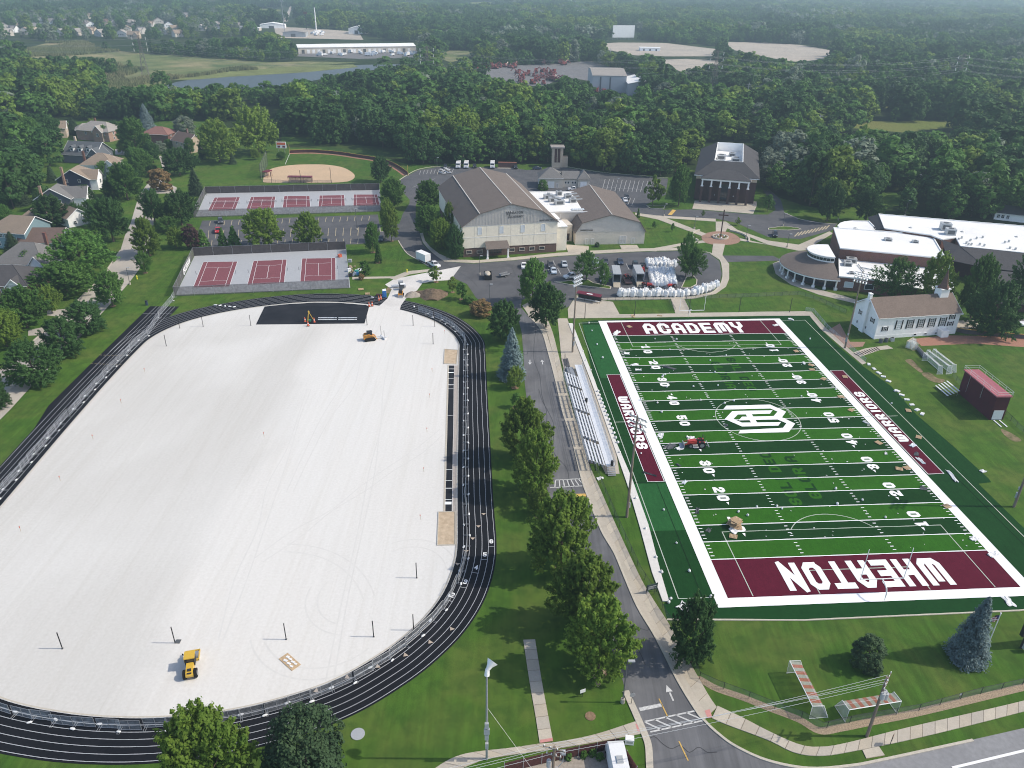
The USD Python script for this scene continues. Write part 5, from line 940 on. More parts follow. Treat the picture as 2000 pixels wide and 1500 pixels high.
# ================================================================ TREES
def leafmat(name, c, c2, hi=None, trans=0.3, rnd=0.22):
    return mat(name, c, 0.75, 0.3, 0.22, col2=c2, spec=0.25, rnd=rnd, trans=trans, detail=3, big=[(0.03, hi or c2, 0.55)])
lf_dark = leafmat('leaf_dark', (0.028, 0.077, 0.020), (0.059, 0.131, 0.032)); lf_mid = leafmat('leaf_mid', (0.048, 0.125, 0.023), (0.101, 0.206, 0.038)); lf_yel = leafmat('leaf_yellow_green', (0.100, 0.185, 0.025), (0.175, 0.255, 0.040)); lf_grey = leafmat('leaf_silver', (0.117, 0.161, 0.108), (0.221, 0.264, 0.191)); lf_red = leafmat('leaf_purple', (0.051, 0.027, 0.032), (0.093, 0.049, 0.045)); lf_blue = leafmat('leaf_blue_spruce', (0.081, 0.134, 0.138), (0.174, 0.236, 0.236), trans=0.05); lf_pine = leafmat('leaf_pine', (0.024, 0.054, 0.023), (0.051, 0.090, 0.036), trans=0.05); lf_maple = leafmat('leaf_maple', (0.092, 0.180, 0.024), (0.195, 0.285, 0.042), trans=.42); lf_gold = leafmat('leaf_gold', (0.373, 0.337, 0.045), (0.513, 0.403, 0.067)); lf_rust = leafmat('leaf_rust', (0.164, 0.113, 0.049), (0.233, 0.157, 0.067))
m_bark = mat('bark', (0.11, 0.085, 0.065), 0.95, 0.35, 3.0, space='object', stretch=(1, 1, .2))
def quads(p, n, s, rng, elong=0.62):
    """one leaf-spray rhombus per point"""
    N = len(p); r = rng.normal(size=(N, 3)); a = np.cross(n, r); a /= np.linalg.norm(a, axis=1, keepdims=True) + 1e-9; b = np.cross(n, a)
    s = np.asarray(s)[:, None]
    v = np.stack([p + a * s, p + b * s * elong, p - a * s, p - b * s * elong], 1).reshape(-1, 3)
    i = np.arange(N)[:, None] * 4
    return v, np.vstack([i + [0, 1, 2], i + [0, 2, 3]])
def crown(seed, R, z0, z1, ncl, per, leaf, prof, rc=0.27, droop=0.0, lump=0.25, spray=False):
    rng = np.random.default_rng(seed); H = z1 - z0
    t = rng.beta(1.25, 1.15, ncl); th = rng.uniform(0, 2 * PI, ncl)
    lob = 1 + lump * np.sin(th * 2 + rng.uniform(0, 6)) * .5 + lump * np.sin(th * 3 + t * 5 + rng.uniform(0, 6)) * .5
    rho = prof(t) * R * lob * (0.42 + 0.55 * np.sqrt(rng.uniform(0, 1, ncl))) * rng.uniform(.86, 1.1, ncl)
    c = np.c_[rho * np.cos(th), rho * np.sin(th), z0 + t * H + rng.normal(0, .03 * H, ncl)]
    out = c - [0, 0, z0 + H * .42]; out[:, 2] *= 1.1; out /= np.linalg.norm(out, axis=1, keepdims=True) + 1e-9
    r = rc * R * rng.uniform(.65, 1.25, ncl); k = np.repeat(np.arange(ncl), per)
    if spray:                                                             # pointed leafy shoots reaching outwards and up
        ax = out + [0, 0, .55] + rng.normal(0, .3, out.shape); ax /= np.linalg.norm(ax, axis=1, keepdims=True); s = rng.uniform(0, 1, len(k)); d = rng.normal(size=(len(k), 3))
        p = c[k] + ax[k] * ((s - .35) * 2.1 * r[k])[:, None] + d * (r[k] * .42 * (1.05 - .75 * s))[:, None]; n = d + ax[k] * .5 + [0, 0, .45]; n /= np.linalg.norm(n, axis=1, keepdims=True)
    else:
        d = rng.normal(size=(len(k), 3)) + out[k] * .9 + [0, 0, .25]; d /= np.linalg.norm(d, axis=1, keepdims=True)
        p = c[k] + d * (r[k] * (0.45 + .55 * rng.uniform(0, 1, len(k)) ** .5))[:, None] * [1, 1, .8]
        n = d + rng.normal(0, .42, d.shape) + [0, 0, .25]; n /= np.linalg.norm(n, axis=1, keepdims=True)
    p[:, 2] -= droop * (np.hypot(p[:, 0], p[:, 1]) / R) ** 2
    return quads(p, n, leaf * rng.uniform(.6, 1.3, len(k)), rng)
rnd_prof = lambda t: np.sqrt(np.clip(1 - ((t - .42) / .60) ** 2, .02, 1))
oval_prof = lambda t: np.clip(np.sin(PI * (t * .86 + .12)), .1, 1) ** .8
egg_prof = lambda t: np.clip(np.sin(PI * (t ** .72 * .9 + .07)), .08, 1) ** .85
cone_prof = lambda t: np.clip(1.02 - t, .05, 1) ** .85
def spruce(seed, R, H, nb, leaf, z0=.4):
    rng = np.random.default_rng(seed); P_, N_, S_ = [], [], []
    for i in range(nb):
        t = (i / nb) ** 1.15; z = z0 + (H - z0) * t; th = i * 2.399 + rng.normal(0, .25); L = R * (1.02 - t) ** .85 * rng.uniform(.78, 1.12) + .12
        k = max(int(L / (leaf * .42)), 3); s = np.linspace(.12, 1, k)
        for j in range(3 if L > .8 else 2):
            w = rng.normal(0, .16 * L, k) * s; q = np.c_[np.cos(th) * L * s - np.sin(th) * w, np.sin(th) * L * s + np.cos(th) * w, z - .32 * L * s + .18 * L * s ** 2 + rng.normal(0, .05, k) - .16 * j]
            n = np.c_[np.cos(th) * .55 * np.ones(k), np.sin(th) * .55 * np.ones(k), np.ones(k)] + rng.normal(0, .38, (k, 3)); n /= np.linalg.norm(n, axis=1, keepdims=True)
            P_.append(q); N_.append(n); S_.append(leaf * (1.15 - .5 * s) * rng.uniform(.75, 1.25, k))
    return quads(np.vstack(P_), np.vstack(N_), np.hstack(S_), rng, .5)
def trunk(seed, H, r, limbs=5, R=3.0, zc=.4):
    rng = np.random.default_rng(seed); mb = MB(); top_ = H * .78
    mb.tube([(0, 0, 0), (rng.normal(0, .05), rng.normal(0, .05), H * .3), (rng.normal(0, .15), rng.normal(0, .15), top_)], [r * 1.25, r * .85, r * .2], 7)
    for i in range(limbs):
        z = H * (zc * .75 + .4 * i / max(limbs, 1)); a = i * 2.4 + rng.uniform(0, .6); L = R * rng.uniform(.55, .85) * (1 - .35 * i / max(limbs, 1))
        mb.tube([(0, 0, z), (math.cos(a) * L * .5, math.sin(a) * L * .5, z + L * .38), (math.cos(a) * L, math.sin(a) * L, z + L * .95)], [r * .5, r * .33, r * .08], 5)
    return mb
KINDS, SPREAD = {}, {}
def kind(name, cr, leafm, tr):
    p = proto(name); part(p, 'crown', MB().add(*cr), leafm); part(p, 'trunk', tr, m_bark); KINDS[name] = p
    SPREAD[name] = (float(np.percentile(np.hypot(cr[0][:, 0], cr[0][:, 1]), 96.5)), float(np.percentile(cr[0][:, 2], 99.3))); return p
# every kind is built 10 m tall with a 4 m crown radius, then scaled
for i in range(3):
    kind(f'maple_{"abc"[i]}', crown(11 + i, 4.0, 1.2, 10, 330, 66, .2, [rnd_prof, egg_prof, rnd_prof][i], .17, lump=.34, spray=True), lf_maple, trunk(21 + i, 10, .2, 6, 3.2, .25))
kind('big_dark', crown(15, 4.1, 1.9, 10, 300, 58, .215, rnd_prof, .18, lump=.42, spray=True), lf_dark, trunk(25, 10, .24, 6, 3.2, .3)); kind('big_mid', crown(16, 4.1, 1.7, 10, 300, 58, .215, rnd_prof, .18, lump=.42, spray=True), lf_mid, trunk(26, 10, .24, 6, 3.2, .3)); kind('locust', crown(17, 4.4, 2.2, 10, 190, 66, .19, oval_prof, .2, lump=.6, spray=True), lf_mid, trunk(27, 10, .2, 7, 3.4, .35))
kind('low_dark', crown(18, 4.2, 1.0, 10, 300, 58, .215, rnd_prof, .18, lump=.42, spray=True), lf_dark, trunk(28, 10, .26, 5, 3, .2)); kind('yellow', crown(19, 4.0, 1.6, 10, 240, 56, .215, rnd_prof, .19, lump=.42, spray=True), lf_yel, trunk(29, 10, .18, 6, 3, .3)); kind('silver', crown(20, 4.0, 1.4, 10, 170, 60, .24, rnd_prof, .24), lf_grey, trunk(30, 10, .18, 6, 3, .3)); kind('purple', crown(31, 4.0, 1.2, 10, 130, 34, .42, rnd_prof, .27), lf_red, trunk(32, 10, .2, 5, 3, .3)); kind('golden', crown(47, 4.0, 1.4, 10, 120, 34, .42, rnd_prof, .27), lf_gold, trunk(48, 10, .2, 5, 3, .3)); kind('rusty', crown(49, 4.0, .6, 10, 110, 34, .42, rnd_prof, .27), lf_rust, trunk(50, 10, .15, 5, 3, .2))
kind('cone', crown(33, 3.6, .3, 10, 200, 60, .24, cone_prof, .2, lump=.1), lf_mid, trunk(34, 10, .2, 0)); kind('sapling', crown(35, 3.6, 2.5, 10, 46, 26, .5, oval_prof, .3, lump=.4), lf_yel, trunk(36, 10, .16, 6, 3, .35)); kind('sapling_green', crown(37, 3.6, 2.2, 10, 60, 30, .5, oval_prof, .3, lump=.4), lf_mid, trunk(38, 10, .16, 6, 3, .35))
kind('blue_spruce', spruce(39, 3.5, 10, 330, .27), lf_blue, trunk(40, 10, .2, 0)); kind('pine', spruce(41, 3.6, 10, 300, .29), lf_pine, trunk(42, 10, .2, 0)); kind('shaggy', crown(43, 4.6, .5, 10, 210, 90, .2, rnd_prof, .26, 1.4, .5), lf_pine, trunk(44, 10, .26, 6, 3.4, .25)); kind('bush', crown(45, 4.0, -1.0, 10, 210, 60, .24, rnd_prof, .2, lump=.12), lf_pine, trunk(46, 10, .2, 0)); kind('green_bush', crown(46, 4.0, -1.0, 10, 120, 34, .46, rnd_prof, .24, lump=.3), lf_mid, trunk(47, 10, .2, 0))
trng = random.Random(3)
def tree(kd, base, top_px, wpx, label, name='tree', cat='tree', ring=0.0, group=None, H=None):
    """plants a kind where the photograph shows it: foot, tip and crown width are read off in the photograph, height and spread follow"""
    b = G(*base)
    if H is None:
        zs = np.linspace(1, 30, 300); e = np.abs(proj(np.c_[np.full(300, b[0]), np.full(300, b[1]), zs])[:, 1] - top_px[1]); H = float(zs[e.argmin()])
    d = float((np.array([b[0], b[1], H * .55]) - [0, 0, CAM_H]) @ _fwd); R = wpx / 2 * d / FPX
    copy(KINDS[kd], name, label, cat, (b[0], b[1], 0), trng.uniform(0, 6.28), group, (R / SPREAD[kd][0], R / SPREAD[kd][0], H / SPREAD[kd][1]))
    if ring: top('mulch_ring', MB().ext(Point(b[0], b[1]).buffer(ring, 10), 0.0, 0.07), m_mulch, 'round mulch bed at the foot of the ' + label, 'mulch bed', kind='structure')
T = [('maple_a', (1168, 1312), (1180, 1176), 132, 'big leafy maple with a stone bed, nearest tree of the drive row', 1.3), ('maple_b', (1137, 1222), (1148, 1086), 126, 'dense maple overlapped by the nearest tree of the drive row', 0), ('maple_c', (1094, 1112), (1112, 967), 122, 'full green maple left of the drive beside the hatched crosswalk', 1.1), ('yellow', (1052, 1008), (1062, 957), 46, 'small yellow-green tree squeezed beside the speed bump', .8), ('maple_a', (1043, 965), (1056, 847), 94, 'tall maple left of the drive opposite the bleacher end', .9), ('maple_b', (1024, 898), (1036, 782), 92, 'tall maple left of the drive opposite the middle of the bleachers', .9),
     ('sapling_green', (1008, 796), (1009, 768), 22, 'tiny sapling beside the drive in front of the tall maples', .9), ('yellow', (1006, 757), (1008, 716), 36, 'small bright yellow-green tree next to the blue spruce', .9), ('blue_spruce', (999, 736), (1007, 648), 54, 'silvery blue spruce at the track bend', 0), ('big_dark', (984, 664), (988, 591), 70, 'dark round tree between track bend and car park', 0), ('yellow', (992, 668), (991, 642), 30, 'low yellowish bush under the dark round tree', 0), ('rusty', (939, 616), (938, 587), 44, 'rusty reddish-brown shrub on a mulch bed by the track', .0),
     ('sapling_green', (901, 585), (904, 551), 26, 'young green tree on the lawn beside the soil heap', .8), ('sapling', (884, 571), (887, 540), 23, 'thin yellowing tree left of the young green one', .7), ('sapling', (852, 551), (851, 519), 27, 'thin yellowing tree beside the stone haul road', .8), ('green_bush', (915, 592), (914, 580), 25, 'low green shrub beside the rusty shrub', 0),
     ('big_mid', (1040, 592), (1042, 508), 60, 'dense green tree at the car park entrance', 0), ('big_dark', (1066, 640), (1068, 556), 66, 'dark tree standing on the verge before the bleachers', 0), ('locust', (1145, 548), (1133, 491), 54, 'broad tree on the long car park island', 0), ('locust', (1179, 559), (1181, 515), 30, 'small tree on the long car park island', 0), ('locust', (1339, 540), (1359, 456), 46, 'taller of the two trees on the rounded island by the sacks', 0), ('locust', (1352, 544), (1358, 484), 54, 'lower of the two trees on the rounded island by the sacks', 0),
     ('low_dark', (1348, 1290), (1366, 1168), 96, 'dark tree by the pavement below the near end zone', .6), ('blue_spruce', (1886, 1284), (1903, 1175), 74, 'blue spruce beside the flagpole', 0), ('maple_c', (420, 1565), (436, 1392), 168, 'large light green tree at the bottom edge of the picture', 0), ('shaggy', (606, 1545), (594, 1400), 205, 'shaggy dark evergreen at the bottom edge', 0),
     ('low_dark', (172, 650), (172, 589), 82, 'dark round tree on the verge, farthest of three above the track', 0), ('low_dark', (128, 692), (126, 625), 86, 'dark round tree on the verge, middle of three above the track', 0), ('low_dark', (72, 750), (70, 668), 98, 'dark round tree on the verge, nearest of three above the track', 0), ('low_dark', (-8, 800), (-4, 730), 70, 'dark tree cut by the left edge beside the track', 0),
     ('big_mid', (221, 598), (212, 531), 62, 'open green street tree in a stone ring on the lawn', .8), ('locust', (284, 533), (280, 491), 36, 'small tree beside the pale street opposite the tennis fence', .8), ('maple_b', (291, 499), (286, 427), 60, 'tall street tree beside the near tennis enclosure', .8), ('locust', (168, 546), (160, 452), 146, 'huge spreading tree over the brown garage roof', 0), ('big_mid', (131, 578), (126, 514), 104, 'wide green tree in front of the white dormer house', 0), ('big_mid', (54, 640), (50, 562), 88, 'big tree before the brick house on the left edge', 0), ('yellow', (102, 610), (92, 558), 44, 'light green upright tree beside a house driveway', 0), ('maple_c', (14, 676), (16, 606), 76, 'leafy tree at the left edge below the brick house', 0),
     ('big_dark', (222, 472), (214, 388), 70, 'tall dark tree left of the pale street', 0), ('low_dark', (200, 440), (196, 396), 50, 'dark tree behind the tall dark street tree', 0), ('low_dark', (105, 440), (102, 382), 76, 'brownish dark tree beside the tiny white house', 0), ('big_dark', (303, 434), (300, 371), 48, 'dark spreading tree left of the far tennis courts', 0), ('big_dark', (356, 440), (352, 374), 58, 'dark dense tree touching the far tennis fence', 0), ('locust', (330, 452), (328, 424), 54, 'low loose tree right of the pale street', 0), ('yellow', (345, 484), (344, 444), 38, 'light green tree at the corner of the tennis car park', 0), ('purple', (377, 486), (377, 439), 32, 'purple-leaved tree at the corner of the tennis car park', 0), ('cone', (398, 484), (397, 449), 26, 'cone-shaped evergreen next to the purple tree', 0), ('cone', (437, 484), (437, 446), 20, 'left one of two cone-shaped evergreens on the car park edge', 0), ('cone', (459, 484), (459, 443), 26, 'right one of two cone-shaped evergreens on the car park edge', 0),
     ('maple_a', (517, 482), (514, 409), 70, 'larger round tree at the near edge of the tennis car park', 0), ('maple_b', (603, 479), (599, 416), 52, 'smaller round tree at the near edge of the tennis car park', 0), ('yellow', (765, 471), (762, 402), 36, 'slender light green tree at the tennis car park entrance', .8), ('yellow', (757, 442), (757, 388), 30, 'light green tree behind the slender entrance tree', 0), ('big_mid', (768, 407), (764, 349), 46, 'round tree at the end of the far tennis courts', 0), ('big_mid', (729, 493), (724, 436), 34, 'round tree on the lawn beside the near tennis courts', .9), ('cone', (740, 513), (738, 476), 16, 'narrow tree in a mulch ring on the lawn by the tennis courts', 1.1),
     ('big_mid', (838, 408), (838, 353), 54, 'tree at the back corner of the gymnasium', 0), ('big_mid', (836, 458), (834, 402), 46, 'round tree left of the gymnasium walk', 0), ('maple_c', (862, 486), (862, 428), 46, 'leafy tree against the left gymnasium wall', 0), ('yellow', (878, 468), (878, 396), 28, 'upright light green tree against the left gymnasium wall', 0), ('low_dark', (890, 505), (888, 440), 36, 'dark tree in the shade of the gymnasium corner', 0),
     ('big_dark', (744, 356), (743, 307), 44, 'round dark tree in the softball outfield', 0), ('pine', (384, 380), (384, 331), 32, 'dark conifer left of the softball field', 0), ('big_dark', (352, 342), (354, 290), 62, 'dark leaning tree by the ball field lawn', 0), ('big_mid', (280, 338), (280, 291), 50, 'green tree beside the short pale lane', 0), ('rusty', (316, 372), (316, 330), 42, 'thin brownish tree over the end of the pale street', 0), ('big_mid', (250, 390), (248, 318), 64, 'tree below the short pale lane', 0), ('low_dark', (225, 385), (226, 345), 50, 'dark tree beside the pale grey house', 0),
     ('yellow', (430, 316), (428, 235), 84, 'broad yellow-green tree at the top of the ball field lawn', 0), ('big_mid', (268, 300), (266, 232), 68, 'large round green tree in front of the red-brown house', 0), ('yellow', (505, 300), (506, 208), 92, 'tall yellow-green tree left of the softball scoreboard', 0), ('silver', (363, 272), (361, 228), 48, 'pale silvery tree behind the brown gabled house', 0), ('blue_spruce', (288, 252), (281, 206), 32, 'bluish spruce at the edge of the dark woods', 0), ('silver', (315, 300), (315, 276), 24, 'small silvery tree before the red-brown house', 0), ('blue_spruce', (216, 362), (214, 324), 26, 'small blue spruce beside the pale grey house', 0), ('pine', (103, 356), (102, 325), 22, 'narrow conifer on the back lawn of the navy house', 0),
     ('big_mid', (1325, 402), (1323, 324), 44, 'upright green tree left of the brick hall', 0), ('sapling', (1274, 402), (1275, 342), 42, 'yellowing tree on the planting island', 0), ('big_dark', (1615, 432), (1617, 355), 58, 'dark tree behind the curved white roof', 0), ('big_dark', (1690, 434), (1692, 372), 54, 'dark round tree behind the white-roofed school', 0), ('locust', (1742, 592), (1747, 505), 82, 'open dark tree behind the chapel, left of three', 0), ('yellow', (1815, 606), (1824, 496), 70, 'yellow-green tree behind the chapel, middle of three', 0), ('big_mid', (1895, 622), (1897, 502), 68, 'green tree right of the steeple', 0), ('low_dark', (1932, 655), (1944, 552), 92, 'dark spreading tree right of the chapel', 0), ('big_mid', (2000, 590), (2000, 490), 64, 'green tree cut by the right edge beside the chapel', 0), ('sapling_green', (1499, 413), (1500, 380), 20, 'small round tree on the ring road corner', 0),
     ('cone', (1246, 425), (1247, 407), 7, 'tiny conifer on the lawn behind the second hall', 0), ('sapling_green', (1277, 447), (1276, 432), 9, 'thin sapling on the lawn right of the second hall', 0), ('sapling_green', (1313, 453), (1313, 436), 8, 'thin staked sapling beside the diagonal path', 0), ('sapling_green', (1600, 486), (1600, 474), 9, 'little shrub at the school entrance path', 0), ('bush', (1166, 482), (1166, 473), 10, 'low brown shrub by the ramp between the halls', 0), ('sapling', (1372, 424), (1372, 410), 8, 'thin yellow sapling left of the cross', 0), ('sapling', (1440, 440), (1440, 424), 12, 'thin yellow sapling right of the cross', 0), ('rusty', (706, 546), (706, 535), 12, 'round brown shrub at the corner of the tennis slab', 0), ('green_bush', (713, 538), (711, 510), 22, 'green shrubs beside the tennis slab clutter', 0), ('green_bush', (1060, 371), (1062, 352), 24, 'dark shrub between gymnasium and maintenance building', 0)]
for kd, b, t_, w, lb, ring in T:
    tree(kd, b, t_, w, lb, ring=ring, name='shrub' if ('shrub' in lb or 'bush' in lb) else 'tree', cat='shrub' if ('shrub' in lb or 'bush' in lb) else 'tree')
tree('bush', (1690, 1300), (1690, 1246), 64, 'dark ball-shaped bush on the lawn below the near end zone', 'shrub', 'shrub')
top('mulch_ring', MB().ext(SP([(1150, 1300), (1168, 1298), (1182, 1310), (1178, 1325), (1168, 1342), (1160, 1325)], 5), 0, .08), m_stone, 'brown stone bed trailing from the nearest drive tree', 'stone bed', kind='structure')
top('mulch_ring', MB().ext(Point(*g2(1153, 1399)).buffer(.7), 0, .07), m_mulch, 'small round mulch bed on the lawn by the drive mouth', 'mulch bed', kind='structure')
# ---- the woods: a tree on every 8 m or so, wherever the photograph shows woods
fr = np.random.default_rng(77)
def fcrown(seed, n, leaf, R=4.6, prof=rnd_prof): return crown(seed, R, 2.0, 13, n, 22, leaf, prof, .30, lump=.45)
FK = {}
for nm, lm in (('dark', lf_dark), ('mid', lf_mid), ('yellowish', lf_yel), ('silvery', lf_grey)):
    for j in range(2 if nm in ('dark', 'mid') else 1):
        FK.setdefault(nm, []).append(kind(f'wood_{nm}_{"ab"[j]}', fcrown(60 + j + len(nm) * 3, 62, .62, prof=oval_prof if j else rnd_prof), lm, trunk(80 + j, 13, .22, 3, 3.2, .4)))
floor_p = shapely.prepared.prep(forest_floor) if hasattr(shapely, 'prepared') else None
xs, ys = [], []
y = 318.0
while y < 1050:
    step = 7.6 + (y - 318) * .0022; half = y * .72 + 60; n = int(2 * half / step)
    xs.append(np.linspace(-half, half, n) + fr.uniform(-.42, .42, n) * step); ys.append(np.full(n, y) + fr.uniform(-.42, .42, n) * step); y += step
px_, py_ = np.hstack(xs), np.hstack(ys)
wild_left = Polygon(GP([(-200, 236), (60, 236), (102, 262), (104, 318), (84, 350), (84, 376), (62, 400), (0, 414), (-200, 430)]))
lx, ly = fr.uniform(-330, -150, 900), fr.uniform(250, 460, 900)
gx_, gy_ = [], []
for a, b in zip(lx, ly):
    if all((a - c) ** 2 + (b - d) ** 2 > 42 for c, d in zip(gx_, gy_)) and wild_left.contains(Point(a, b)): gx_.append(a); gy_.append(b)
inside = shapely.contains_xy(forest_floor, px_, py_)
px_, py_ = np.r_[px_[inside], gx_], np.r_[py_[inside], gy_]
hts = np.clip(fr.normal(14.3, 3.4, len(px_)), 7, 23)
noise_at = lambda a, b, s, sd: meshkit.fbm(np.c_[a * s, b * s, np.full(len(a), 3.3)], 3, sd)
low = noise_at(px_, py_, .011, 9) > .60; hts[low] *= .66
SCREEN = [Polygon(p) for p in CLEAR.values()] + [Polygon(p).buffer(2) for p in ([(583, 84), (812, 82), (812, 106), (583, 109)], [(1140, 140), (1222, 142), (1250, 158), (1247, 182), (1160, 176)], [(1194, 52), (1240, 52), (1240, 78), (1196, 78)], [(1355, 278), (1482, 278), (1486, 400), (1352, 400)], [(1075, 302), (1108, 302), (1110, 330), (1075, 330)], [(95, 233), (236, 233), (236, 268), (95, 268)], [(110, 262), (235, 262), (235, 330), (110, 318)], [(290, 244), (396, 244), (396, 290), (290, 290)], [(388, 236), (472, 236), (472, 312), (388, 312)], [(462, 208), (552, 208), (545, 300), (462, 300)], [(552, 50), (590, 52), (590, 74), (552, 74)], [(676, 54), (708, 54), (708, 74), (676, 74)], [(612, 12), (618, 12), (618, 60), (614, 60)], [(552, 3), (560, 3), (560, 72), (554, 72)], [(1938, 395), (2010, 395), (2010, 416), (1938, 416)], [(1780, 332), (1822, 334), (1822, 352), (1780, 348)])]
SUB = Polygon([(-80, 38), (380, 26), (500, 44), (495, 70), (360, 78), (-80, 82)])
SC = unary_union([s.buffer(0) for s in SCREEN] + [SUB])
SC_SUB = unary_union([s.buffer(0) for s in SCREEN] + [Polygon([(x - 8, y_ - 10), (x + 8, y_ - 10), (x + 8, y_ - .5), (x - 8, y_ - .5)]) for x, y_ in FAR_HOUSES])
def clear_of(a, b, h, SC=SC):
    keep = np.ones(len(a), bool)
    for f in (.05, .4, .75, .97):
        q = proj(np.c_[a, b, h * f]); keep &= ~shapely.contains_xy(SC, q[:, 0], q[:, 1])
    return keep
k = clear_of(px_, py_, hts); px_, py_, hts = px_[k], py_[k], hts[k]
q = proj(np.c_[px_, py_, hts]); vis = (q[:, 0] > -60) & (q[:, 0] < 2060) & (q[:, 1] > -40)
px_, py_, hts = px_[vis], py_[vis], hts[vis]; qx, qy = q[vis, 0], q[vis, 1]
sp_n = noise_at(px_, py_, .03, 4) + fr.normal(0, .09, len(px_))
sil = (qx > 1390) & (qx < 1570) & (qy > 255) & (qy < 305)
spc = np.where(sil, 3, np.where(sp_n > .63, 2, np.where(sp_n > .50, 1, 0))); spc[(qx > 1480) & (spc == 2) & (fr.uniform(size=len(spc)) < .6)] = 0
spc[(fr.uniform(size=len(spc)) < .03)] = 3
wid = fr.uniform(.68, 1.42, len(px_)); rot = fr.uniform(0, 6.28, len(px_))
NMS = ['dark', 'mid', 'yellowish', 'silvery']; WL = ['dark green tree of the woods behind the campus', 'mid green tree of the woods behind the campus', 'yellow-green tree of the woods behind the campus', 'grey-green silvery tree of the woods behind the campus']
order = np.argsort(px_ ** 2 + py_ ** 2); near, rest = order[:300], order[300:]
for i in near:
    s = int(spc[i]); kd = FK[NMS[s]][i % len(FK[NMS[s]])]; h = hts[i] / 13
    copy(kd, 'forest_tree', WL[s], 'tree', (px_[i], py_[i], 0), rot[i], NMS[s] + ' trees of the woods', (h * wid[i], h * wid[i], h))
def scatter(name, label, protos, idx, xy, rz, sc):
    pi = UsdGeom.PointInstancer.Define(stage, path_for('/World', name)); tag(pi, label, 'reeds' if 'reed' in name else 'woods', None, 'stuff')
    for j, (v, f, m) in enumerate(protos):
        usdkit.mesh(stage, f'{pi.GetPath()}/tree_kind_{j}', (v, f), m)
        pi.CreatePrototypesRel().AddTarget(f'{pi.GetPath()}/tree_kind_{j}')
    pi.CreateProtoIndicesAttr(Vt.IntArray.FromNumpy(np.asarray(idx, np.int32)))
    pi.CreatePositionsAttr(Vt.Vec3fArray.FromNumpy(np.c_[xy, np.zeros(len(xy))].astype(np.float32)))
    pi.CreateOrientationsAttr(Vt.QuathArray([Gf.Quath(math.cos(a / 2), 0, 0, math.sin(a / 2)) for a in rz]))
    pi.CreateScalesAttr(Vt.Vec3fArray.FromNumpy(np.asarray(sc, np.float32)))
LM = [lf_dark, lf_mid, lf_yel, lf_grey]
mid_p = [(*crown(101 + s + 7 * j, 4.6, 1.5, 13, 46, 15, .85, oval_prof if j else rnd_prof, .32, lump=.5), LM[s]) for s in range(4) for j in range(2)]
scatter('woods', 'dense mixed woods stretching back from the campus trees', mid_p, spc[rest] * 2 + rest % 2, np.c_[px_[rest], py_[rest]], rot[rest], np.c_[hts[rest] / 13 * wid[rest], hts[rest] / 13 * wid[rest], hts[rest] / 13])
# far woods: clumps of a dozen crowns
def patch(seed):
    r = np.random.default_rng(seed); V, F, n = [], [], 0
    for i in range(11):
        v, f = crown(seed * 31 + i, 5.0, 2.0, 13, 26, 11, 1.25, rnd_prof, .34, lump=.4); s = r.uniform(.75, 1.25)
        V.append(v * [s * r.uniform(.9, 1.3), s, s] + [r.uniform(-19, 19), r.uniform(-19, 19), 0]); F.append(f + n); n += len(v)
    return np.vstack(V), np.vstack(F)
far_p = [(*patch(200 + j), LM[[0, 1, 0, 1, 2, 3][j]]) for j in range(6)]
X, Y, y = [], [], 1060.0
while y < 8600:
    step = 27 if y < 3000 else 38; half = y * .70 + 150; n = int(2 * half / step); X.append(np.linspace(-half, half, n) + fr.uniform(-.4, .4, n) * step); Y.append(np.full(n, y) + fr.uniform(-.4, .4, n) * step); y += step
X, Y = np.hstack(X), np.hstack(Y); h = np.full(len(X), 14.0); k = clear_of(X, Y, h)
for ox, oy in ((-19, 0), (19, 0), (0, -17), (0, 17)): k &= clear_of(X + ox, Y + oy, h + 1)
X, Y = X[k], Y[k]
q = proj(np.c_[X, Y, np.full(len(X), 14.)]); k = (q[:, 0] > -80) & (q[:, 0] < 2080) & (q[:, 1] > -60); X, Y = X[k], Y[k]
open_ = noise_at(X, Y, .0016, 6) > .665; X, Y = X[~open_], Y[~open_]
sn = noise_at(X, Y, .006, 12) + fr.normal(0, .06, len(X)); idx = np.where(sn > .6, 4, np.where(sn > .5, 1 + 2 * fr.integers(0, 2, len(X)), 2 * fr.integers(0, 2, len(X)))); idx[fr.uniform(size=len(X)) < .05] = 5
sx_, sy_ = np.meshgrid(np.arange(-1150, -200, 10.5), np.arange(820, 1900, 11.5)); sx_, sy_ = sx_.ravel() + fr.uniform(-4.5, 4.5, sx_.size), sy_.ravel() + fr.uniform(-5, 5, sx_.size); sh_ = np.clip(fr.normal(11.5, 3, sx_.size), 6, 19)
q = proj(np.c_[sx_, sy_, 0 * sx_]); k = shapely.contains_xy(SUB, q[:, 0], q[:, 1]) & clear_of(sx_, sy_, sh_, SC_SUB) & (fr.uniform(size=sx_.size) < .93); sx_, sy_, sh_ = sx_[k], sy_[k], sh_[k]
scatter('suburb_trees', 'garden and street trees closing in on the distant suburb houses', mid_p, fr.integers(0, 8, len(sx_)), np.c_[sx_, sy_], fr.uniform(0, 6.28, len(sx_)), np.repeat((sh_ / 13)[:, None], 3, 1))
sc = fr.uniform(.68, 1.4, len(X)) * np.where(Y > 3000, 1.35, 1.0)
scatter('far_woods', 'hazy distant woodland reaching to the skyline', far_p, idx, np.c_[X, Y], fr.uniform(0, 6.28, len(X)), np.c_[sc, sc, sc * fr.uniform(.8, 1.15, len(X))])
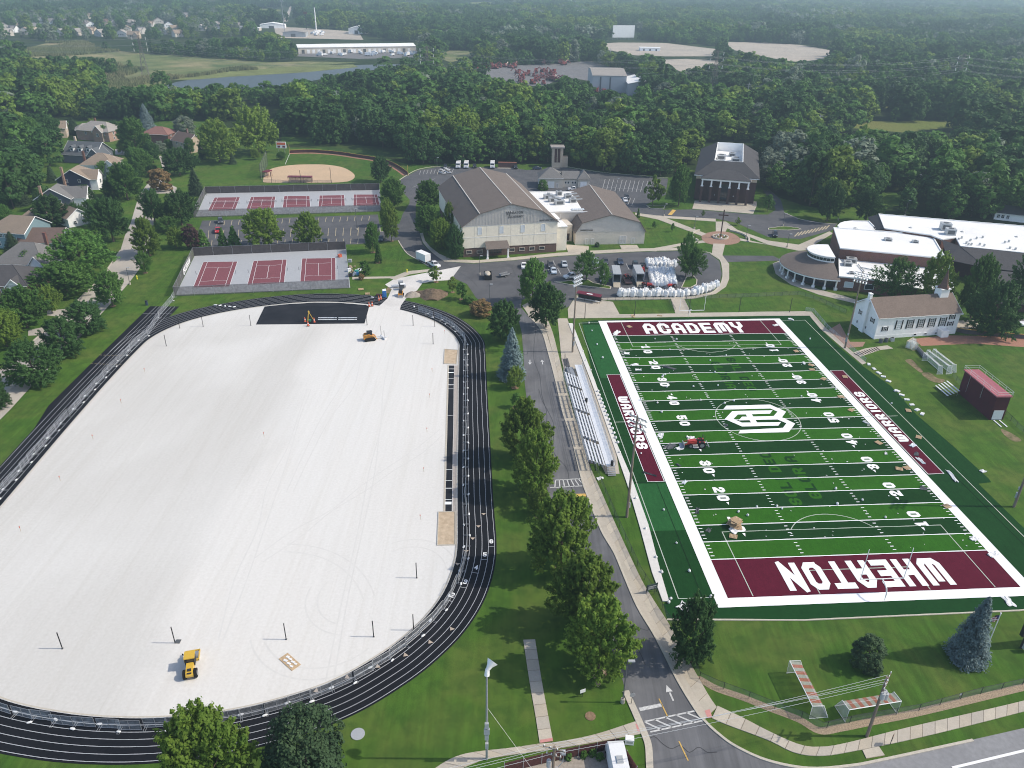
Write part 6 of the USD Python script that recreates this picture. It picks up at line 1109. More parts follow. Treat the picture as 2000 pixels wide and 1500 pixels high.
# garden trees and hedges filling the gaps between the left houses (each its own tree)
GT = [(30, 345, 70, 60), (10, 372, 60, 50), (60, 378, 60, 44), (40, 400, 52, 40), (140, 330, 0, 0), (240, 300, 26, 22), (150, 360, 0, 0), (205, 345, 30, 26), (255, 362, 36, 34), (232, 366, 30, 28), (170, 402, 40, 34), (182, 424, 34, 36), (152, 432, 36, 30), (135, 300, 0, 0), (146, 262, 30, 30), (186, 268, 36, 26), (206, 275, 30, 22), (226, 270, 34, 26), (240, 262, 26, 22), (300, 318, 40, 28), (332, 292, 20, 20), (345, 285, 18, 16), (30, 500, 44, 40), (8, 470, 30, 26), (60, 530, 40, 30), (25, 560, 0, 0), (90, 520, 30, 26), (118, 430, 30, 26), (205, 512, 40, 26), (372, 300, 30, 24), (400, 310, 34, 26), (455, 320, 20, 16), (500, 312, 22, 18), (550, 312, 16, 18), (300, 345, 24, 20), (120, 285, 0, 0), (112, 268, 34, 40), (94, 284, 60, 54), (70, 300, 70, 56), (20, 310, 80, 60), (46, 330, 60, 50), (8, 340, 60, 46), (262, 318, 30, 28), (236, 325, 22, 16), (275, 350, 30, 22), (85, 410, 36, 30), (15, 440, 40, 30)]
words = ['first', 'second', 'third', 'fourth', 'fifth', 'sixth', 'seventh', 'eighth']
for i, (a, b, hp, wp) in enumerate(g for g in GT if g[2]):
    kd = ['big_dark', 'big_mid', 'low_dark', 'locust', 'yellow', 'big_mid', 'big_dark', 'pine'][i * 5 % 8]
    bq = G(a, b); near_h = 'garden tree growing among the houses left of the pale street'
    tree(kd, (a, b), (a, b - hp), wp, near_h if kd != 'pine' else 'garden conifer growing among the houses left of the pale street', 'garden_tree', 'tree', group='garden conifers' if kd == 'pine' else 'garden trees')
# reed tufts round the pond
rr = np.random.default_rng(15); tv = []
for k in range(26):
    a, rad = rr.uniform(0, 6.28), rr.uniform(0, 2.2); x, y_ = math.cos(a) * rad, math.sin(a) * rad; hh = rr.uniform(1.6, 3.0); d = rr.normal(0, .25, 2); w = rr.normal(0, 1, 2); w = w / np.hypot(*w) * .22
    tv.append([(x - w[0], y_ - w[1], 0), (x + w[0], y_ + w[1], 0), (x + d[0] + w[0] * .5, y_ + d[1] + w[1] * .5, hh), (x + d[0] - w[0] * .5, y_ + d[1] - w[1] * .5, hh)])
tvv = np.array(tv).reshape(-1, 3); tff = np.arange(len(tvv)).reshape(-1, 4)
rp = marsh.difference(pond).difference(P([(380, 151), (440, 141), (520, 135), (600, 129), (690, 126.5), (600, 134.5)])); bx0, by0, bx1, by1 = rp.bounds
cand = np.c_[rr.uniform(bx0, bx1, 60000), rr.uniform(by0, by1, 60000)]; cand = cand[shapely.contains_xy(rp, cand[:, 0], cand[:, 1])]
edge = shapely.distance(shapely.points(cand), pond); nz = noise_at(cand[:, 0], cand[:, 1], .012, 21); cand = cand[(edge < 14) | ((nz > .5) & (rr.uniform(size=len(cand)) < .5))][:9000]
q = proj(np.c_[cand, np.zeros(len(cand))]); cand = cand[(q[:, 0] > -20) & (q[:, 0] < 900)]
m_reed2 = mat('reed_blades', (0.11, 0.15, 0.06), .9, .3, .02, col2=(0.20, 0.19, 0.10), spec=.1)
scatter('reeds', 'tall reeds fringing the pond and marsh', [(tvv, np.vstack([tff[:, [0, 1, 2]], tff[:, [0, 2, 3]]]), m_reed2)], np.zeros(len(cand), int), cand, rr.uniform(0, 6.28, len(cand)), np.repeat(rr.uniform(.7, 1.3, len(cand))[:, None], 3, 1))
# ================================================================ VEHICLES
m_tyre = plain('tyre', (0.014, 0.014, 0.015), 0.9, 0.2); m_hub = plain('wheel_hub', (0.35, 0.35, 0.36), 0.4, 0.5, 0.6); m_lampw = plain('headlamp', (0.6, 0.62, 0.64), 0.15); m_lampr = plain('tail_lamp', (0.35, 0.02, 0.02), 0.3)
m_carglass = plain('car_glass', (0.02, 0.024, 0.03), 0.05, 0.7)
def paintm(name, c): return mat('car_' + name, c, 0.28, 0.04, 2.0, spec=0.5, space='object')
PAINT = {'white': paintm('white', (0.70, 0.70, 0.70)), 'silver': paintm('silver', (0.42, 0.45, 0.48)), 'black': paintm('black', (0.012, 0.012, 0.014)), 'grey': paintm('grey', (0.055, 0.058, 0.062)), 'blue': paintm('blue', (0.03, 0.045, 0.08)), 'teal': paintm('teal', (0.02, 0.035, 0.038)), 'red': paintm('red', (0.42, 0.025, 0.03)), 'pale': paintm('pale_blue', (0.50, 0.56, 0.62)), 'yellow': paintm('machine_yellow', (0.58, 0.37, 0.045)), 'orange': paintm('machine_orange', (0.55, 0.24, 0.035)), 'redm': paintm('machine_red', (0.42, 0.04, 0.03)), 'rust': paintm('machine_rust', (0.17, 0.035, 0.03))}
def side_ext(t, name, prof, w, m, parent=None, inset=0.0, y=0.0, bev=0.0):
    """a side outline (x, z) given width w across y, narrowing towards the top"""
    pg = Polygon(prof); mb = MB().ext(pg, -w / 2, w / 2); V = mb.v
    z0, z1 = pg.bounds[1], pg.bounds[3]
    mb.v = [np.c_[v[:, 0], (v[:, 2]) * (1 - inset * (v[:, 1] - z0) / (z1 - z0)) + y, v[:, 1]] for v in V]; mb.f = [f[:, ::-1] for f in mb.f]
    return part(parent or t, name, mb, m)
def wheel(t, x, y, r=.34, w=.22, name='wheel'):
    o = part(t, name, MB().tube([(x, y - w / 2, r), (x, y + w / 2, r)], r, 14), m_tyre); s = 1 if y > 0 else -1
    part(o, 'rim', MB().tube([(x, y + s * w * .4, r), (x, y + s * w * .54, r)], r * .58, 10), m_hub); return o
def car(px, py, head, colour, label, style='sedan', group=None, name='parked_car', cat='car'):
    """head: photograph point towards which the bonnet points"""
    b, e = G(px, py), G(*head); rz = math.atan2(e[1] - b[1], e[0] - b[0])
    t = thing(name, label, cat, (b[0], b[1], 0.03), rz, group); P_ = PAINT[colour]; w = 1.84
    if style == 'sedan':
        body = [(-2.3, .32), (-2.35, .72), (-2.2, .95), (-1.5, 1.0), (.75, 1.0), (2.05, .84), (2.35, .62), (2.3, .3)]; gl = [(-1.75, .98), (-1.1, 1.40), (.2, 1.42), (1.05, .97)]; rf = [(-1.1, 1.385), (-1.0, 1.45), (.15, 1.46), (.25, 1.40)]
    elif style == 'suv':
        body = [(-2.35, .38), (-2.4, .8), (-2.3, 1.12), (.85, 1.12), (2.1, 1.0), (2.4, .75), (2.35, .36)]; gl = [(-2.3, 1.1), (-2.05, 1.68), (.1, 1.70), (.95, 1.1)]; rf = [(-2.07, 1.66), (-1.95, 1.76), (.05, 1.77), (.15, 1.68)]
    else:
        body = [(-2.85, .45), (-2.9, 1.1), (-.55, 1.1), (1.35, 1.16), (2.6, 1.08), (2.85, .8), (2.8, .42)]; gl = [(-.6, 1.08), (-.5, 1.74), (.75, 1.76), (1.45, 1.14)]; rf = [(-.52, 1.73), (-.45, 1.82), (.7, 1.83), (.8, 1.75)]; w = 1.98
    bd = side_ext(t, 'body', body, w, P_, inset=.05)
    side_ext(t, 'windows', gl, w * .93, m_carglass, inset=.2); side_ext(t, 'roof', rf, w * .76, P_, inset=.12)
    L0, L1 = body[0][0], body[-1][0]; k = 1.42 if style != 'pickup' else 1.8
    pil = MB()
    for s in (-1, 1):
        for (xa, za), (xb, zb) in ((gl[0], gl[1]), (gl[3], gl[2]), ((-.35, gl[0][1]), (-.35, gl[1][1] - .02))): pil.tube([(xa, s * w * .465, za), (xb, s * w * .375, zb)], .05, 4)
    part(t, 'pillars', pil, P_)
    for x in (-k, k):
        for y in (-w / 2 + .06, w / 2 - .06): wheel(t, x, y, .34 if style == 'sedan' else .39)
    for y in (-.62, .62):
        part(t, 'headlight', MB().box((L1 - .05, y, .72 if style == 'sedan' else .88), (.16, .38, .16)), m_lampw); part(t, 'tail_light', MB().box((L0 - .02, y * 1.1, .78 if style == 'sedan' else .95), (.1, .3, .2)), m_lampr)
    if style == 'pickup': part(bd, 'cargo_bed', MB().box((-1.75, 0, 1.115), (2.1, w * .8, .03)), m_dark)
    return t
CARS = [(1075, 521, (1079, 534), 'grey', 'dark grey car in the front car park, leftmost of its row', 'suv'), (1081, 532, (1085, 545), 'pale', 'pale blue-silver sedan nose to tail below the dark grey car', 'sedan'), (1102, 519, (1106, 532), 'silver', 'silver-white sedan in the front car park beside the broad tree', 'sedan'), (1117, 543, (1098, 546), 'white', 'white pickup pointing left at the long island', 'pickup'), (1163, 513, (1168, 528), 'pale', 'pale sedan right of the broad island tree', 'sedan'), (1182, 514, (1184, 530), 'grey', 'dark grey pickup in the middle of the front car park', 'pickup'), (1211, 514, (1216, 527), 'blue', 'dark blue sedan in the middle of the front car park', 'sedan'), (1241, 522, (1247, 540), 'teal', 'dark teal van-like car beside the white sacks', 'suv'), (1177, 548, (1179, 562), 'silver', 'silver car half under the small island tree', 'suv'), (1023, 522, (1025, 536), 'white', 'white car half hidden by the entrance tree', 'sedan'),
        (426, 453, (425, 468), 'red', 'red pickup in the tennis car park', 'pickup'), (431, 435, (432, 445), 'grey', 'dark car at the upper edge of the tennis car park', 'suv'), (604, 474, (604, 484), 'white', 'white car under the smaller parking tree', 'suv'), (635, 474, (635, 484), 'black', 'black car near the tennis windscreen', 'sedan'), (744, 469, (742, 480), 'teal', 'dark green car half hidden by the lawn tree', 'sedan'), (1224, 388, (1229, 402), 'grey', 'dark car at the edge of the rear car park, behind a white one', 'suv'), (1221, 393, (1226, 405), 'white', 'white car at the edge of the rear car park', 'sedan'), (1121, 372, (1100, 372), 'white', 'white pickup before the maintenance building', 'pickup'), (1007, 329, (1009, 340), 'black', 'black car beside the maroon container', 'suv'), (1049, 331, (1060, 331), 'blue', 'dark blue car at the grass corner of the rear car park', 'sedan'), (870, 328, (871, 337), 'black', 'black car left of the white minibuses', 'suv'), (1513, 461, (1514, 472), 'black', 'black car on the ring road before the school', 'suv'), (1989, 632, (2010, 645), 'white', 'white car at the right edge beyond the chapel', 'suv'), (1795, 346, (1815, 349), 'silver', 'silver car in a gap of the right woods', 'sedan')]
for c in CARS: car(*c)
def minibus(px, py, label, dark=False):
    b = G(px, py); t = thing('minibus', label, 'bus', (b[0], b[1], .03), -PI / 2); m = PAINT['black' if dark else 'white']
    side_ext(t, 'body', [(-3.3, .4), (-3.35, 2.75), (-3.1, 2.95), (2.0, 2.95), (2.35, 2.6), (2.6, 1.5), (3.4, 1.25), (3.5, .45)], 2.3, m, inset=.06)
    part(t, 'windscreen', MB().box((2.5, 0, 2.05), (.1, 1.85, .85), ry=-.22), m_carglass)
    for y in (-1.14, 1.14): part(t, 'window', MB().box((-.6, y, 2.15), (4.4, .06, .6)), m_carglass)
    for x in (-2.1, 2.3):
        for y in (-1.02, 1.02): wheel(t, x, y, .42, .28)
    for y in (-.8, .8): part(t, 'headlight', MB().box((3.46, y, .95), (.1, .35, .25)), m_lampw)
    part(t, 'grille', MB().box((3.47, 0, .95), (.08, 1.0, .3)), m_dark)
minibus(895.5, 327, 'white minibus, leftmost of the row behind the gymnasium'); minibus(911, 327, 'white minibus, second of the row behind the gymnasium'); minibus(962, 327, 'white minibus beside the maroon container')
car(927, 327.5, (928, 340), 'black', 'dark van between the white minibuses', 'suv')
for i, (x, y) in enumerate(((862, 338), (867, 340), (873, 337), (877, 339), (870, 335.5))):
    b = G(x, y); t = thing('golf_cart', 'small white golf cart parked in a cluster behind the gymnasium', 'golf cart', (b[0], b[1], .03), trng.uniform(-.6, .4), 'golf carts behind the gymnasium')
    part(t, 'body', MB().box((0, 0, .55), (2.2, 1.15, .5), taper=.9), PAINT['white']); part(t, 'roof', MB().box((-.1, 0, 1.85), (1.5, 1.15, .08)), PAINT['white']); part(t, 'seat', MB().box((-.2, 0, .9), (.6, 1.0, .25)), m_dark); po_ = MB()
    for sx_ in (-.75, .55):
        for sy in (-.5, .5): po_.cyl((sx_, sy, .75), .03, 1.1, 5)
    part(t, 'roof_posts', po_, m_dark)
    for sx_ in (-.75, .75):
        for sy in (-.5, .5): wheel(t, sx_, sy, .23, .16)
# pickup with white box trailer
car(848, 520, (862, 528), 'white', 'white pickup pulling a white box trailer along the drive', 'pickup')
a, e = G(828, 511), G(848, 520); t = thing('box_trailer', 'tall white enclosed box trailer hitched to a white pickup', 'trailer', (a[0], a[1], 0.03), math.atan2(e[1] - a[1], e[0] - a[0]))
part(t, 'box', MB().box((-.3, 0, 1.85), (5.4, 2.3, 2.5)), PAINT['white']); part(t, 'roof', MB().box((-.3, 0, 3.13), (5.5, 2.36, .08)), m_membrane); part(t, 'rear_door', MB().box((-3.03, 0, 1.85), (.06, 2.1, 2.3)), m_hvac); part(t, 'hitch', MB().tube([(2.3, 0, .55), (3.5, 0, .5)], .07, 5), m_dark)
for x in (-.9, .1):
    for y in (-1.1, 1.1): wheel(t, x, y, .36, .24)
# moving trailers with open backs
for px, py, tx, ty, lb in ((1204, 557, 1199, 531, 'grey box trailer open at the back, left of two by the sacks'), (1249, 556, 1238, 530, 'grey box trailer open at the back, right of two by the sacks')):
    a, e = G(px, py), G(tx, ty); t = thing('box_trailer', lb, 'trailer', (a[0], a[1], .03), math.atan2(e[1] - a[1], e[0] - a[0])); L = 8.2
    mb = MB().b0(0, L, -1.25, -1.19, 1.0, 3.7).b0(0, L, 1.19, 1.25, 1.0, 3.7).b0(L - .06, L, -1.19, 1.19, 1.0, 3.7).b0(0, L, -1.25, 1.25, .88, 1.0)
    part(t, 'box', mb, m_hvac); part(t, 'roof', MB().b0(-.05, L + .05, -1.28, 1.28, 3.7, 3.78), m_hvac); part(t, 'rear_frame', MB().b0(-.06, .0, -1.28, -1.12, .4, 3.7).b0(-.06, .0, 1.12, 1.28, .4, 3.7).b0(-.06, 0, -1.12, 1.12, 3.5, 3.7), m_greymetal); part(t, 'ramp', MB().box((-1.1, 0, .5), (2.3, 2.2, .08), ry=-.42), m_conc_v[3])
    for x in (1.3, 2.4):
        for y in (-1.05, 1.05): wheel(t, x, y, .45, .28)
def tractor(px, py, head, label, s=1.0, colour='redm', loader=True):
    b, e = G(px, py), G(*head); t = thing('tractor', label, 'tractor', (b[0], b[1], .09), math.atan2(e[1] - b[1], e[0] - b[0]), sc=s)
    side_ext(t, 'hood', [(0.1, .6), (.1, 1.35), (1.6, 1.25), (1.75, 1.0), (1.7, .6)], .75, PAINT[colour], inset=.15); part(t, 'chassis', MB().box((.2, 0, .65), (2.6, .5, .35)), m_dark); part(t, 'seat', MB().box((-.55, 0, 1.15), (.5, .55, .14)).box((-.8, 0, 1.4), (.12, .55, .5)), m_dark)
    for y in (-.75, .75):
        part(t, 'fender', MB().box((-.75, y * .8, 1.22), (1.0, .4, .1)), PAINT[colour]); wheel(t, -.75, y, .68, .42, 'rear_wheel'); wheel(t, 1.25, y * .9, .42, .26, 'front_wheel')
    part(t, 'roll_bar', MB().tube([(-1.0, -.5, 1.2), (-1.05, -.5, 2.2), (-1.05, .5, 2.2), (-1.0, .5, 1.2)], .05, 6), m_dark); part(t, 'steering_wheel', MB().cyl((0.0, 0, 1.45), .2, .04, 10), m_dark)
    if loader:
        for y in (-.55, .55): part(t, 'loader_arm', MB().tube([(.2, y, 1.3), (1.6, y, 1.0), (2.5, y, .45)], .07, 5), PAINT[colour])
        part(t, 'bucket', MB().add(*side_bucket(2.4, 1.8)), m_galv)
    part(t, 'rake', MB().box((-2.0, 0, .5), (.12, 2.2, .12)).tube([(-1.2, -.3, .6), (-2.0, -.8, .5)], .04, 5).tube([(-1.2, .3, .6), (-2.0, .8, .5)], .04, 5), m_galv)
    return t
def side_bucket(x, w):
    p = np.array([(x, .75), (x, .1), (x + .7, .05), (x + .7, .1), (x + .08, .17), (x + .1, .75)]); mb = MB().ext(Polygon(p), -w / 2, w / 2); v = np.vstack(mb.v); f = np.vstack(mb.f); return np.c_[v[:, 0], v[:, 2], v[:, 1]], f[:, ::-1]
tractor(1360, 872, (1335, 872), 'red compact tractor with a front loader on the football turf', 1.15)
tractor(1225, 546, (1221, 540), 'red loader standing on a flat trailer between the grey box trailers', 1.1); a = G(1226, 553); t = thing('flat_trailer', 'dark flatbed trailer carrying a red loader', 'trailer', (a[0], a[1], .03), heading((1229, 558), (1219, 538)))
part(t, 'deck', MB().box((1.5, 0, .62), (7.0, 2.3, .16)), m_doorbrown); part(t, 'side_rail', MB().box((1.5, 1.2, .8), (7, .08, .3)).box((1.5, -1.2, .8), (7, .08, .3)), m_dark)
for x in (.4, 1.5):
    for y in (-1.3, 1.3): wheel(t, x, y, .36, .24)
tractor(1253, 531, (1256, 545), 'small red tractor behind the right grey trailer', 1.2); tractor(1262, 561, (1276, 561), 'red loader at work at the front of the white sack block', 1.0); tractor(1312, 561, (1300, 563), 'reddish loader at the right front of the white sack block', .9)
# yellow soil roller
def roller():
    b, e = G(373, 1324), G(378, 1284); t = thing('soil_roller', 'yellow vibratory soil roller parked on the crushed stone', 'road roller', (b[0], b[1], .03), math.atan2(e[1] - b[1], e[0] - b[0]), sc=.84); Y = PAINT['yellow']
    side_ext(t, 'engine_hood', [(-.6, .75), (-.7, 1.2), (-.4, 1.55), (1.5, 1.9), (1.5, .75)], 1.25, Y, inset=.12); part(t, 'hood_vent', MB().box((.1, 0, 1.72), (.5, .6, .06), ry=-.18).box((-.45, 0, 1.5), (.25, .7, .06), ry=-.6), m_dark)
    cb = part(t, 'cab', MB().box((2.25, 0, 1.55), (1.45, 1.5, 1.0)), m_dark); part(cb, 'cab_glass', MB().box((2.25, 0, 2.35), (1.4, 1.45, .75)), m_carglass); part(cb, 'cab_roof', MB().box((2.3, 0, 2.82), (1.75, 1.7, .16)), PAINT['yellow']); part(cb, 'cab_posts', MB().box((1.55, .72, 2.35), (.09, .09, .8)).box((1.55, -.72, 2.35), (.09, .09, .8)).box((2.95, .72, 2.35), (.09, .09, .8)).box((2.95, -.72, 2.35), (.09, .09, .8)), m_dark)
    for y in (-.85, .85): wheel(t, .15, y, .78, .5, 'rear_wheel')
    part(t, 'drum', MB().tube([(4.0, -1.0, .75), (4.0, 1.0, .75)], .75, 20), m_steel); part(t, 'drum_frame', MB().box((4.0, 1.12, .85), (2.3, .14, .35)).box((4.0, -1.12, .85), (2.3, .14, .35)).box((5.1, 0, .85), (.14, 2.3, .35)).box((2.95, 0, .85), (.2, 2.3, .4)), Y)
    part(t, 'mirror', MB().tube([(2.9, .8, 2.5), (3.1, 1.15, 2.5)], .03, 4).box((3.1, 1.2, 2.4), (.05, .2, .35)), m_dark)
roller()
def skid(px, py, head, label, colour, att=True, s=1.0):
    b, e = G(px, py), G(*head); t = thing('skid_loader', label, 'loader', (b[0], b[1], .03), math.atan2(e[1] - b[1], e[0] - b[0]), sc=s); C = PAINT[colour]
    for y in (-.75, .75):
        part(t, 'track', MB().add(*[np.array(x) for x in (lambda v, f: (np.c_[v[:, 0], v[:, 2] + y, v[:, 1]], f[:, ::-1]))(*(lambda m_: (np.vstack(m_.v), np.vstack(m_.f)))(MB().ext(Polygon([(-1.3, .25), (-1.0, .0), (1.0, .0), (1.35, .3), (1.0, .7), (-.9, .75)]).buffer(.03), -.2, .2)))]), m_tyre)
        part(t, 'lift_arm', MB().tube([(-1.2, y * .9, 1.45), (-.2, y * .9, 1.6), (1.2, y * .9, .9), (1.6, y * .9, .35)], .11, 6), C)
    side_ext(t, 'body', [(-1.4, .4), (-1.45, 1.3), (-.5, 1.55), (.2, 1.2), (1.0, .9), (1.1, .35)], 1.15, C); part(t, 'cab', MB().box((.05, 0, 1.55), (1.2, 1.05, 1.1), taper=.9), m_dark); part(t, 'cab_roof', MB().box((.05, 0, 2.14), (1.25, 1.1, .09)), m_dark)
    if att:
        part(t, 'grader_frame', MB().box((2.4, 0, .35), (1.6, .2, .2)).box((3.1, 0, .25), (.25, 2.4, .45), .25).box((3.7, 0, .3), (.9, .2, .15)), m_alum); part(t, 'laser_mast', MB().cyl((2.9, .9, .4), .04, 2.4, 5).cyl((3.3, -.9, .4), .04, 1.9, 5), m_dark)
    else: part(t, 'bucket', MB().add(*side_bucket(1.5, 1.8)), m_galv)
skid(722, 664, (738, 662), 'orange tracked loader with a laser grader on the crushed stone', 'orange', s=1.15); skid(783, 578, (779, 590), 'small green and orange loader at the mouth of the haul road', 'orange', False, .9)
# roll-off container, maroon container, trailers
a = G(953, 543); t = thing('dumpster', 'black roll-off dumpster heaped with pale debris', 'dumpster', (a[0], a[1], .02), heading((953, 545), (951, 528)))
part(t, 'bin', MB().b0(-2.2, 2.2, -1.15, -1.05, .2, 1.6).b0(-2.2, 2.2, 1.05, 1.15, .2, 1.6).b0(-2.2, -2.1, -1.05, 1.05, .2, 1.6).b0(2.1, 2.2, -1.05, 1.05, .2, 1.6).b0(-2.2, 2.2, -1.15, 1.15, .1, .2), m_black); part(t, 'bin_ribs', MB().b0(-2.25, 2.25, -1.2, -1.15, 1.5, 1.62).b0(-2.25, 2.25, 1.15, 1.2, 1.5, 1.62), m_dark); v = trimesh.creation.icosphere(2, 1.0).vertices; v = v * [1.9, .95, .55] + [0, 0, 1.35] + meshkit.noise(v * 3, 4)[:, None] * .25; part(t, 'debris', MB().add(v, trimesh.creation.icosphere(2, 1.0).faces), mat('debris', (0.45, 0.40, 0.33), 0.9, 0.4, 3.0))
a = G(991, 327); t = thing('container', 'long maroon container beside the minibuses', 'container', (a[0], a[1], .02), 0); part(t, 'box', MB().b0(-4.6, 4.6, -1.2, 1.2, .15, 2.4), m_doorbrown); part(t, 'lid', MB().b0(-4.7, 4.7, -1.25, 1.25, 2.4, 2.5), mat('lid_brown', (0.16, 0.06, 0.04))); part(t, 'pad', MB().b0(-5, 5, -2.6, -1.4, 0, .1), m_conc)
a = G(985, 540); t = thing('utility_trailer', 'small dark utility trailer in the car park below the gymnasium', 'trailer', (a[0], a[1], .02), heading((977, 540), (992, 537))); part(t, 'deck', MB().box((0, 0, .6), (3.2, 1.5, .1)), m_dark); part(t, 'rails', MB().box((0, .75, .9), (3.2, .05, .5)).box((0, -.75, .9), (3.2, .05, .5)).box((-1.6, 0, .9), (.05, 1.5, .5)), m_galv); part(t, 'tongue', MB().tube([(1.6, 0, .5), (2.9, 0, .45)], .06, 5), m_dark); wheel(t, 0, .85, .32); wheel(t, 0, -.85, .32)
a = G(1204, 1491); t = thing('camper_van', 'white camper roof seen inside the maroon fence at the bottom', 'van', (a[0], a[1] - 1.2, .02), heading((1204, 1495), (1197, 1462))); side_ext(t, 'body', [(-3.2, .4), (-3.3, 2.4), (-3.0, 2.7), (2.0, 2.75), (2.5, 2.5), (2.9, 1.4), (3.3, 1.2), (3.3, .4)], 2.2, PAINT['white'], inset=.1); part(t, 'roof_hatch', MB().box((-.3, 0, 2.8), (1.0, .8, .12)).box((-2.2, 0, 2.8), (.9, .8, .14)), m_hvac); part(t, 'windscreen', MB().box((2.75, 0, 1.95), (.1, 1.7, .8), ry=-.35), m_carglass)
for x in (-2, 2.2):
    for y in (-1, 1): wheel(t, x, y, .4, .25)
# far vehicles and machines
vr = random.Random(8)
mk = proto('machine')
part(mk, 'body', MB().box((0, 0, 1.6), (5, 2.6, 1.8), taper=.85).box((-1.5, 0, 3.0), (1.8, 2, 1.4)), PAINT['rust']); part(mk, 'boom', MB().tube([(1.5, 0, 2.2), (5, 0, 4.2), (8, 0, 1.5)], .35, 5), PAINT['rust']); part(mk, 'wheels', MB().cyl((-1.6, -1.5, .8), .8, 3.0, 10, axis=1).cyl((1.7, -1.5, .8), .8, 3.0, 10, axis=1), m_tyre)
for i in range(64):
    px, py = (vr.uniform(912, 1010), vr.uniform(128, 137)) if i < 22 else (vr.uniform(1010, 1092), vr.uniform(140, 166)) if i < 50 else (vr.uniform(1030, 1108), vr.uniform(121, 128)) if i < 58 else (vr.uniform(1152, 1185), vr.uniform(178, 186))
    b = G(px, py); copy(mk, 'yard_machine', 'red boom machine standing in the distant machinery yard', 'machine', (b[0], b[1], .05), vr.uniform(0, 6.28), 'red machines in the yard', vr.uniform(.8, 1.4))
tk = proto('truck')
part(tk, 'box', MB().b0(-4.5, 2, -1.25, 1.25, 1, 3.8), PAINT['white']); part(tk, 'cab', MB().box((3.2, 0, 1.7), (2.2, 2.2, 2.2), taper=.85), PAINT['pale']); part(tk, 'wheels', MB().cyl((-3, -1.2, .5), .5, 2.4, 8, axis=1).cyl((3, -1.2, .5), .5, 2.4, 8, axis=1), m_tyre)
for i in range(34):
    px, py = (vr.uniform(596, 818), vr.uniform(103, 110)) if i < 22 else (vr.uniform(585, 640), vr.uniform(62, 72))
    b = G(px, py); copy(tk, 'far_truck', 'white truck parked at the distant warehouse' if i < 22 else 'white truck parked in the distant shed yard', 'truck', (b[0], b[1], .05), vr.uniform(0, 6.28), 'trucks at the warehouse' if i < 22 else 'trucks in the shed yard', vr.uniform(.6, 1.1))
# ================================================================ FENCES, POLES, FURNITURE, SITE CLUTTER
def seethru(name, c, clear, rough=.8):
    if name not in MATS:
        MATS[name] = usdkit.material(stage, '/World/Looks/' + name, {'t': ('transparent_bsdf', {}), 'd': ('principled_bsdf', {'base_color': c, 'roughness': rough}), 'g': ('geometry', {}), 'n': ('noise_texture', {'scale': 1.5, 'detail': 3}), 'mr': ('map_range', {'from_min': .3, 'from_max': .7, 'to_min': clear - .1, 'to_max': clear + .1, 'clamp': True}), 'x': ('mix_closure', {})},
            [('g.position', 'n.vector'), ('n.fac', 'mr.value'), ('mr.result', 'x.fac'), ('d.BSDF', 'x.closure1'), ('t.BSDF', 'x.closure2')], surface='x.closure')
    return MATS[name]
m_mesh = seethru('chain_link', (0.10, 0.10, 0.10), .74); m_meshg = seethru('chain_link_grey', (0.34, 0.36, 0.38), .80); m_screen = seethru('windscreen', (0.085, 0.078, 0.08), .34); m_net = seethru('goal_net', (0.40, 0.40, 0.36), .55); m_netred = seethru('goal_net_red', (0.33, 0.10, 0.07), .42); m_netw = seethru('white_net', (0.6, 0.6, 0.6), .66)
m_screen2 = mat('windscreen_solid', (0.075, 0.066, 0.066), .9, .2, 1.0); m_wood = mat('pole_wood', (0.20, 0.16, 0.125), .95, .3, 2.0, space='object', stretch=(1, 1, .15)); m_pallet = mat('pallet_wood', (0.46, 0.33, 0.20), .9, .2, 3.0); m_bag = mat('white_sack', (0.70, 0.70, 0.69), .7, .1, 2.0, spec=.3, space='object'); m_bagb = mat('sack_bluish', (0.58, 0.62, 0.66), .6, .12, 2.0, spec=.3, space='object'); m_cone = plain('cone_orange', (0.62, 0.13, 0.06)); m_maroonp = mat('maroon_paint', (0.13, 0.015, 0.03), .5, .1, 1.0, spec=.4); m_fencem = mat('maroon_slats', (0.085, 0.032, 0.03), .8, .25, 2.0)
m_soil = mat('soil', (0.155, 0.115, 0.08), .95, .35, 1.2, spec=.05, bump=(2, .5, .3)); m_aggr = mat('aggregate', (0.33, 0.29, 0.245), .95, .2, 3.0, spec=.05)
def fence(name, label, pts, h, gap=3.0, fabric=None, postm=None, rail=True, cap=None, cat='fence', r=.04, n=5, panels=False):
    """posts, rails and fabric along a ground polyline (world points)"""
    l = LineString(pts); k = max(int(round(l.length / gap)), 1); t = thing(name, label, cat); q = [np.array(l.interpolate(i / k, normalized=True).coords[0]) for i in range(k + 1)]
    for p in q: part(t, 'post', MB().cyl((p[0], p[1], 0), r, h + .06, n), postm or m_dark)
    ver = [np.array(c) for c in l.coords]; d = np.array([l.project(Point(c)) for c in ver]); ds = sorted(set(np.round(np.r_[d, np.linspace(0, l.length, k + 1)], 3)))
    P3 = [np.array(l.interpolate(x).coords[0]) for x in ds]
    if fabric is not None:
        for a, b in zip(P3[:-1], P3[1:]): part(t, 'mesh_panel', MB().poly([(*a, .04), (*b, .04), (*b, h), (*a, h)]), fabric)
    if rail: part(t, 'top_rail', MB().tube([(*p, h) for p in P3], r * .8, 4), postm or m_dark)
    if cap is not None: part(t, 'top_cap', MB().tube([(*p, h + .05) for p in P3], .09, 6), cap)
    return t
def wpts(pts): return [g2(*p) for p in pts]
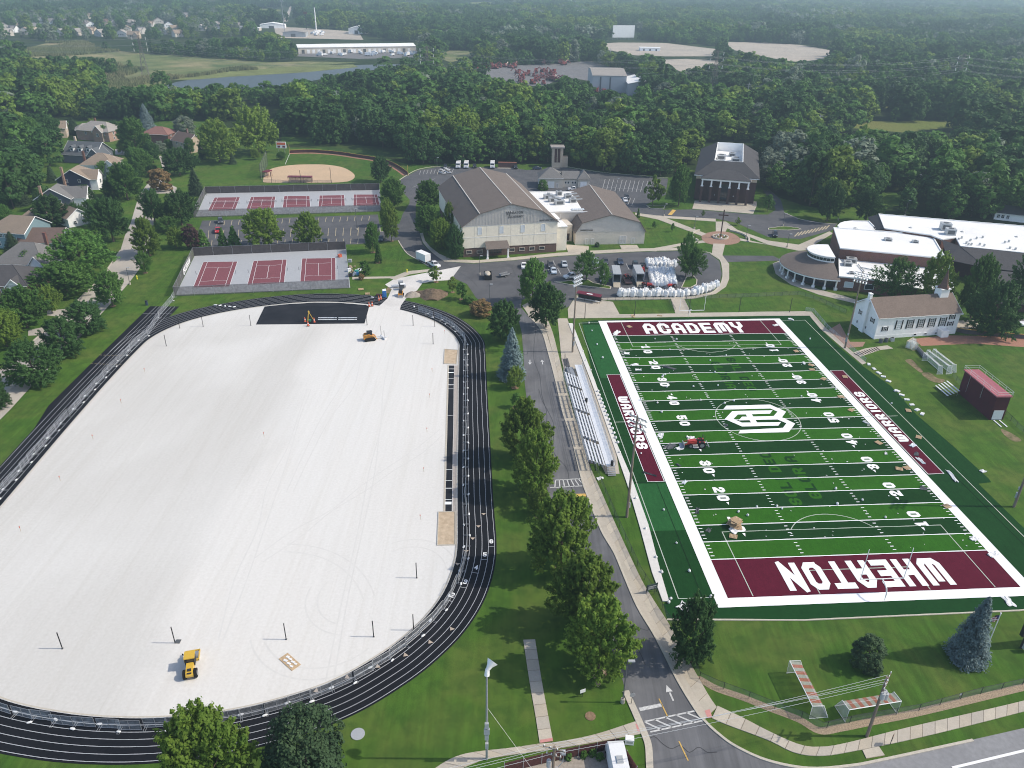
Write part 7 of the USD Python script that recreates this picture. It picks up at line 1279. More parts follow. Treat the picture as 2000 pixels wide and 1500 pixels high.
# tennis enclosures
for lb, q, side in (('near', [(341, 579), (682, 563), (676, 487), (379, 500)], 0), ('far', [(379, 425), (745, 413.5), (741, 371), (402, 378)], 1)):
    w = wpts(q); nm = 'tennis enclosure nearest the track' if side == 0 else 'tennis enclosure by the ball field'
    fence('tennis_fence', f'dark see-through windscreen fence, front side of the {nm}', [w[0], w[1]], 3.0, 6, m_screen, m_galv); fence('tennis_fence', f'dark windscreen fence, right side of the {nm}', [w[1], w[2]], 3.0, 6, m_mesh if side == 0 else m_screen, m_galv)
    fence('tennis_fence', f'dark windscreen fence, back side of the {nm}', [w[2], w[3]], 3.0, 6, m_screen2, m_galv); fl = fence('tennis_fence', f'dark windscreen fence, left side of the {nm}', [w[3], w[0]], 3.0, 6, m_screen, m_galv)
    if side == 0:
        a, b = np.array(w[0]), np.array(w[3]); d = (b - a) / np.linalg.norm(b - a); tm = meshkit.text_mesh('WARRIORS', 1.9, .03, True); V = np.array(tm.vertices); V[:, 0] *= 13 / V[:, 0].max(); o = b - d * 8.0; e = np.array([-d[1], d[0]])
        part(fl, 'banner_lettering', MB().add(np.c_[o[0] - d[0] * V[:, 0] - e[0] * (.1 + V[:, 2]), o[1] - d[1] * V[:, 0] - e[1] * (.1 + V[:, 2]), .6 + V[:, 1]], np.asarray(tm.faces)), m_whitewall)
for i, W in enumerate(near_W + far_W):
    a, b = bil(W, -.06, .5), bil(W, 1.06, .5); t = thing('tennis_net', f'low tennis net across the {ordn[i] if i < 3 else ordn[i - 3]} court from the left of the {"near three" if i < 3 else "far five"}', 'net')
    for p in (a, b): part(t, 'net_post', MB().cyl((*p, 0), .05, 1.1, 6), m_dark)
    if i >= 3: part(t, 'net_mesh', MB().poly([(*a, .06), (*b, .06), (*b, .95), (*a, .95)]), m_mesh); part(t, 'net_tape', MB().tube([(*a, .98), (*b, .98)], .04, 4), m_white)
# softball: outfield fence, backstops, dugouts, scoreboard
t = fence('outfield_fence', 'low brown outfield fence with a yellow cap curving round the softball field', list(arc.coords), 1.5, 7, m_fencem, m_dark, cap=m_yellow)
for px, py, lb in ((566, 300, 'left'), (797, 343, 'right')): top('foul_pole', MB().cyl(G(px, py), .08, 5.0, 6), m_yellow, f'yellow foul pole at the {lb} end of the softball fence', 'pole')
fence('backstop', 'tall black backstop net left of the softball infield', wpts([(523, 322), (510, 352)]), 7.0, 9, m_mesh, m_dark, r=.09); fence('backstop', 'low black fence along the near side of the softball infield', wpts([(512, 356), (560, 358), (648, 358)]), 1.4, 6, m_mesh, m_dark)
for px, py, w, rz, lb in ((523, 345, 4.5, 1.3, 'maroon-roofed dugout left of the softball infield'), (587, 356, 11, 0.02, 'maroon-roofed dugout on the near side of the softball infield')):
    b = G(px, py); t = thing('dugout', lb, 'dugout', b, rz); part(t, 'roof', MB().box((0, 0, 2.6), (w, 2.6, .35)), m_maroonp); part(t, 'bench', MB().box((0, .7, .45), (w * .85, .4, .1)), m_wood)
    for i in range(4): part(t, 'post', MB().cyl((-w / 2 + .2 + (w - .4) * i / 3, -1.1, 0), .08, 2.5, 6), m_maroonp)
    part(t, 'back_mesh', MB().poly([(-w / 2, 1.1, 0), (w / 2, 1.1, 0), (w / 2, 1.1, 2.4), (-w / 2, 1.1, 2.4)]), m_screen)
for px, py, h in ((588, 358, 6), (647, 357, 7), (531, 357, 5)): top('net_pole', MB().cyl(G(px, py), .1, h, 6), m_dark, {588: 'dark pole behind the near dugout', 647: 'dark pole at the right end of the infield fence', 531: 'dark pole left of the near dugout'}[px], 'pole')
b = G(551, 299); t = thing('scoreboard', 'white and red softball scoreboard on two legs', 'scoreboard', b); part(t, 'panel', MB().box((0, 0, 4.2), (5.2, .4, 3.2)), m_trim); part(t, 'red_header', MB().box((0, -.22, 4.9), (4.6, .06, 1.2)), m_cone)
for s in (-1, 1): part(t, 'digit_window', MB().box((s * 1.3, -.22, 3.4), (1.4, .06, 1.0)), m_maroonp); part(t, 'leg', MB().cyl((s * 1.6, 0, 0), .12, 2.6, 6), m_steel)
# black chain-link by the drive and at the corner, railings by the far end zone, chapel field fence
fence('chain_fence', 'thin black chain fence between drive pavement and the field', wpts([(1103, 700), (1123, 770), (1150, 880), (1178, 955), (1210, 1030), (1250, 1118), (1280, 1165), (1300, 1205), (1322, 1235), (1350, 1288), (1366, 1326)]), 1.3, 3.4, m_mesh); fence('chain_fence', 'black chain fence above the brown stone strip at the corner lawn', wpts([(1366, 1326), (1402, 1342), (1452, 1360), (1520, 1387), (1563, 1402), (1606, 1424), (1640, 1416), (1671, 1409), (1796, 1388), (1912, 1356), (2000, 1337), (2150, 1303)]), 1.3, 3.4, m_mesh)
fence('chain_fence', 'black fence along the top of the terrace behind the far end zone', wpts([(1172, 589), (1210, 588), (1305, 585), (1318, 608)]), 1.2, 2.4, m_mesh); fence('chain_fence', 'black fence curving over the lawn right of the terrace path', wpts([(1350, 608), (1338, 584), (1350, 584), (1440, 581), (1562, 576), (1590, 584), (1652, 612)]), 1.2, 2.6, m_mesh)
fence('railing', 'pale railing down the path right of the far end zone', wpts([(1573, 607), (1588, 609), (1615, 641), (1656, 678), (1690, 707)]), 1.1, 2.0, m_meshg, m_galv); fence('outfield_fence', 'low grey windscreen fence with a yellow cap right of the chapel', wpts([(1868, 648), (1885, 652), (1930, 656), (2000, 662), (2090, 668)]), 1.3, 3, m_screen2, m_dark, cap=m_yellow); fence('chain_fence', 'thin dark fence between the press box and the ball field', wpts([(1860, 735), (1874, 752), (1952, 800), (1990, 838), (2040, 880)]), 1.2, 2.4, m_mesh)
# maroon slatted fence round the bottom enclosure
w_ = wpts([(985, 1510), (1075, 1488), (1207, 1461), (1250, 1530)]); l = LineString(w_); t = thing('slat_fence', 'maroon slatted fence round the yard at the bottom edge', 'fence'); k = int(l.length / .16)
sl = [np.array(l.interpolate(i / k, normalized=True).coords[0]) for i in range(k + 1)]
for i in range(0, k, 2):
    a, b = sl[i], sl[min(i + 2, k)]; m_ = (a + b) / 2; part(t, 'slat', MB().box((*m_, .95 + .02 * ((i * 7) % 3)), (np.linalg.norm(b - a) * .94, .04, 1.8), math.atan2(*(b - a)[::-1])), m_fencem)
for i in range(0, k, 15): part(t, 'post', MB().cyl((*sl[i], 0), .05, 2.0, 6), m_galv)
sheet('yard', P([(985, 1508), (1207, 1460), (1260, 1560), (960, 1580)]), .012, m_aggr, 'gravelly yard inside the maroon fence', 'yard')
for i, (x, y) in enumerate(((1140, 1478), (1158, 1475), (1110, 1482), (1172, 1482))): tree('green_bush', (x, y), (x, y - 8), 16, 'straggly weed clump inside the maroon fence', 'weed', 'weed', group='weeds in the fenced yard')
# temporary steel fence round the track with its feet and sandbags
fp = proto('temporary_fence_panel'); mb = MB()
for z in (.15, 1.0, 1.85): mb.tube([(-1.48, 0, z), (1.48, 0, z)], .028, 4)
for x in (-1.48, 0, 1.48): mb.tube([(x, 0, .1), (x, 0, 1.87)], .03, 4)
part(fp, 'frame', mb, m_galv); part(fp, 'mesh', MB().poly([(-1.47, 0, .16), (1.47, 0, .16), (1.47, 0, 1.84), (-1.47, 0, 1.84)]), m_meshg); part(fp, 'foot', MB().tube([(-1.48, -.55, .05), (-1.48, .55, .05), (-1.2, .55, .05), (-1.2, -.55, .05), (-1.48, -.55, .05)], .025, 4), m_galv)
sbg = proto('sandbag'); s_ = trimesh.creation.icosphere(2, 1.0); v = np.array(s_.vertices); v = np.sign(v) * np.abs(v) ** .75 * [.52, .24, .13] + [0, 0, .15]; v[:, 2] += meshkit.noise(v * 5, 3) * .05; part(sbg, 'bag', MB().add(v, s_.faces), m_bag, smooth=True)
fl_ = inner.buffer(1.65, 24).exterior; pts_ = np.array(fl_.coords); dd_ = np.r_[0, np.cumsum(np.linalg.norm(np.diff(pts_, axis=0), axis=1))]
sA, sB = fl_.project(Point(-98.0, 188)), fl_.project(Point(*g2(836, 601)[:2])); Lf = fl_.length; mid_ok = fl_.project(Point(-50, 66))
fwd_ = ((mid_ok - sA) % Lf) < ((sB - sA) % Lf); span = ((sB - sA) % Lf) if fwd_ else ((sA - sB) % Lf); dr_ = 1 if fwd_ else -1
nP = int(span / 3.02); joint = [np.array(fl_.interpolate((sA + dr_ * span * i / nP) % Lf).coords[0]) for i in range(nP + 1)]
joint = [np.array(g2(341, 581)), np.array(g2(336, 588)), (np.array(g2(336, 588)) + np.array(joint[0])) / 2] + joint
for i in range(len(joint) - 1):
    a, b = joint[i], joint[i + 1]; j = np.array([trng.gauss(0, .12), trng.gauss(0, .12)]); m_ = (a + b) / 2 + j; L_ = np.linalg.norm(b - a); rz = math.atan2(*(b - a)[::-1])
    copy(fp, 'temporary_fence', 'grey temporary steel fence panel standing along the inner track lanes', 'fence panel', (*m_, .06), rz + trng.gauss(0, .03), 'temporary fence panels round the track', (max(L_ / 3.0, .5), 1, 1))
    if i % 12 != 5:
        e = np.array([-(b - a)[1], (b - a)[0]]) / L_ * (.5 if i % 2 else -.5); copy(sbg, 'sandbag', 'white sandbag weighing down a foot of the track fence', 'sandbag', (*(a + e), .06), rz + trng.gauss(0, .2), 'sandbags on the track fence', trng.uniform(.55, .78))
for i, (x, y) in enumerate(((421, 597), (430, 598), (440, 599), (449, 600), (458, 600.5), (809, 600), (727, 582))):
    q = G(x, y); copy(sbg, 'sandbag', 'white sandbag left on the open lanes of the far curve', 'sandbag', (q[0], q[1], .06), i, 'sandbags on the far curve')
# field posts and survey stakes
for i, (x, y, lb) in enumerate(((122, 1267, 'black post on the crushed stone, lower left'), (342, 1256, 'black post with a square base on the crushed stone'), (559, 1249, 'black post above the tan board on the crushed stone'), (730, 1244, 'black post near the right end of the lower curve'), (808, 1231, 'black post closest to the lower curve of the track'), (814, 1129, 'black post left of the near sand pit'), (351, 641, 'black post at the upper left curve, left one'), (397, 638, 'black post at the upper left curve, right one'), (325, 676, 'black post near the left straight of the track'), (490, 636, 'black post left of the black rubber pad'), (717, 635, 'black post right of the black rubber pad'), (807, 636, 'black post below the end of the haul road'), (849, 638, 'black post by the upper right curve'), (846, 672, 'black post left of the far sand pit'))):
    q = G(x, y); t = thing('net_post', lb, 'post', (q[0], q[1], .02)); part(t, 'shaft', MB().cyl((0, 0, 0), .075, 3.1, 8), m_black); part(t, 'cap', MB().cyl((0, 0, 3.1), .085, .05, 8), m_dark); part(t, 'base_plate', MB().box((.35, .25, .06) if i == 1 else (0, 0, .03), (.7, .7, .1) if i == 1 else (.25, .25, .05)), m_hvacd)
for x, y in ((237, 788), (182, 858), (118, 939), (41, 1038), (839, 777), (834, 844), (828, 922), (821, 1015), (844, 727), (868, 652), (283, 727), (516, 853)):
    q = G(x, y); t = thing('survey_stake', 'thin wooden survey stake with a red ribbon on the crushed stone', 'stake', (q[0], q[1], .02), 0, 'survey stakes on the crushed stone'); part(t, 'stake', MB().box((0, 0, .55), (.05, .03, 1.1)), m_pallet); part(t, 'ribbon', MB().box((0, 0, .95), (.12, .09, .3)), m_cone)
# tall floodlight poles of the stadium
for px, py, fx, fy, h, lb in ((1118, 688, 48, 92, 21.5, 'wooden floodlight pole at the far left of the football field'), (1224, 1010, 0, 0, 21.4, 'wooden floodlight pole at the near left of the football field'), (1650, 680, 0, 0, 21.5, 'wooden floodlight pole beside the chapel'), (1980, 990, 0, 0, 21.5, 'wooden floodlight pole at the right edge of the picture')):
    b = G(px, py); c = np.array(fw(24.4, 45.7)); rz = math.atan2(c[1] - b[1], c[0] - b[0]); t = thing('floodlight_pole', lb, 'light pole', b, rz)
    part(t, 'pole', MB().tube([(0, 0, 0), (0, 0, h)], [.26, .15], 10), m_wood)
    for k in range(3):
        z = h - .4 - 1.0 * k; cr_ = part(t, 'crossarm', MB().box((.1, 0, z), (.12, 3.6, .14)), m_galv)
        for j in range(5): part(cr_, 'lamp', MB().tube([(.25, -1.5 + j * .75, z - .1), (.62, -1.5 + j * .75, z - .38)], [.14, .30], 9), m_alum)
    part(t, 'service_box', MB().box((.3, 0, 2.6), (.3, .5, 1.1)).box((.3, .1, 4.2), (.25, .4, .5)), m_galv)
# slim dark net posts behind the far end zone and street lamps
for px, py, tp, lb in ((1142, 622, 594, 'slim dark pole behind the far end zone, first from the left'), (1239, 617, 592, 'slim dark pole behind the far end zone, second from the left'), (1345, 612, 592, 'slim dark pole behind the far goalpost'), (1443, 610, 588, 'slim dark pole behind the right half of the far end zone'), (1542, 610, 588, 'slim dark pole behind the far right corner of the end zone')): q = G(px, py); top('net_pole', MB().tube([q, q + [0, 0, 4.6]], [.1, .07], 7), m_dark, lb, 'pole')
def lamp(px, py, h, lb, arm=0.9, rz=0.0, two=False):
    q = G(px, py); t = thing('street_lamp', lb, 'lamp post', q, rz); part(t, 'pole', MB().tube([(0, 0, 0), (0, 0, h)], [.1, .065], 8), m_hvacd); part(t, 'base', MB().cyl((0, 0, 0), .3, .7, 10), m_conc); part(t, 'lamp_head', MB().box((arm * .6, 0, h), (arm, .35, .14)), m_hvac)
    if two: part(t, 'lamp_head', MB().box((-arm * .6, 0, h), (arm, .35, .14)), m_hvac)
for a in ((1216, 1372, 7.9, 'lamp post on the lawn corner at the drive mouth'), (956, 600, 7.2, 'lamp post beside the track bend below the car park'), (697, 449, 8.0, 'lamp post at the far edge of the tennis car park'), (937, 537, 6.5, 'lamp post at the gymnasium end of the car park'), (854, 340, 8.0, 'lamp post behind the softball field'), (1297, 422, 5.0, 'lamp post by the tan crosswalk'), (1356, 447, 5.0, 'lamp post left of the cross plaza'), (1457, 466, 5.0, 'lamp post right of the cross plaza'), (1537, 483, 5.0, 'lamp post on the lawn by the rotunda'), (1529, 441, 5.0, 'lamp post on the ring road island'), (1339, 492, 6.0, 'lamp post by the far kerb of the front car park'), (1203, 384, 8.0, 'lamp post in the rear car park'), (1767, 422, 6.5, 'lamp post behind the white-roofed school'), (1637, 430, 5.5, 'lamp post at the school service road'), (254, 556, 5.5, 'lamp post beside the pale residential street')): lamp(*a)
# cross
q = G(1407, 464); t = thing('cross', 'tall dark cross standing in a round planter', 'cross', q, -.25); part(t, 'upright', MB().box((0, 0, 5.3), (.42, .42, 10.6)), m_doorbrown); part(t, 'crossbar', MB().box((0, 0, 8.6), (3.6, .4, .4)), m_doorbrown); part(t, 'planter_wall', MB().ext(Point(0, 0).buffer(3.0).difference(Point(0, 0).buffer(2.6)), 0, .6), m_kerb); part(t, 'planter_soil', MB().ext(Point(0, 0).buffer(2.6), 0, .4), m_mulch)
for i in range(9): a = i * .7; part(t, 'flower', MB().cyl((math.cos(a) * 1.7, math.sin(a) * 1.7, .4), .35, .35, 6, r2=.2), m_trim if i % 2 else lf_mid)
for i, (a0, a1) in enumerate(((2.2, 3.6), (-.5, 1.0))):
    ring = [(q[0] + math.cos(a) * 10.5, q[1] + math.sin(a) * 10.5) for a in np.linspace(a0, a1, 12)]; top('seat_wall', MB().ext(LineString(ring).buffer(.3, cap_style=2), 0, .55), m_kerb, ['curved low seat wall left of the cross', 'curved low seat wall right of the cross'][i], 'wall')
# goalposts and goals
def goalpost(u, v, s, lb):
    b = fw(u, v); t = thing('goalpost', lb, 'goalpost', (*b, .06), FA + (0 if s > 0 else PI)); m_ = m_trim
    part(t, 'gooseneck', MB().tube([(0, 0, 0), (0, 0, 1.9), (0, .35, 2.6), (0, 1.2, 3.0), (0, 2.0, 3.1)], .11, 8), m_); part(t, 'crossbar', MB().tube([(-3.56, 2.0, 3.1), (3.56, 2.0, 3.1)], .09, 8), m_)
    for x in (-3.56, 3.56): part(t, 'upright', MB().tube([(x, 2.0, 3.1), (x, 2.0, 9.2)], .06, 8), m_)
goalpost(24.5, -11.4, 1, 'white football goalpost at the near end zone'); goalpost(24.4, 103.2, -1, 'white football goalpost at the far end zone')
def goal(pa, pb, back, lb, h=2.44, dtop=.9, dbot=2.0, net=m_net, stripes=True, fm=m_trim):
    a, b = G(*pa), G(*pb); d = b - a; L = math.hypot(d[0], d[1]); rz = math.atan2(d[1], d[0]); bk = G(*back) - a; s = 1 if (-math.sin(rz) * bk[0] + math.cos(rz) * bk[1]) > 0 else -1
    t = thing('soccer_goal', lb, 'soccer goal', (a[0], a[1], 0), rz)
    part(t, 'goal_frame', MB().tube([(0, 0, 0), (0, 0, h), (L, 0, h), (L, 0, 0)], .06, 6), fm); part(t, 'back_frame', MB().tube([(0, 0, .06), (0, s * dbot, .06), (L, s * dbot, .06), (L, 0, .06)], .045, 5), fm)
    for x in (0, L): part(t, 'side_stay', MB().tube([(x, 0, h), (x, s * dtop, h - .05), (x, s * dbot, .06)], .04, 5), fm); part(t, 'side_net', MB().poly([(x, 0, .05), (x, s * dbot, .06), (x, s * dtop, h - .05), (x, 0, h)]), net)
    n = 13 if stripes else 1
    for i in range(n):
        x0, x1 = L * i / n, L * (i + 1) / n; sk = .5 if stripes else 0
        part(t, 'net_stripe' if stripes else 'net', MB().poly([(x0, 0, h), (x1, 0, h), (x1 + sk * 0, s * dtop, h - .25), (x0, s * dtop, h - .25)]).poly([(x0, s * dtop, h - .25), (x1, s * dtop, h - .25), (x1, s * dbot, .05), (x0, s * dbot, .05)]), m_netred if (stripes and i % 2) else net)
goal((1536, 1315), (1580, 1404), (1607, 1402), 'large white soccer goal with a red-striped net, standing lengthwise', dtop=1.6, dbot=2.6); goal((1651, 1411), (1752, 1394), (1740, 1365), 'large white soccer goal with a red-striped net, behind the utility pole', dtop=1.6, dbot=2.6)
for i, (a, b, bk, lb) in enumerate((((1800, 705), (1829, 731), (1808, 702), 'white soccer goal frame, front one of the stack by the press box'), ((1806, 700), (1847, 731), (1815, 696), 'white soccer goal frame, middle one of the stack by the press box'), ((1818, 698), (1856, 728), (1826, 694), 'white soccer goal frame, rear one of the stack by the press box'))): goal(a, b, bk, lb, net=m_netw, stripes=False, dbot=1.6)
for a, b, bk, lb in (((1768, 679), (1780, 672), (1774, 683), 'small tan-framed goal net beside the chapel, front one'), ((1779, 676), (1791, 684), (1784, 690), 'small tan-framed goal net beside the chapel, rear one')): goal(a, b, bk, lb, h=2.0, net=m_netw, stripes=False, fm=m_pallet, dbot=1.4)
b = G(1770, 700); top('net_roll', MB().tube([G(1790, 680) + [0, 0, .3], G(1800, 692) + [0, 0, .35], G(1806, 700) + [0, 0, .3]], .55, 8), m_hvacd, 'dark rolled net lying between the goals', 'net roll')
# bleachers
RB = math.atan2(-math.sin(FA) * 1, math.cos(FA)); o = np.array([18.9, 127.6]); t = thing('bleachers', 'long silver aluminium bleachers with benches and a walkway', 'bleachers', (o[0], o[1], .06), PI / 2 + FA)
LB = 45.5                                                                # u runs away from the camera along the stand, v to the left (rear)
part(t, 'walkway', MB().b0(.8, LB, -1.9, -.1, 1.0, 1.08), m_alum)
for i in range(5):
    z = 1.35 + i * .32; y = .15 + i * .72
    for s0, s1 in ((.6, 8.2), (9.4, 20), (21.2, 31.5), (32.7, 38.5)):
        part(t, 'bench', MB().b0(s0, s1, y, y + .3, z, z + .06), m_alum); part(t, 'footboard', MB().b0(s0, s1, y + .32, y + .62, z - .36, z - .3), m_galv)
for u in np.arange(.7, 39, 1.9): part(t, 'support_frame', MB().tube([(u, -1.8, 0), (u, -1.8, 1.0)], .04, 4).tube([(u, 3.6, 0), (u, 3.6, 3.4)], .04, 4).tube([(u, -.1, 1.0), (u, 3.6, 2.8)], .04, 4).tube([(u, 1.8, 0), (u, 1.8, 1.9)], .04, 4), m_galv)
rl = MB()
for z in (2.9, 3.3, 3.7): rl.tube([(.6, 3.75, z), (38.6, 3.75, z)], .03, 4)
for z in (1.5, 2.0): rl.tube([(.8, -1.95, z), (LB, -1.95, z)], .03, 4)
for u in np.arange(.8, LB, 1.9): rl.cyl((u, -1.95, 1.0), .03, 1.05, 4)
part(t, 'railing', rl, m_galv); part(t, 'rail_mesh', MB().poly([(.8, -1.95, 1.1), (LB, -1.95, 1.1), (LB, -1.95, 2.0), (.8, -1.95, 2.0)]), m_netw)
for i in range(6): part(t, 'stair', MB().b0(-1.4 + i * .35, -1.05 + i * .35, -1.8, -.2, .12 + i * .17, .18 + i * .17), m_galv)
part(t, 'ramp', MB().box((42.5, 1.2, .6), (6.5, 1.6, .08), ry=.09), m_galv)
for u, v in ((.9, -1.3), (26.5, -.1)): pb = fw(0, 0); c_, s_n = math.cos(PI / 2 + FA), math.sin(PI / 2 + FA); top('trash_bin', MB().cyl((o[0] + c_ * u - s_n * v, o[1] + s_n * u + c_ * v, 1.12), .3, 1.0, 10), m_black, 'black bin on the bleacher walkway by the near stairs' if u < 5 else 'black bin halfway along the bleacher walkway', 'bin')
b = G(1848, 766); t = thing('small_bleacher', 'small white five-plank bleacher beside the press box', 'bleachers', b, heading((1833, 752), (1862, 776)))
for i in range(5): part(t, 'plank', MB().box((0, -1.2 + i * .62, .45 + i * .3), (5.2, .34, .08)), m_trim)
for x in (-2, 0, 2): part(t, 'leg_frame', MB().tube([(x, -1.3, 0), (x, -1.2, .45), (x, 1.3, 1.6), (x, 1.4, 0)], .04, 4), m_galv)
# scoreboard, flag, kiosk, signs, bottom poles
b = G(1993, 1266); t = thing('scoreboard', 'black back of the big scoreboard cut by the right edge', 'scoreboard', (b[0], b[1], 0), .15); part(t, 'panel', MB().b0(-.9, 9, -.3, .3, 2.6, 6.8), m_black); part(t, 'top_trim', MB().b0(-.9, 9, -.35, .35, 6.8, 7.4), m_hvac)
for x in (.2, 4, 8): part(t, 'post', MB().box((x, 0, 1.3), (.4, .4, 2.6)), m_dark)
part(t, 'frame_bars', MB().b0(-.95, 9, -.38, -.3, 4.0, 4.1).b0(-.95, 9, -.38, -.3, 5.4, 5.5), m_hvacd); part(t, 'control_box', MB().box((.2, -.7, 1.0), (.9, .7, 1.0)), m_hvac)
b = G(1922, 1277); t = thing('flagpole', 'silver flagpole on a round concrete foot', 'flagpole', b); part(t, 'pole', MB().tube([(0, 0, 0), (0, 0, 7.9)], [.09, .05], 8), m_alum); part(t, 'finial', MB().cyl((0, 0, 7.9), .1, .16, 8), m_trim); part(t, 'foot', MB().cyl((0, 0, 0), .5, .2, 12), m_conc)
t = thing('flag', 'small striped flag with a blue corner hanging from the flagpole', 'flag', (b[0], b[1], 0)); fr1 = [(-.1 - .95 * k / 8, .1 * math.sin(k * 1.3), -.055 * k) for k in range(9)]
for s in range(7):
    mb = MB()
    for k in range(8): (x0, y0, d0), (x1, y1, d1) = fr1[k], fr1[k + 1]; z0, z1 = 7.6 - s * .15, 7.6 - (s + 1) * .15; mb.poly([(x0, y0, z0 + d0), (x1, y1, z0 + d1), (x1, y1, z1 + d1), (x0, y0, z1 + d0)])
    part(t, 'stripe', mb, plain('flag_red', (0.28, 0.03, 0.04)) if s % 2 == 0 else m_trim)
part(t, 'canton', MB().poly([(-.1, -.03, 7.61), (-.55, .05, 7.42), (-.55, .05, 6.92), (-.1, -.03, 7.0)]).poly([(-.1, .06, 7.61), (-.55, .15, 7.42), (-.55, .15, 6.92), (-.1, .06, 7.0)]), plain('flag_blue', (0.02, 0.03, 0.1)))
def signpost(px, py, lb, h, w, hh, m, rz=0.0, name='sign', octo=False, bird=0):
    q = G(px, py); t = thing(name, lb, 'sign', q, rz); part(t, 'post', MB().cyl((0, 0, 0), .04, h, 6), m_dark); c = Polygon([(math.cos(a) * w / 2, math.sin(a) * w / 2) for a in np.arange(8) * PI / 4 + PI / 8]) if octo else sbox(-w / 2, -hh / 2, w / 2, hh / 2); mb = MB().ext(c, 0, .05); mb.v = [np.c_[v[:, 0], v[:, 2] - .08, v[:, 1] + h - hh / 2] for v in mb.v]; part(t, 'panel', mb, m)
signpost(1137, 1361, 'small white sign on the lawn left of the drive mouth', 1.5, .8, .6, m_trim, .4); signpost(1233, 1375, 'grey back of a stop sign at the drive mouth', 2.2, .8, .8, m_galv, .2, octo=True); signpost(1738, 1455, 'brown back of a road sign at the bottom right pavement', 2.0, .7, .9, mat('sign_back', (0.25, 0.18, 0.13)), .9); signpost(1873, 1365, 'small white sign hung on the corner fence', 1.2, .4, .4, m_trim, .2); signpost(819, 369, 'maroon sign in the car park behind the gymnasium', 2.6, .9, .9, m_maroonp)
b = G(1272, 1158); t = thing('notice_board', 'small dark notice board between pavement and turf', 'sign', b, .35); part(t, 'board', MB().b0(-.9, .9, -.06, .06, .7, 1.8), mat('board_green', (0.03, 0.05, 0.05))); part(t, 'post', MB().cyl((-.95, 0, 0), .06, 1.9, 6), m_dark); part(t, 'post', MB().cyl((.95, 0, 0), .06, 1.9, 6), m_dark); part(t, 'text_lines', MB().b0(-.7, .7, -.09, -.062, 1.4, 1.5).b0(-.7, .4, -.09, -.062, 1.15, 1.22).b0(-.7, .6, -.09, -.062, .95, 1.02), m_lane)
for px, py, lb in ((268, 545, 'yellow hydrant on the grass by the pale street'), (795, 532, 'yellow hydrant beside the lawn path')): b = G(px, py); t = thing('hydrant', lb, 'hydrant', b); part(t, 'barrel', MB().cyl((0, 0, 0), .22, 1.0, 10, r2=.18), plain('hydrant_yellow', (0.7, 0.62, 0.03))); part(t, 'bonnet', MB().cyl((0, 0, 1.0), .2, .2, 10, r2=.05), plain('hydrant_yellow', (0.7, 0.62, 0.03))); part(t, 'nozzle', MB().cyl((-.35, 0, .7), .09, .7, 8, axis=0), m_steel)
b = G(1229, 1450); t = thing('utility_cabinet', 'white utility cabinet on the grass by the drive mouth', 'cabinet', b, -.1); part(t, 'cabinet', MB().box((0, 0, .45), (1.1, .8, .9)), m_trim); part(t, 'vent', MB().box((0, -.41, .5), (.8, .03, .4)), m_hvac)
top('manhole', MB().ext(Point(*g2(699, 1434)).buffer(.9), 0, .08), m_hvac, 'round grey manhole cover in the dark lawn', 'manhole')
t = thing('plywood_board', 'tan board with white cut-out shapes lying on the crushed stone', 'board', (*g2(566, 1293), .03), heading((552, 1282), (580, 1307))); part(t, 'board', MB().box((0, 0, .03), (3.2, 1.5, .06)), m_pallet)
for x, y, w, h in ((-.9, .3, .5, .35), (-.3, .3, .5, .3), (.4, .25, .6, .3), (1.0, .3, .4, .3), (-.6, -.3, .6, .35), (.2, -.3, .6, .3), (.9, -.35, .5, .3)): part(t, 'cut_out', MB().box((x, y, .1), (w, h, .07), .3), m_bag)
# utility pole with transformers, bottom pole, siren, wires
def upole(base_xy, h, lb, rz, trans=3, arms=2):
    t = thing('utility_pole', lb, 'utility pole', (base_xy[0], base_xy[1], 0), rz); part(t, 'pole', MB().tube([(0, 0, 0), (0, 0, h)], [.22, .15], 9), m_wood)
    for k in range(arms):
        z = h - .25 - k * 1.1; ca = part(t, 'crossarm', MB().box((0, -.15, z), (2.6 - k * .8, .12, .12)), m_wood)
        for x in (-1.15, -.4, .4, 1.15): part(ca, 'insulator', MB().cyl((x * (1 - .3 * k), -.15, z + .06), .06, .22, 6), m_trim)
    for k in range(trans): a = -PI / 2 + (k - 1) * 1.1; part(t, 'transformer', MB().cyl((math.cos(a) * .55, math.sin(a) * .55, h - 3.3 - .2 * k), .28, 1.0, 10).cyl((math.cos(a) * .55, math.sin(a) * .55, h - 2.3 - .2 * k), .06, .25, 6), m_hvac)
tip1 = G(1733, 1322, 11.0); upole(tip1[:2], 11.0, 'wooden utility pole with three transformers at the corner fence', .9); tip2 = G(1083, 1458, 10.0); upole(tip2[:2], 10.0, 'wooden utility pole at the bottom edge by the maroon fence', -.3, 1)
la = G(1107, 1432, 5.0); top('area_lamp', MB().tube([(tip2[0], tip2[1], 6.4), (tip2[0] + .6, tip2[1] + .1, 6.3), (tip2[0] + 1.1, tip2[1] + .3, 7.0), (tip2[0] + 1.1, tip2[1] + .3, 8.4)], .05, 6).box((tip2[0] + 1.1, tip2[1] + .3, 8.6), (.5, .5, .35)), m_hvac, 'white box lamp on an arm of the bottom utility pole', 'lamp')
def wire(a, b, sag, lb, r=.022, gr=None):
    s = np.linspace(0, 1, 17); p = np.outer(1 - s, a) + np.outer(s, b); p[:, 2] -= sag * 4 * s * (1 - s); top('power_line', MB().tube(p, r, 3), m_alum if r < .05 else m_galv, lb, 'wire', gr)
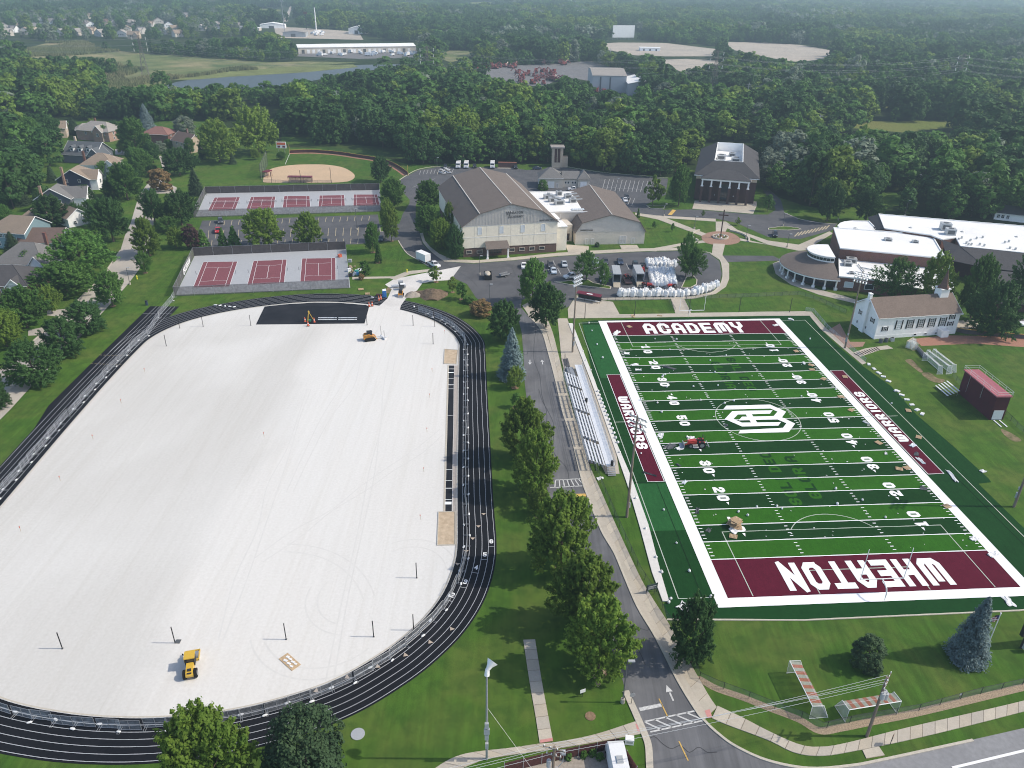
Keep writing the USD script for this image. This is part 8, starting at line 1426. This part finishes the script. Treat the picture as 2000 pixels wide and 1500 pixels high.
for k, (da, z) in enumerate(((-1.0, 0), (-.3, -.1), (.4, 0), (0, -1.2))):
    ax = np.array([math.cos(.9), math.sin(.9), 0]) * da; bx_ = np.array([math.cos(-.3), math.sin(-.3), 0]) * da; wire(tip1 + ax + [0, 0, z], tip2 + bx_ + [0, 0, z], .5, 'overhead power wire strung over the drive mouth', gr='wires over the drive mouth')
    wire(tip2 + bx_ + [0, 0, z], tip2 + bx_ + [-34, -9, z - .5], .4, 'overhead power wire running left from the bottom pole', gr='wires left of the bottom pole')
st = G(951, 1318, 15.0); t = thing('siren_pole', 'grey pole carrying a white horn siren at the bottom of the picture', 'siren', (st[0], st[1], 0)); part(t, 'pole', MB().tube([(0, 0, 0), (0, 0, 15)], [.17, .12], 9), m_galv); sr = part(t, 'siren_body', MB().tube([(0, 0, 14.9), (.05, .2, 15.7)], [.32, .26], 10), m_trim); part(sr, 'siren_horn', MB().tube([(.05, .1, 15.6), (.3, .4, 16.0), (.65, .8, 16.35)], [.2, .35, .7], 14), m_trim)
for z, w in ((4.6, .5), (5.6, .7), (6.6, .5), (3.0, .4)): part(t, 'control_box', MB().box((0, -.3, z), (w, .3, .9)), m_hvac)
wire(np.array([st[0], st[1], 9.5]), np.array([st[0] + 6.5, st[1] - 2.5, 0]), 0, 'thin guy wire of the siren pole', r=.015)
m_pylon = plain('pylon_steel', (0.13, 0.125, 0.12), .7, .3, .2)
# lattice pylons and distant masts
def pylon(px, py, h, lb):
    b = G(px, py); t = thing('pylon', lb, 'pylon', b, .3); mb = MB(); w0, w1 = h * .09, .9
    lv = np.linspace(0, 1, 8)
    for sx_ in (-1, 1):
        for sy in (-1, 1): mb.tube([(sx_ * w0, sy * w0, 0), (sx_ * w1, sy * w1, h * .7), (sx_ * .3, sy * .3, h)], .13, 4)
    for i in range(7):
        a, c = w0 + (w1 - w0) * min(lv[i] / .7, 1), w0 + (w1 - w0) * min(lv[i + 1] / .7, 1)
        for s in (-1, 1): mb.tube([(-a, s * a, lv[i] * h), (c, s * c, lv[i + 1] * h)], .1, 3); mb.tube([(a, s * a, lv[i] * h), (-c, s * c, lv[i + 1] * h)], .1, 3); mb.tube([(s * a, -a, lv[i] * h), (s * c, c, lv[i + 1] * h)], .1, 3)
    part(t, 'lattice', mb, m_pylon)
    for z in (.68, .82, .95): ar = part(t, 'arm', MB().tube([(-h * .16, 0, z * h), (0, 0, z * h + .8), (h * .16, 0, z * h)], .11, 4).tube([(-h * .16, 0, z * h), (h * .16, 0, z * h)], .1, 4), m_pylon); part(ar, 'insulator', MB().cyl((-h * .16, 0, z * h - 2.2), .2, 2.2, 5).cyl((h * .16, 0, z * h - 2.2), .2, 2.2, 5), m_trim)
    return b, h
py_ = [pylon(285, 150, 34, 'lattice pylon on the pond meadow at the far left'), pylon(836, 178, 34, 'lattice pylon rising from the woods in the centre'), pylon(1390, 192, 36, 'lattice pylon below the white screen ground'), pylon(1862, 190, 34, 'lattice pylon in the right woods')]
ends = [np.array([py_[0][0][0] - 330, py_[0][0][1] + 120, 0])] + [p[0] for p in py_] + [np.array([py_[3][0][0] + 260, py_[3][0][1] - 60, 0])]
for i in range(5):
    for z in (21, 26, 31):
        for s in (-1, 1): d = ends[i + 1] - ends[i]; e = np.array([-d[1], d[0], 0]) / np.linalg.norm(d) * s * 5; wire(ends[i] + e + [0, 0, z], ends[i + 1] + e + [0, 0, z], 6, 'high voltage wire slung between the lattice pylons', r=.05, gr='high voltage wires')
for px, py, h, lb in ((660, 222, 15, 'wooden pole poking from the woods, centre left'), (1457, 205, 16, 'wooden pole poking from the woods right of centre'), (1508, 240, 16, 'wooden pole poking from the woods above the silvery willows'), (1790, 205, 15, 'leaning wooden pole by the small meadow'), (1594, 270, 14, 'wooden pole in the right woods near the willows'), (825, 245, 15, 'wooden pole in the woods behind the softball field'), (1190, 130, 18, 'wooden pole behind the machinery yard')):
    b = G(px, py); t = thing('wooden_pole', lb, 'utility pole', b, .2); part(t, 'pole', MB().tube([(0, 0, 0), (0, 0, h)], .2, 6), m_hvac); part(t, 'crossarm', MB().box((0, 0, h - 1), (4, .2, .2)).box((0, 0, h - 2.4), (4, .2, .2)), m_hvac)
for px, py, h, r, lb in ((618, 60, 33, 1.0, 'tall white mast standing in the distant yard'), (557, 72, 46, .5, 'tall floodlight mast left of the white mast'), (599, 57, 24, .5, 'dark sign mast between the two tall masts')):
    b = G(px, py); t = thing('mast', lb, 'mast', b); part(t, 'shaft', MB().tube([(0, 0, 0), (0, 0, h)], [r, r * .7], 8), m_trim if r > .9 else m_galv if h > 30 else m_dark); part(t, 'head', MB().box((0, 0, h), (5 if h > 40 else 6 if h < 30 else 1.6, 1, 3.5 if h < 30 else 1.5)), m_galv if h > 30 else m_doorbrown)
# shelter bench
b = G(1150, 588); t = thing('team_shelter', 'maroon-roofed team bench shelter on the terrace', 'shelter', b, heading((1130, 580), (1170, 586)) - .08); part(t, 'roof', MB().box((0, 0, 2.3), (7.6, 1.7, .14), rx=.15), m_maroonp); part(t, 'back_panel', MB().b0(-3.7, 3.7, .65, .72, .3, 2.2), m_dark); part(t, 'bench', MB().b0(-3.5, 3.5, -.5, .0, .45, .55), m_alum); part(t, 'lettering_plate', MB().box((.2, -.2, 2.4), (1.8, .5, .04), rx=.15), m_trim)
for x in (-3.7, -1.2, 1.2, 3.7): part(t, 'post', MB().cyl((x, -.6, 0), .05, 2.2, 6), m_dark)
# white bulk sacks
sk = []
for j in range(3):
    s_ = trimesh.creation.icosphere(3, 1.0); v = np.array(s_.vertices); z = v[:, 2].copy(); v = np.sign(v) * np.abs(v) ** .55 * [.62, .62, .95]; v[:, :2] *= (1 - .22 * np.clip(z, 0, 1) ** 2)[:, None]; v += (meshkit.noise(v * 2.5 + j * 9, j)[:, None] - .5) * .22; v[:, 2] += .93; v[:, 2] = np.maximum(v[:, 2], 0)
    p = proto('bulk_sack'); part(p, 'sack', MB().add(v, s_.faces), m_bagb if j == 2 else m_bag, smooth=True); lp_ = MB()
    for a in (.8, 2.4, 3.9, 5.5): lp_.tube([(math.cos(a) * .4, math.sin(a) * .4, 1.65), (math.cos(a) * .42, math.sin(a) * .42, 1.98), (math.cos(a) * .15, math.sin(a) * .2, 1.8)], .09, 4)
    part(p, 'lifting_loops', lp_, m_bag); sk.append(p)
def sacks(rows, lb, gr, s=1.0, stack=0):
    for i, (px, py) in enumerate(rows):
        q = G(px, py); j = trng.choice([0, 1, 1, 0, 2] if 'block' not in lb or px < 1300 else [0, 2, 2]); sc = s * trng.uniform(.92, 1.08)
        copy(sk[j], 'bulk_sack', lb, 'sack', (q[0], q[1], .02), trng.uniform(0, 6.28), gr, (sc * 1.22, sc * 1.22, sc * trng.uniform(.95, 1.15)))
sacks([(1267 + i * 7.6 + r * -1.0, 523.5 - r * 4.2 + i * .15) for r in range(3) for i in range(6)] + [(1310 + i * 6, 522 - i) for i in range(2)], 'white bulk sack in the small rear group of the car park', 'rear group of white sacks', 1.12)
sacks([(1275 + i * 8.2 - r * .9, 559 - r * 4.3 + i * .1) for r in range(7) for i in range(6)], 'white bulk sack in the big block beside the grey trailers', 'big block of white sacks', 1.12)
sacks([(1211 + i * 8.1, 578.5 + (i % 2) * .8) for i in range(17)] + [(1213 + i * 24, 575.5) for i in range(5)], 'white bulk sack in the long row along the near kerb', 'row of white sacks', 1.15); sacks([(1353 + i * 7.6, 576.5 - i * 1.2 - (i * i) * .25) for i in range(7)] + [(1358 + i * 8, 573 - i * 2) for i in range(5)], 'white bulk sack in the curve at the car park loop', 'curve of white sacks', 1.15)
# scraps, pallets and infill bags on the turf
pal = proto('pallet'); mb = MB()
for y in (-.5, 0, .5): part(pal, 'bearer', MB().box((0, y, .06), (1.4, .1, .1)), m_pallet)
for i in range(6): part(pal, 'slat', MB().box((-.62 + i * .248, 0, .13), (.17, 1.2, .03)), m_pallet)
PAL = [(1642, 776, 'tan pallet by the right white border, at the upper forty'), (1662, 802, 'tan pallet by the right white border, at midfield'), (1774, 803, 'tan pallet on the dark turf beside the right maroon box'), (1716, 866, 'tan pallet inside the right border below midfield'), (1756, 917, 'tan pallet inside the right border, left one of a pair'), (1771, 915, 'tan pallet inside the right border, right one of a pair'), (1794, 855, 'pale pallet outside the lower right maroon box'), (1555, 687, 'tan pallet near the upper right number one'), (1584, 714, 'tan pallet near the upper right number two, higher one'), (1586, 723, 'tan pallet near the upper right number two, lower one'), (1608, 741, 'tan pallet near the upper right number three'), (1650, 737, 'tan pallet inside the right maroon box'), (1229, 639, 'tan pallet in the far end zone beside the first letter'), (1432, 1049, 'loose tan pallet in front of the heaped pallets'), (1849, 990, 'tan pallet on the right border by the number one')]
for i, (x, y, lb) in enumerate(PAL): q = G(x, y); copy(pal, 'pallet', lb, 'pallet', (q[0], q[1], .1), i * .7, None, .95)
for i in range(9):
    q = G(1433, 1028); copy(pal, 'pallet', 'tan pallet in the untidy heap at the near left number one', 'pallet', (q[0] + trng.gauss(0, .35), q[1] + trng.gauss(0, .35), .1 + .16 * i), trng.uniform(0, 1.5), 'heaped pallets on the turf', 1.2)
def scrap(px, py, w, l, lb, m, name='scrap', h=.25, rz=None, cat='scrap'):
    n = 11; u, v = np.meshgrid(np.linspace(-1, 1, n), np.linspace(-1, 1, n)); r = .78 + .5 * (meshkit.noise(np.stack([u * 1.7 + px, v * 1.7, u * 0 + py], -1), 5) - .5); x, y = u * r * w / 2, v * r * l / 2
    z = .1 + h * np.abs(meshkit.noise(np.stack([u * 2.2 + px, v * 2.2 + py, u * 0], -1), 2) - .35) * 1.6; q = G(px, py); rz = trng.uniform(0, 3) if rz is None else rz
    V = np.stack([x, y, z], -1).reshape(-1, 3); i, j = np.meshgrid(np.arange(n - 1), np.arange(n - 1)); a = (j * n + i).ravel(); F = np.c_[a, a + 1, a + n + 1, a + n]
    B = V * [1, 1, 0] + [0, 0, .085]; edge = np.r_[np.arange(n), np.arange(n) * n + n - 1, (n - 1) * n + np.arange(n)[::-1], np.arange(n)[::-1] * n]; mb = MB().add(V, F); mb.add(np.vstack([V[edge], B[edge]]), [[k, k + len(edge), k + 1 + len(edge), k + 1] for k in range(len(edge) - 1)])
    top(name, mb.xf((q[0], q[1], 0), rz), m, lb, cat)
m_greyscrap = mat('grey_sheet', (0.075, 0.08, 0.085), .7, .3, 3.0)
for a in ((1204, 651, 3.6, 1.6, 'large white cut-off in the far left corner of the end zone', m_bag), (1224, 691, 1.8, 1.4, 'white scrap above the upper left number two', m_bag), (1240, 713, 2.4, 1.2, 'white strip heap beside the upper left number two', m_bag), (1247, 723, 2.0, 1.2, 'white strip heap below the upper left number two', m_bag), (1307, 719, 3.8, .9, 'dark rolled sheet left of the upper hash row', m_greyscrap), (1308, 873, 3.2, 2.0, 'dark grey mesh heap left of the red tractor', m_greyscrap), (1290, 851, 2.2, 1.3, 'flat white sheet left of the red tractor, on the border', m_bag), (1327, 877, 1.6, 1.4, 'white sheet under the red tractor', m_bag), (1350, 855, 2.2, 1.2, 'white sheet behind the red tractor', m_bag), (1325, 909, 1.4, .7, 'grey scrap left of the lower left number three', m_greyscrap), (1337, 943, 1.8, .8, 'pale scrap at the lower edge of the left maroon box', m_bagb), (1362, 999, 2.2, .7, 'grey scrap left of the lower left number two', m_greyscrap), (1384, 1036, 1.5, 1.0, 'grey scrap left of the heaped pallets', m_greyscrap), (1432, 1036, 2.2, 1.6, 'white plastic draped on the heaped pallets', m_bag), (1545, 624, 2.2, 1.2, 'white bundle by the far right corner of the turf', m_bag), (1783, 871, 2.0, 1.2, 'grey-white bundle on the right maroon box', m_bagb), (1790, 888, 1.6, 1.0, 'black bundle on the right maroon box', m_greyscrap), (1797, 900, 3.0, .9, 'white crumpled sheet on the lower right maroon box', m_bag), (1858, 929, 5.0, .8, 'long pale roll across the right turf edge', m_bag), (1804, 955, 1.6, 1.2, 'dark scrap at the right border by the number two', m_greyscrap), (1903, 1053, 1.8, 1.3, 'white heap at the lower right corner of the field', m_bag), (1941, 1083, 2.6, 1.2, 'white flap on the near right border', m_bag), (1338, 1186, 2.2, 2.4, 'white draped heap at the near left corner of the turf', m_bag), (1970, 1176, 2.6, 1.6, 'white heap on the near turf edge by the scoreboard', m_bag), (1919, 921, 1.4, 1.0, 'white heap on the right turf corner', m_bag), (1172, 935, 1.7, 1.0, 'white sheet on the grass below the bleachers', m_bag), (1269, 927, 3.6, .4, 'grey strip lying on the left maroon box', m_greyscrap), (1419, 831, 1.2, .8, 'small black pack on the lower hash row', m_greyscrap), (1691, 826, 1.6, .6, 'white scrap by the right fifty', m_bag), (1730, 886, 1.2, .6, 'white scrap right of the lower right number four', m_bag), (1236, 618, 2.6, 1.2, 'tan cardboard sheet on the kerb behind the far end zone', m_pallet), (1288, 617, 1.6, .8, 'tan cardboard scrap left of the far goalpost', m_pallet), (1570, 710, 1.6, .8, 'white sheet near the upper right number two', m_bag), (1515, 636, 2.0, 1.2, 'white patch in the right end of the far end zone', m_bag)): scrap(*a)
ib_ = proto('infill_bag'); s_ = trimesh.creation.icosphere(2, 1.0); v = np.array(s_.vertices); v = np.sign(v) * np.abs(v) ** .8 * [.36, .3, .3] + [0, 0, .28]; v += (meshkit.noise(v * 6, 1)[:, None] - .5) * .1; part(ib_, 'bag', MB().add(v, s_.faces), m_bag, smooth=True); part(ib_, 'knot', MB().cyl((0, 0, .5), .08, .2, 6, r2=.14), m_bag)
BAGS = [(1210, 885), (1242, 975), (1296, 997), (1261, 1034), (1321, 1062), (1281, 1090), (1346, 1117), (1292, 1119), (1252, 887), (1150, 632), (1156, 647), (1166, 674), (1139, 687), (1177, 700), (1144, 705), (1154, 724), (1252, 782), (1302, 757), (1354, 756), (1402, 754), (1284, 788), (1368, 783), (1433, 784), (1292, 806), (1415, 789), (1310, 1171), (1306, 1178), (1388, 1166), (1478, 991), (1442, 1001), (1460, 1008), (1517, 990), (1527, 995), (1635, 986), (1632, 956), (1684, 978), (1729, 1012), (1279, 663), (1321, 664), (1308, 684), (1418, 695), (1387, 705), (1396, 728), (1295, 735), (1299, 733), (1741, 789), (1747, 765), (1632, 762), (1565, 775), (1582, 663)]
for x, y in BAGS: q = G(x, y); copy(ib_, 'infill_bag', 'small white tied bag dropped on the football turf', 'bag', (q[0], q[1], .08), trng.uniform(0, 6), 'small white bags on the turf', trng.uniform(.5, .78))
for i in range(13): s = i / 12; q = (np.array(g2(1165, 766)) * (1 - s) + np.array(g2(1203, 866)) * s); copy(ib_, 'infill_bag', 'small white bag set against the ledge by the bleachers', 'bag', (q[0] + .35, q[1], .08), i, 'white bags along the ledge', .85)
pdp = proto('pad'); part(pdp, 'foam_block', MB().box((0, 0, .12), (1.25, .8, .2), taper=.96), m_bag); part(pdp, 'strap', MB().box((.2, 0, .13), (.08, .82, .21)), m_hvac)
for i, (x, y) in enumerate(((1752, 764), (1761, 772), (1771, 781), (1781, 791), (1791, 801), (1801, 809), (1697, 712), (1707, 721), (1716, 729), (1735, 745), (1725, 736))): q = G(x, y); copy(pdp, 'white_pad', 'white pad laid along the upper right edge of the turf', 'pad', (q[0], q[1], .02), 2.2 + i * .37, 'white pads on the turf edge', 1 - .04 * (i % 4))
# (pads above share one kind)
# white flecks strewn on the turf
rg = np.random.default_rng(4); fk = MB()
for i in range(110):
    u, v_ = rg.uniform(-1, 49.5), rg.uniform(1, 88); a = fw(u, v_); fk.box((*a, .12), rg.uniform(.08, .3, 3) * [1, 1, .3], rg.uniform(0, 3))
top('turf_flecks', fk, m_bag, 'scattered white turf trimmings all over the football field', 'trimmings', kind='stuff')
# site corner by the haul road
b = G(751, 580); t = thing('portable_toilet', 'blue portable toilet with a white roof beside the haul road', 'portable toilet', b, .25); mb_ = plain('toilet_blue', (0.03, 0.17, 0.46), .4); part(t, 'cabin', MB().box((0, 0, 1.1), (1.15, 1.15, 2.1)), mb_); part(t, 'roof', MB().box((0, 0, 2.28), (1.2, 1.2, .26), taper=.75), m_trim); part(t, 'door', MB().box((0, -.59, 1.1), (.8, .04, 1.8)), plain('toilet_door', (0.02, 0.13, 0.38), .4)); part(t, 'vent_pipe', MB().cyl((.35, .35, 2.3), .06, .4, 6), m_trim); part(t, 'base', MB().box((0, 0, .05), (1.3, 1.3, .1)), m_dark)
cn = proto('cone'); part(cn, 'cone_body', MB().cyl((0, 0, .05), .26, 1.1, 10, r2=.05), m_cone); part(cn, 'cone_base', MB().box((0, 0, .03), (.6, .6, .06)), m_dark); part(cn, 'white_band', MB().cyl((0, 0, .55), .165, .18, 10, r2=.13), m_white)
for x, y, lb in ((740, 587, 'orange cone on the track beside the portable toilet, left one'), (744, 585, 'orange cone on the track beside the portable toilet, right one'), (721, 599, 'orange cone at the corner of the black pad, left one'), (727, 598, 'orange cone at the corner of the black pad, right one'), (596, 629, 'orange cone left of the yellow tripod'), (614, 630, 'orange cone right of the yellow tripod'), (602, 637, 'orange cone in front of the yellow tripod')): q = G(x, y); copy(cn, 'traffic_cone', lb, 'cone', (q[0], q[1], .07), 0, None, 1.25)
b = G(605, 629); t = thing('tripod_hoist', 'yellow tripod hoist standing on the black rubber pad', 'tripod', (b[0], b[1], .07))
for a in (.3, 2.4, 4.5): part(t, 'leg', MB().tube([(math.cos(a) * 1.3, math.sin(a) * 1.3, 0), (0, 0, 3.0)], .07, 6), PAINT['yellow'])
part(t, 'head', MB().cyl((0, 0, 2.9), .2, .35, 8), PAINT['yellow']); part(t, 'winch', MB().box((.2, -.4, .6), (.6, .5, .5)), plain('winch_green', (0.02, 0.2, 0.1)))
for x, lb in ((640, 'left one of two silver benches on the black pad'), (679.5, 'right one of two silver benches on the black pad')):
    b = G(x, 627); t = thing('bench', lb, 'bench', (b[0], b[1], .07), .05); part(t, 'seat', MB().b0(-2.6, 2.6, -.5, -.1, .45, .52), m_alum); part(t, 'backrest', MB().b0(-2.6, 2.6, .25, .32, .7, 1.0), m_alum)
    for u in (-2, 0, 2): part(t, 'leg', MB().tube([(u, -.5, 0), (u, -.3, .45), (u, .3, .9)], .04, 4), m_dark)
def heap(px, py, rx, ry, h, lb, m, seed):
    n = 30; u, v = np.meshgrid(np.linspace(-1, 1, n), np.linspace(-1, 1, n)); r = np.hypot(u, v) * (1 + .15 * np.sin(3 * np.arctan2(v, u) + seed)); z = h * np.clip(1 - r ** 1.6, -.02, 1) * (.72 + .55 * meshkit.fbm(np.stack([u * 4 + seed, v * 4, u * 0], -1), 3, seed)); q = G(px, py); V = np.stack([u * rx + q[0], v * ry + q[1], z], -1).reshape(-1, 3); i, j = np.meshgrid(np.arange(n - 1), np.arange(n - 1)); a = (j * n + i).ravel(); top('soil_heap', MB().add(V, np.c_[a, a + 1, a + n + 1, a + n]), m, lb, 'heap', smooth=True)
heap(845, 577, 4.6, 4.2, 2.0, 'big brown soil heap with track marks by the haul road', m_soil, 3); heap(822, 573, 3.0, 2.2, .8, 'low brown spill between the two heaps', m_soil, 8); heap(806, 577, 2.6, 2.3, 1.2, 'pale grey gravel heap by the haul road', m_aggr, 5)
b = G(779, 561); t = thing('screed_machine', 'pale grey laser screed frame parked on the haul road', 'machine', (b[0], b[1], .05), .15); part(t, 'frame', MB().box((0, 0, .6), (4.6, .3, .3)).box((0, .9, .5), (3.4, .2, .2)), m_alum); part(t, 'engine_box', MB().box((.6, 1.6, 1.0), (1.6, 1.0, .9)), m_hvac); part(t, 'roller_drum', MB().tube([(-2.2, -.4, .3), (2.2, -.4, .3)], .28, 10), m_steel); part(t, 'cab_box', MB().box((.9, -1.9, 1.1), (1.6, 1.4, 1.3)), m_hvacd); part(t, 'canopy', MB().box((1.2, -2.4, 1.9), (1.4, 1.2, .15)), m_trim)
for i, (x, y, w, lb) in enumerate(((741, 577, 1.9, 'brown timber stack beside the portable toilet'), (718, 575, 1.4, 'tan plywood sheet standing on the grass by the track'), (705, 566, 1.6, 'tan sheet lying on the grass by the tennis fence'))): q = G(x, y); t = thing('timber', lb, 'timber', (q[0], q[1], 0), .1 * i); [part(t, 'board', MB().box((0, -.3 + k * .2, .15 + .12 * k), (w, .5, .1)), m_pallet if i else m_doorbrown) for k in range(3)]
for i, (x, y) in enumerate(((692, 536), (697, 534), (702, 532), (706, 530))): q = G(x, y); top('roll', MB().tube([(q[0], q[1] - 1.5, .3), (q[0] + .1, q[1] + 2.6, .5)], .34, 9), m_bag if i != 2 else m_bagb, ['white tall roll by the tennis slab, first from the left', 'white tall roll by the tennis slab, second from the left', 'bluish tall roll by the tennis slab, third from the left', 'white tall roll by the tennis slab, rightmost'][i], 'roll')
for i, (x, y, m, lb) in enumerate(((684, 512, m_hvac, 'grey metal bin at the top of the tennis slab clutter'), (700, 537, plain('tarp_blue', (0.05, 0.25, 0.5)), 'blue crate at the foot of the white rolls'), (684, 540, m_black, 'black bin at the corner of the tennis slab'), (682, 530, m_trim, 'white box beside the black bin'), (697, 533.5, plain('tarp_green', (0.03, 0.25, 0.2)), 'green crate among the white rolls'), (664, 502, m_cone, 'small red box on the near tennis slab'))): q = G(x, y); t = thing('site_box', lb, 'box', (q[0], q[1], .02), .2 * i); part(t, 'body', MB().box((0, 0, .45), (1.2, .9, .9), taper=.92), m); part(t, 'lid', MB().box((0, 0, .93), (1.25, .95, .08)), m)
for i in range(12): q = G(trng.uniform(679, 694), trng.uniform(512, 538)); s_ = trimesh.creation.icosphere(1, 1.0); v = np.array(s_.vertices) * [.5, .45, .35] * trng.uniform(.7, 1.3); v += (meshkit.noise(v * 4 + i, 2)[:, None] - .5) * .25; top('boulder', MB().add(v + [q[0], q[1], .3], s_.faces), m_stone, 'rough tan boulder in the clutter beside the tennis slab', 'boulder', 'boulders beside the tennis slab')
top('lawn_path', MB().ext(P([(688, 541), (706, 541), (770, 540), (795, 530), (838, 526), (840, 530), (800, 536), (772, 547), (760, 543.5), (710, 545), (688, 546)]), 0, .06), m_conc, 'bent concrete path over the lawn to the tennis slab', 'pavement', kind='structure')
slab('steps', P([(1664, 690), (1690, 681), (1733, 675), (1744, 681), (1718, 684), (1680, 697)]), 0, .1, m_conc, 'broad concrete steps climbing from the field path', 'steps')
for i in range(10): s = i / 10; a = np.array(g2(1668, 691)) * (1 - s) + np.array(g2(1716, 678)) * s; b = np.array(g2(1678, 696)) * (1 - s) + np.array(g2(1722, 683)) * s; top('step_edge', MB().ext(LineString([a, b]).buffer(.07, cap_style=2), .1, .22), m_doorbrown, 'brown wooden edge across the concrete steps', 'step', 'edges of the concrete steps')
for i, (x, y) in enumerate(((1720, 669), (1730, 667.5), (1742, 666))): q = G(x, y); t = thing('condenser', ['grey cylindrical condenser by the chapel, left one', 'grey cylindrical condenser by the chapel, middle one', 'pale box condenser by the chapel, right one'][i], 'condenser', q); part(t, 'body', MB().cyl((0, 0, 0), .55, 1.0, 14) if i < 2 else MB().box((0, 0, .5), (.9, .9, 1.0)), m_hvacd if i < 2 else m_hvac); part(t, 'fan_grille', MB().cyl((0, 0, 1.0), .4, .06, 12), m_dark)
b = G(287, 596); t = thing('bin', 'dark blue bin at the top end of the sprint chute', 'bin', b); part(t, 'barrel', MB().cyl((0, 0, 0), .4, 1.3, 10, r2=.34), PAINT['blue']); part(t, 'lid', MB().cyl((0, 0, 1.3), .42, .12, 10), m_dark)
lines('runway_dashes', [[(1104 + i * 9.3, 716 + i * 38), (1107 + i * 9.3, 728 + i * 38)] for i in range(5)], .16, m_dimwhite, 'white dashes on the dark strip behind the bleachers', z=.1)
# ================================================================ SUMMER HAZE
haze_m = usdkit.material(stage, '/World/Looks/haze_air', {'v': ('principled_volume', {'color': (0.66, 0.87, 1.0), 'density': HAZE, 'anisotropy': 0.2})}, [], volume='v.volume')
top('haze', MB().b0(-6100, 6100, -320, 9100, -1.0, 96.0), haze_m, 'pale bluish summer haze fading the far woods', 'haze', kind='stuff')
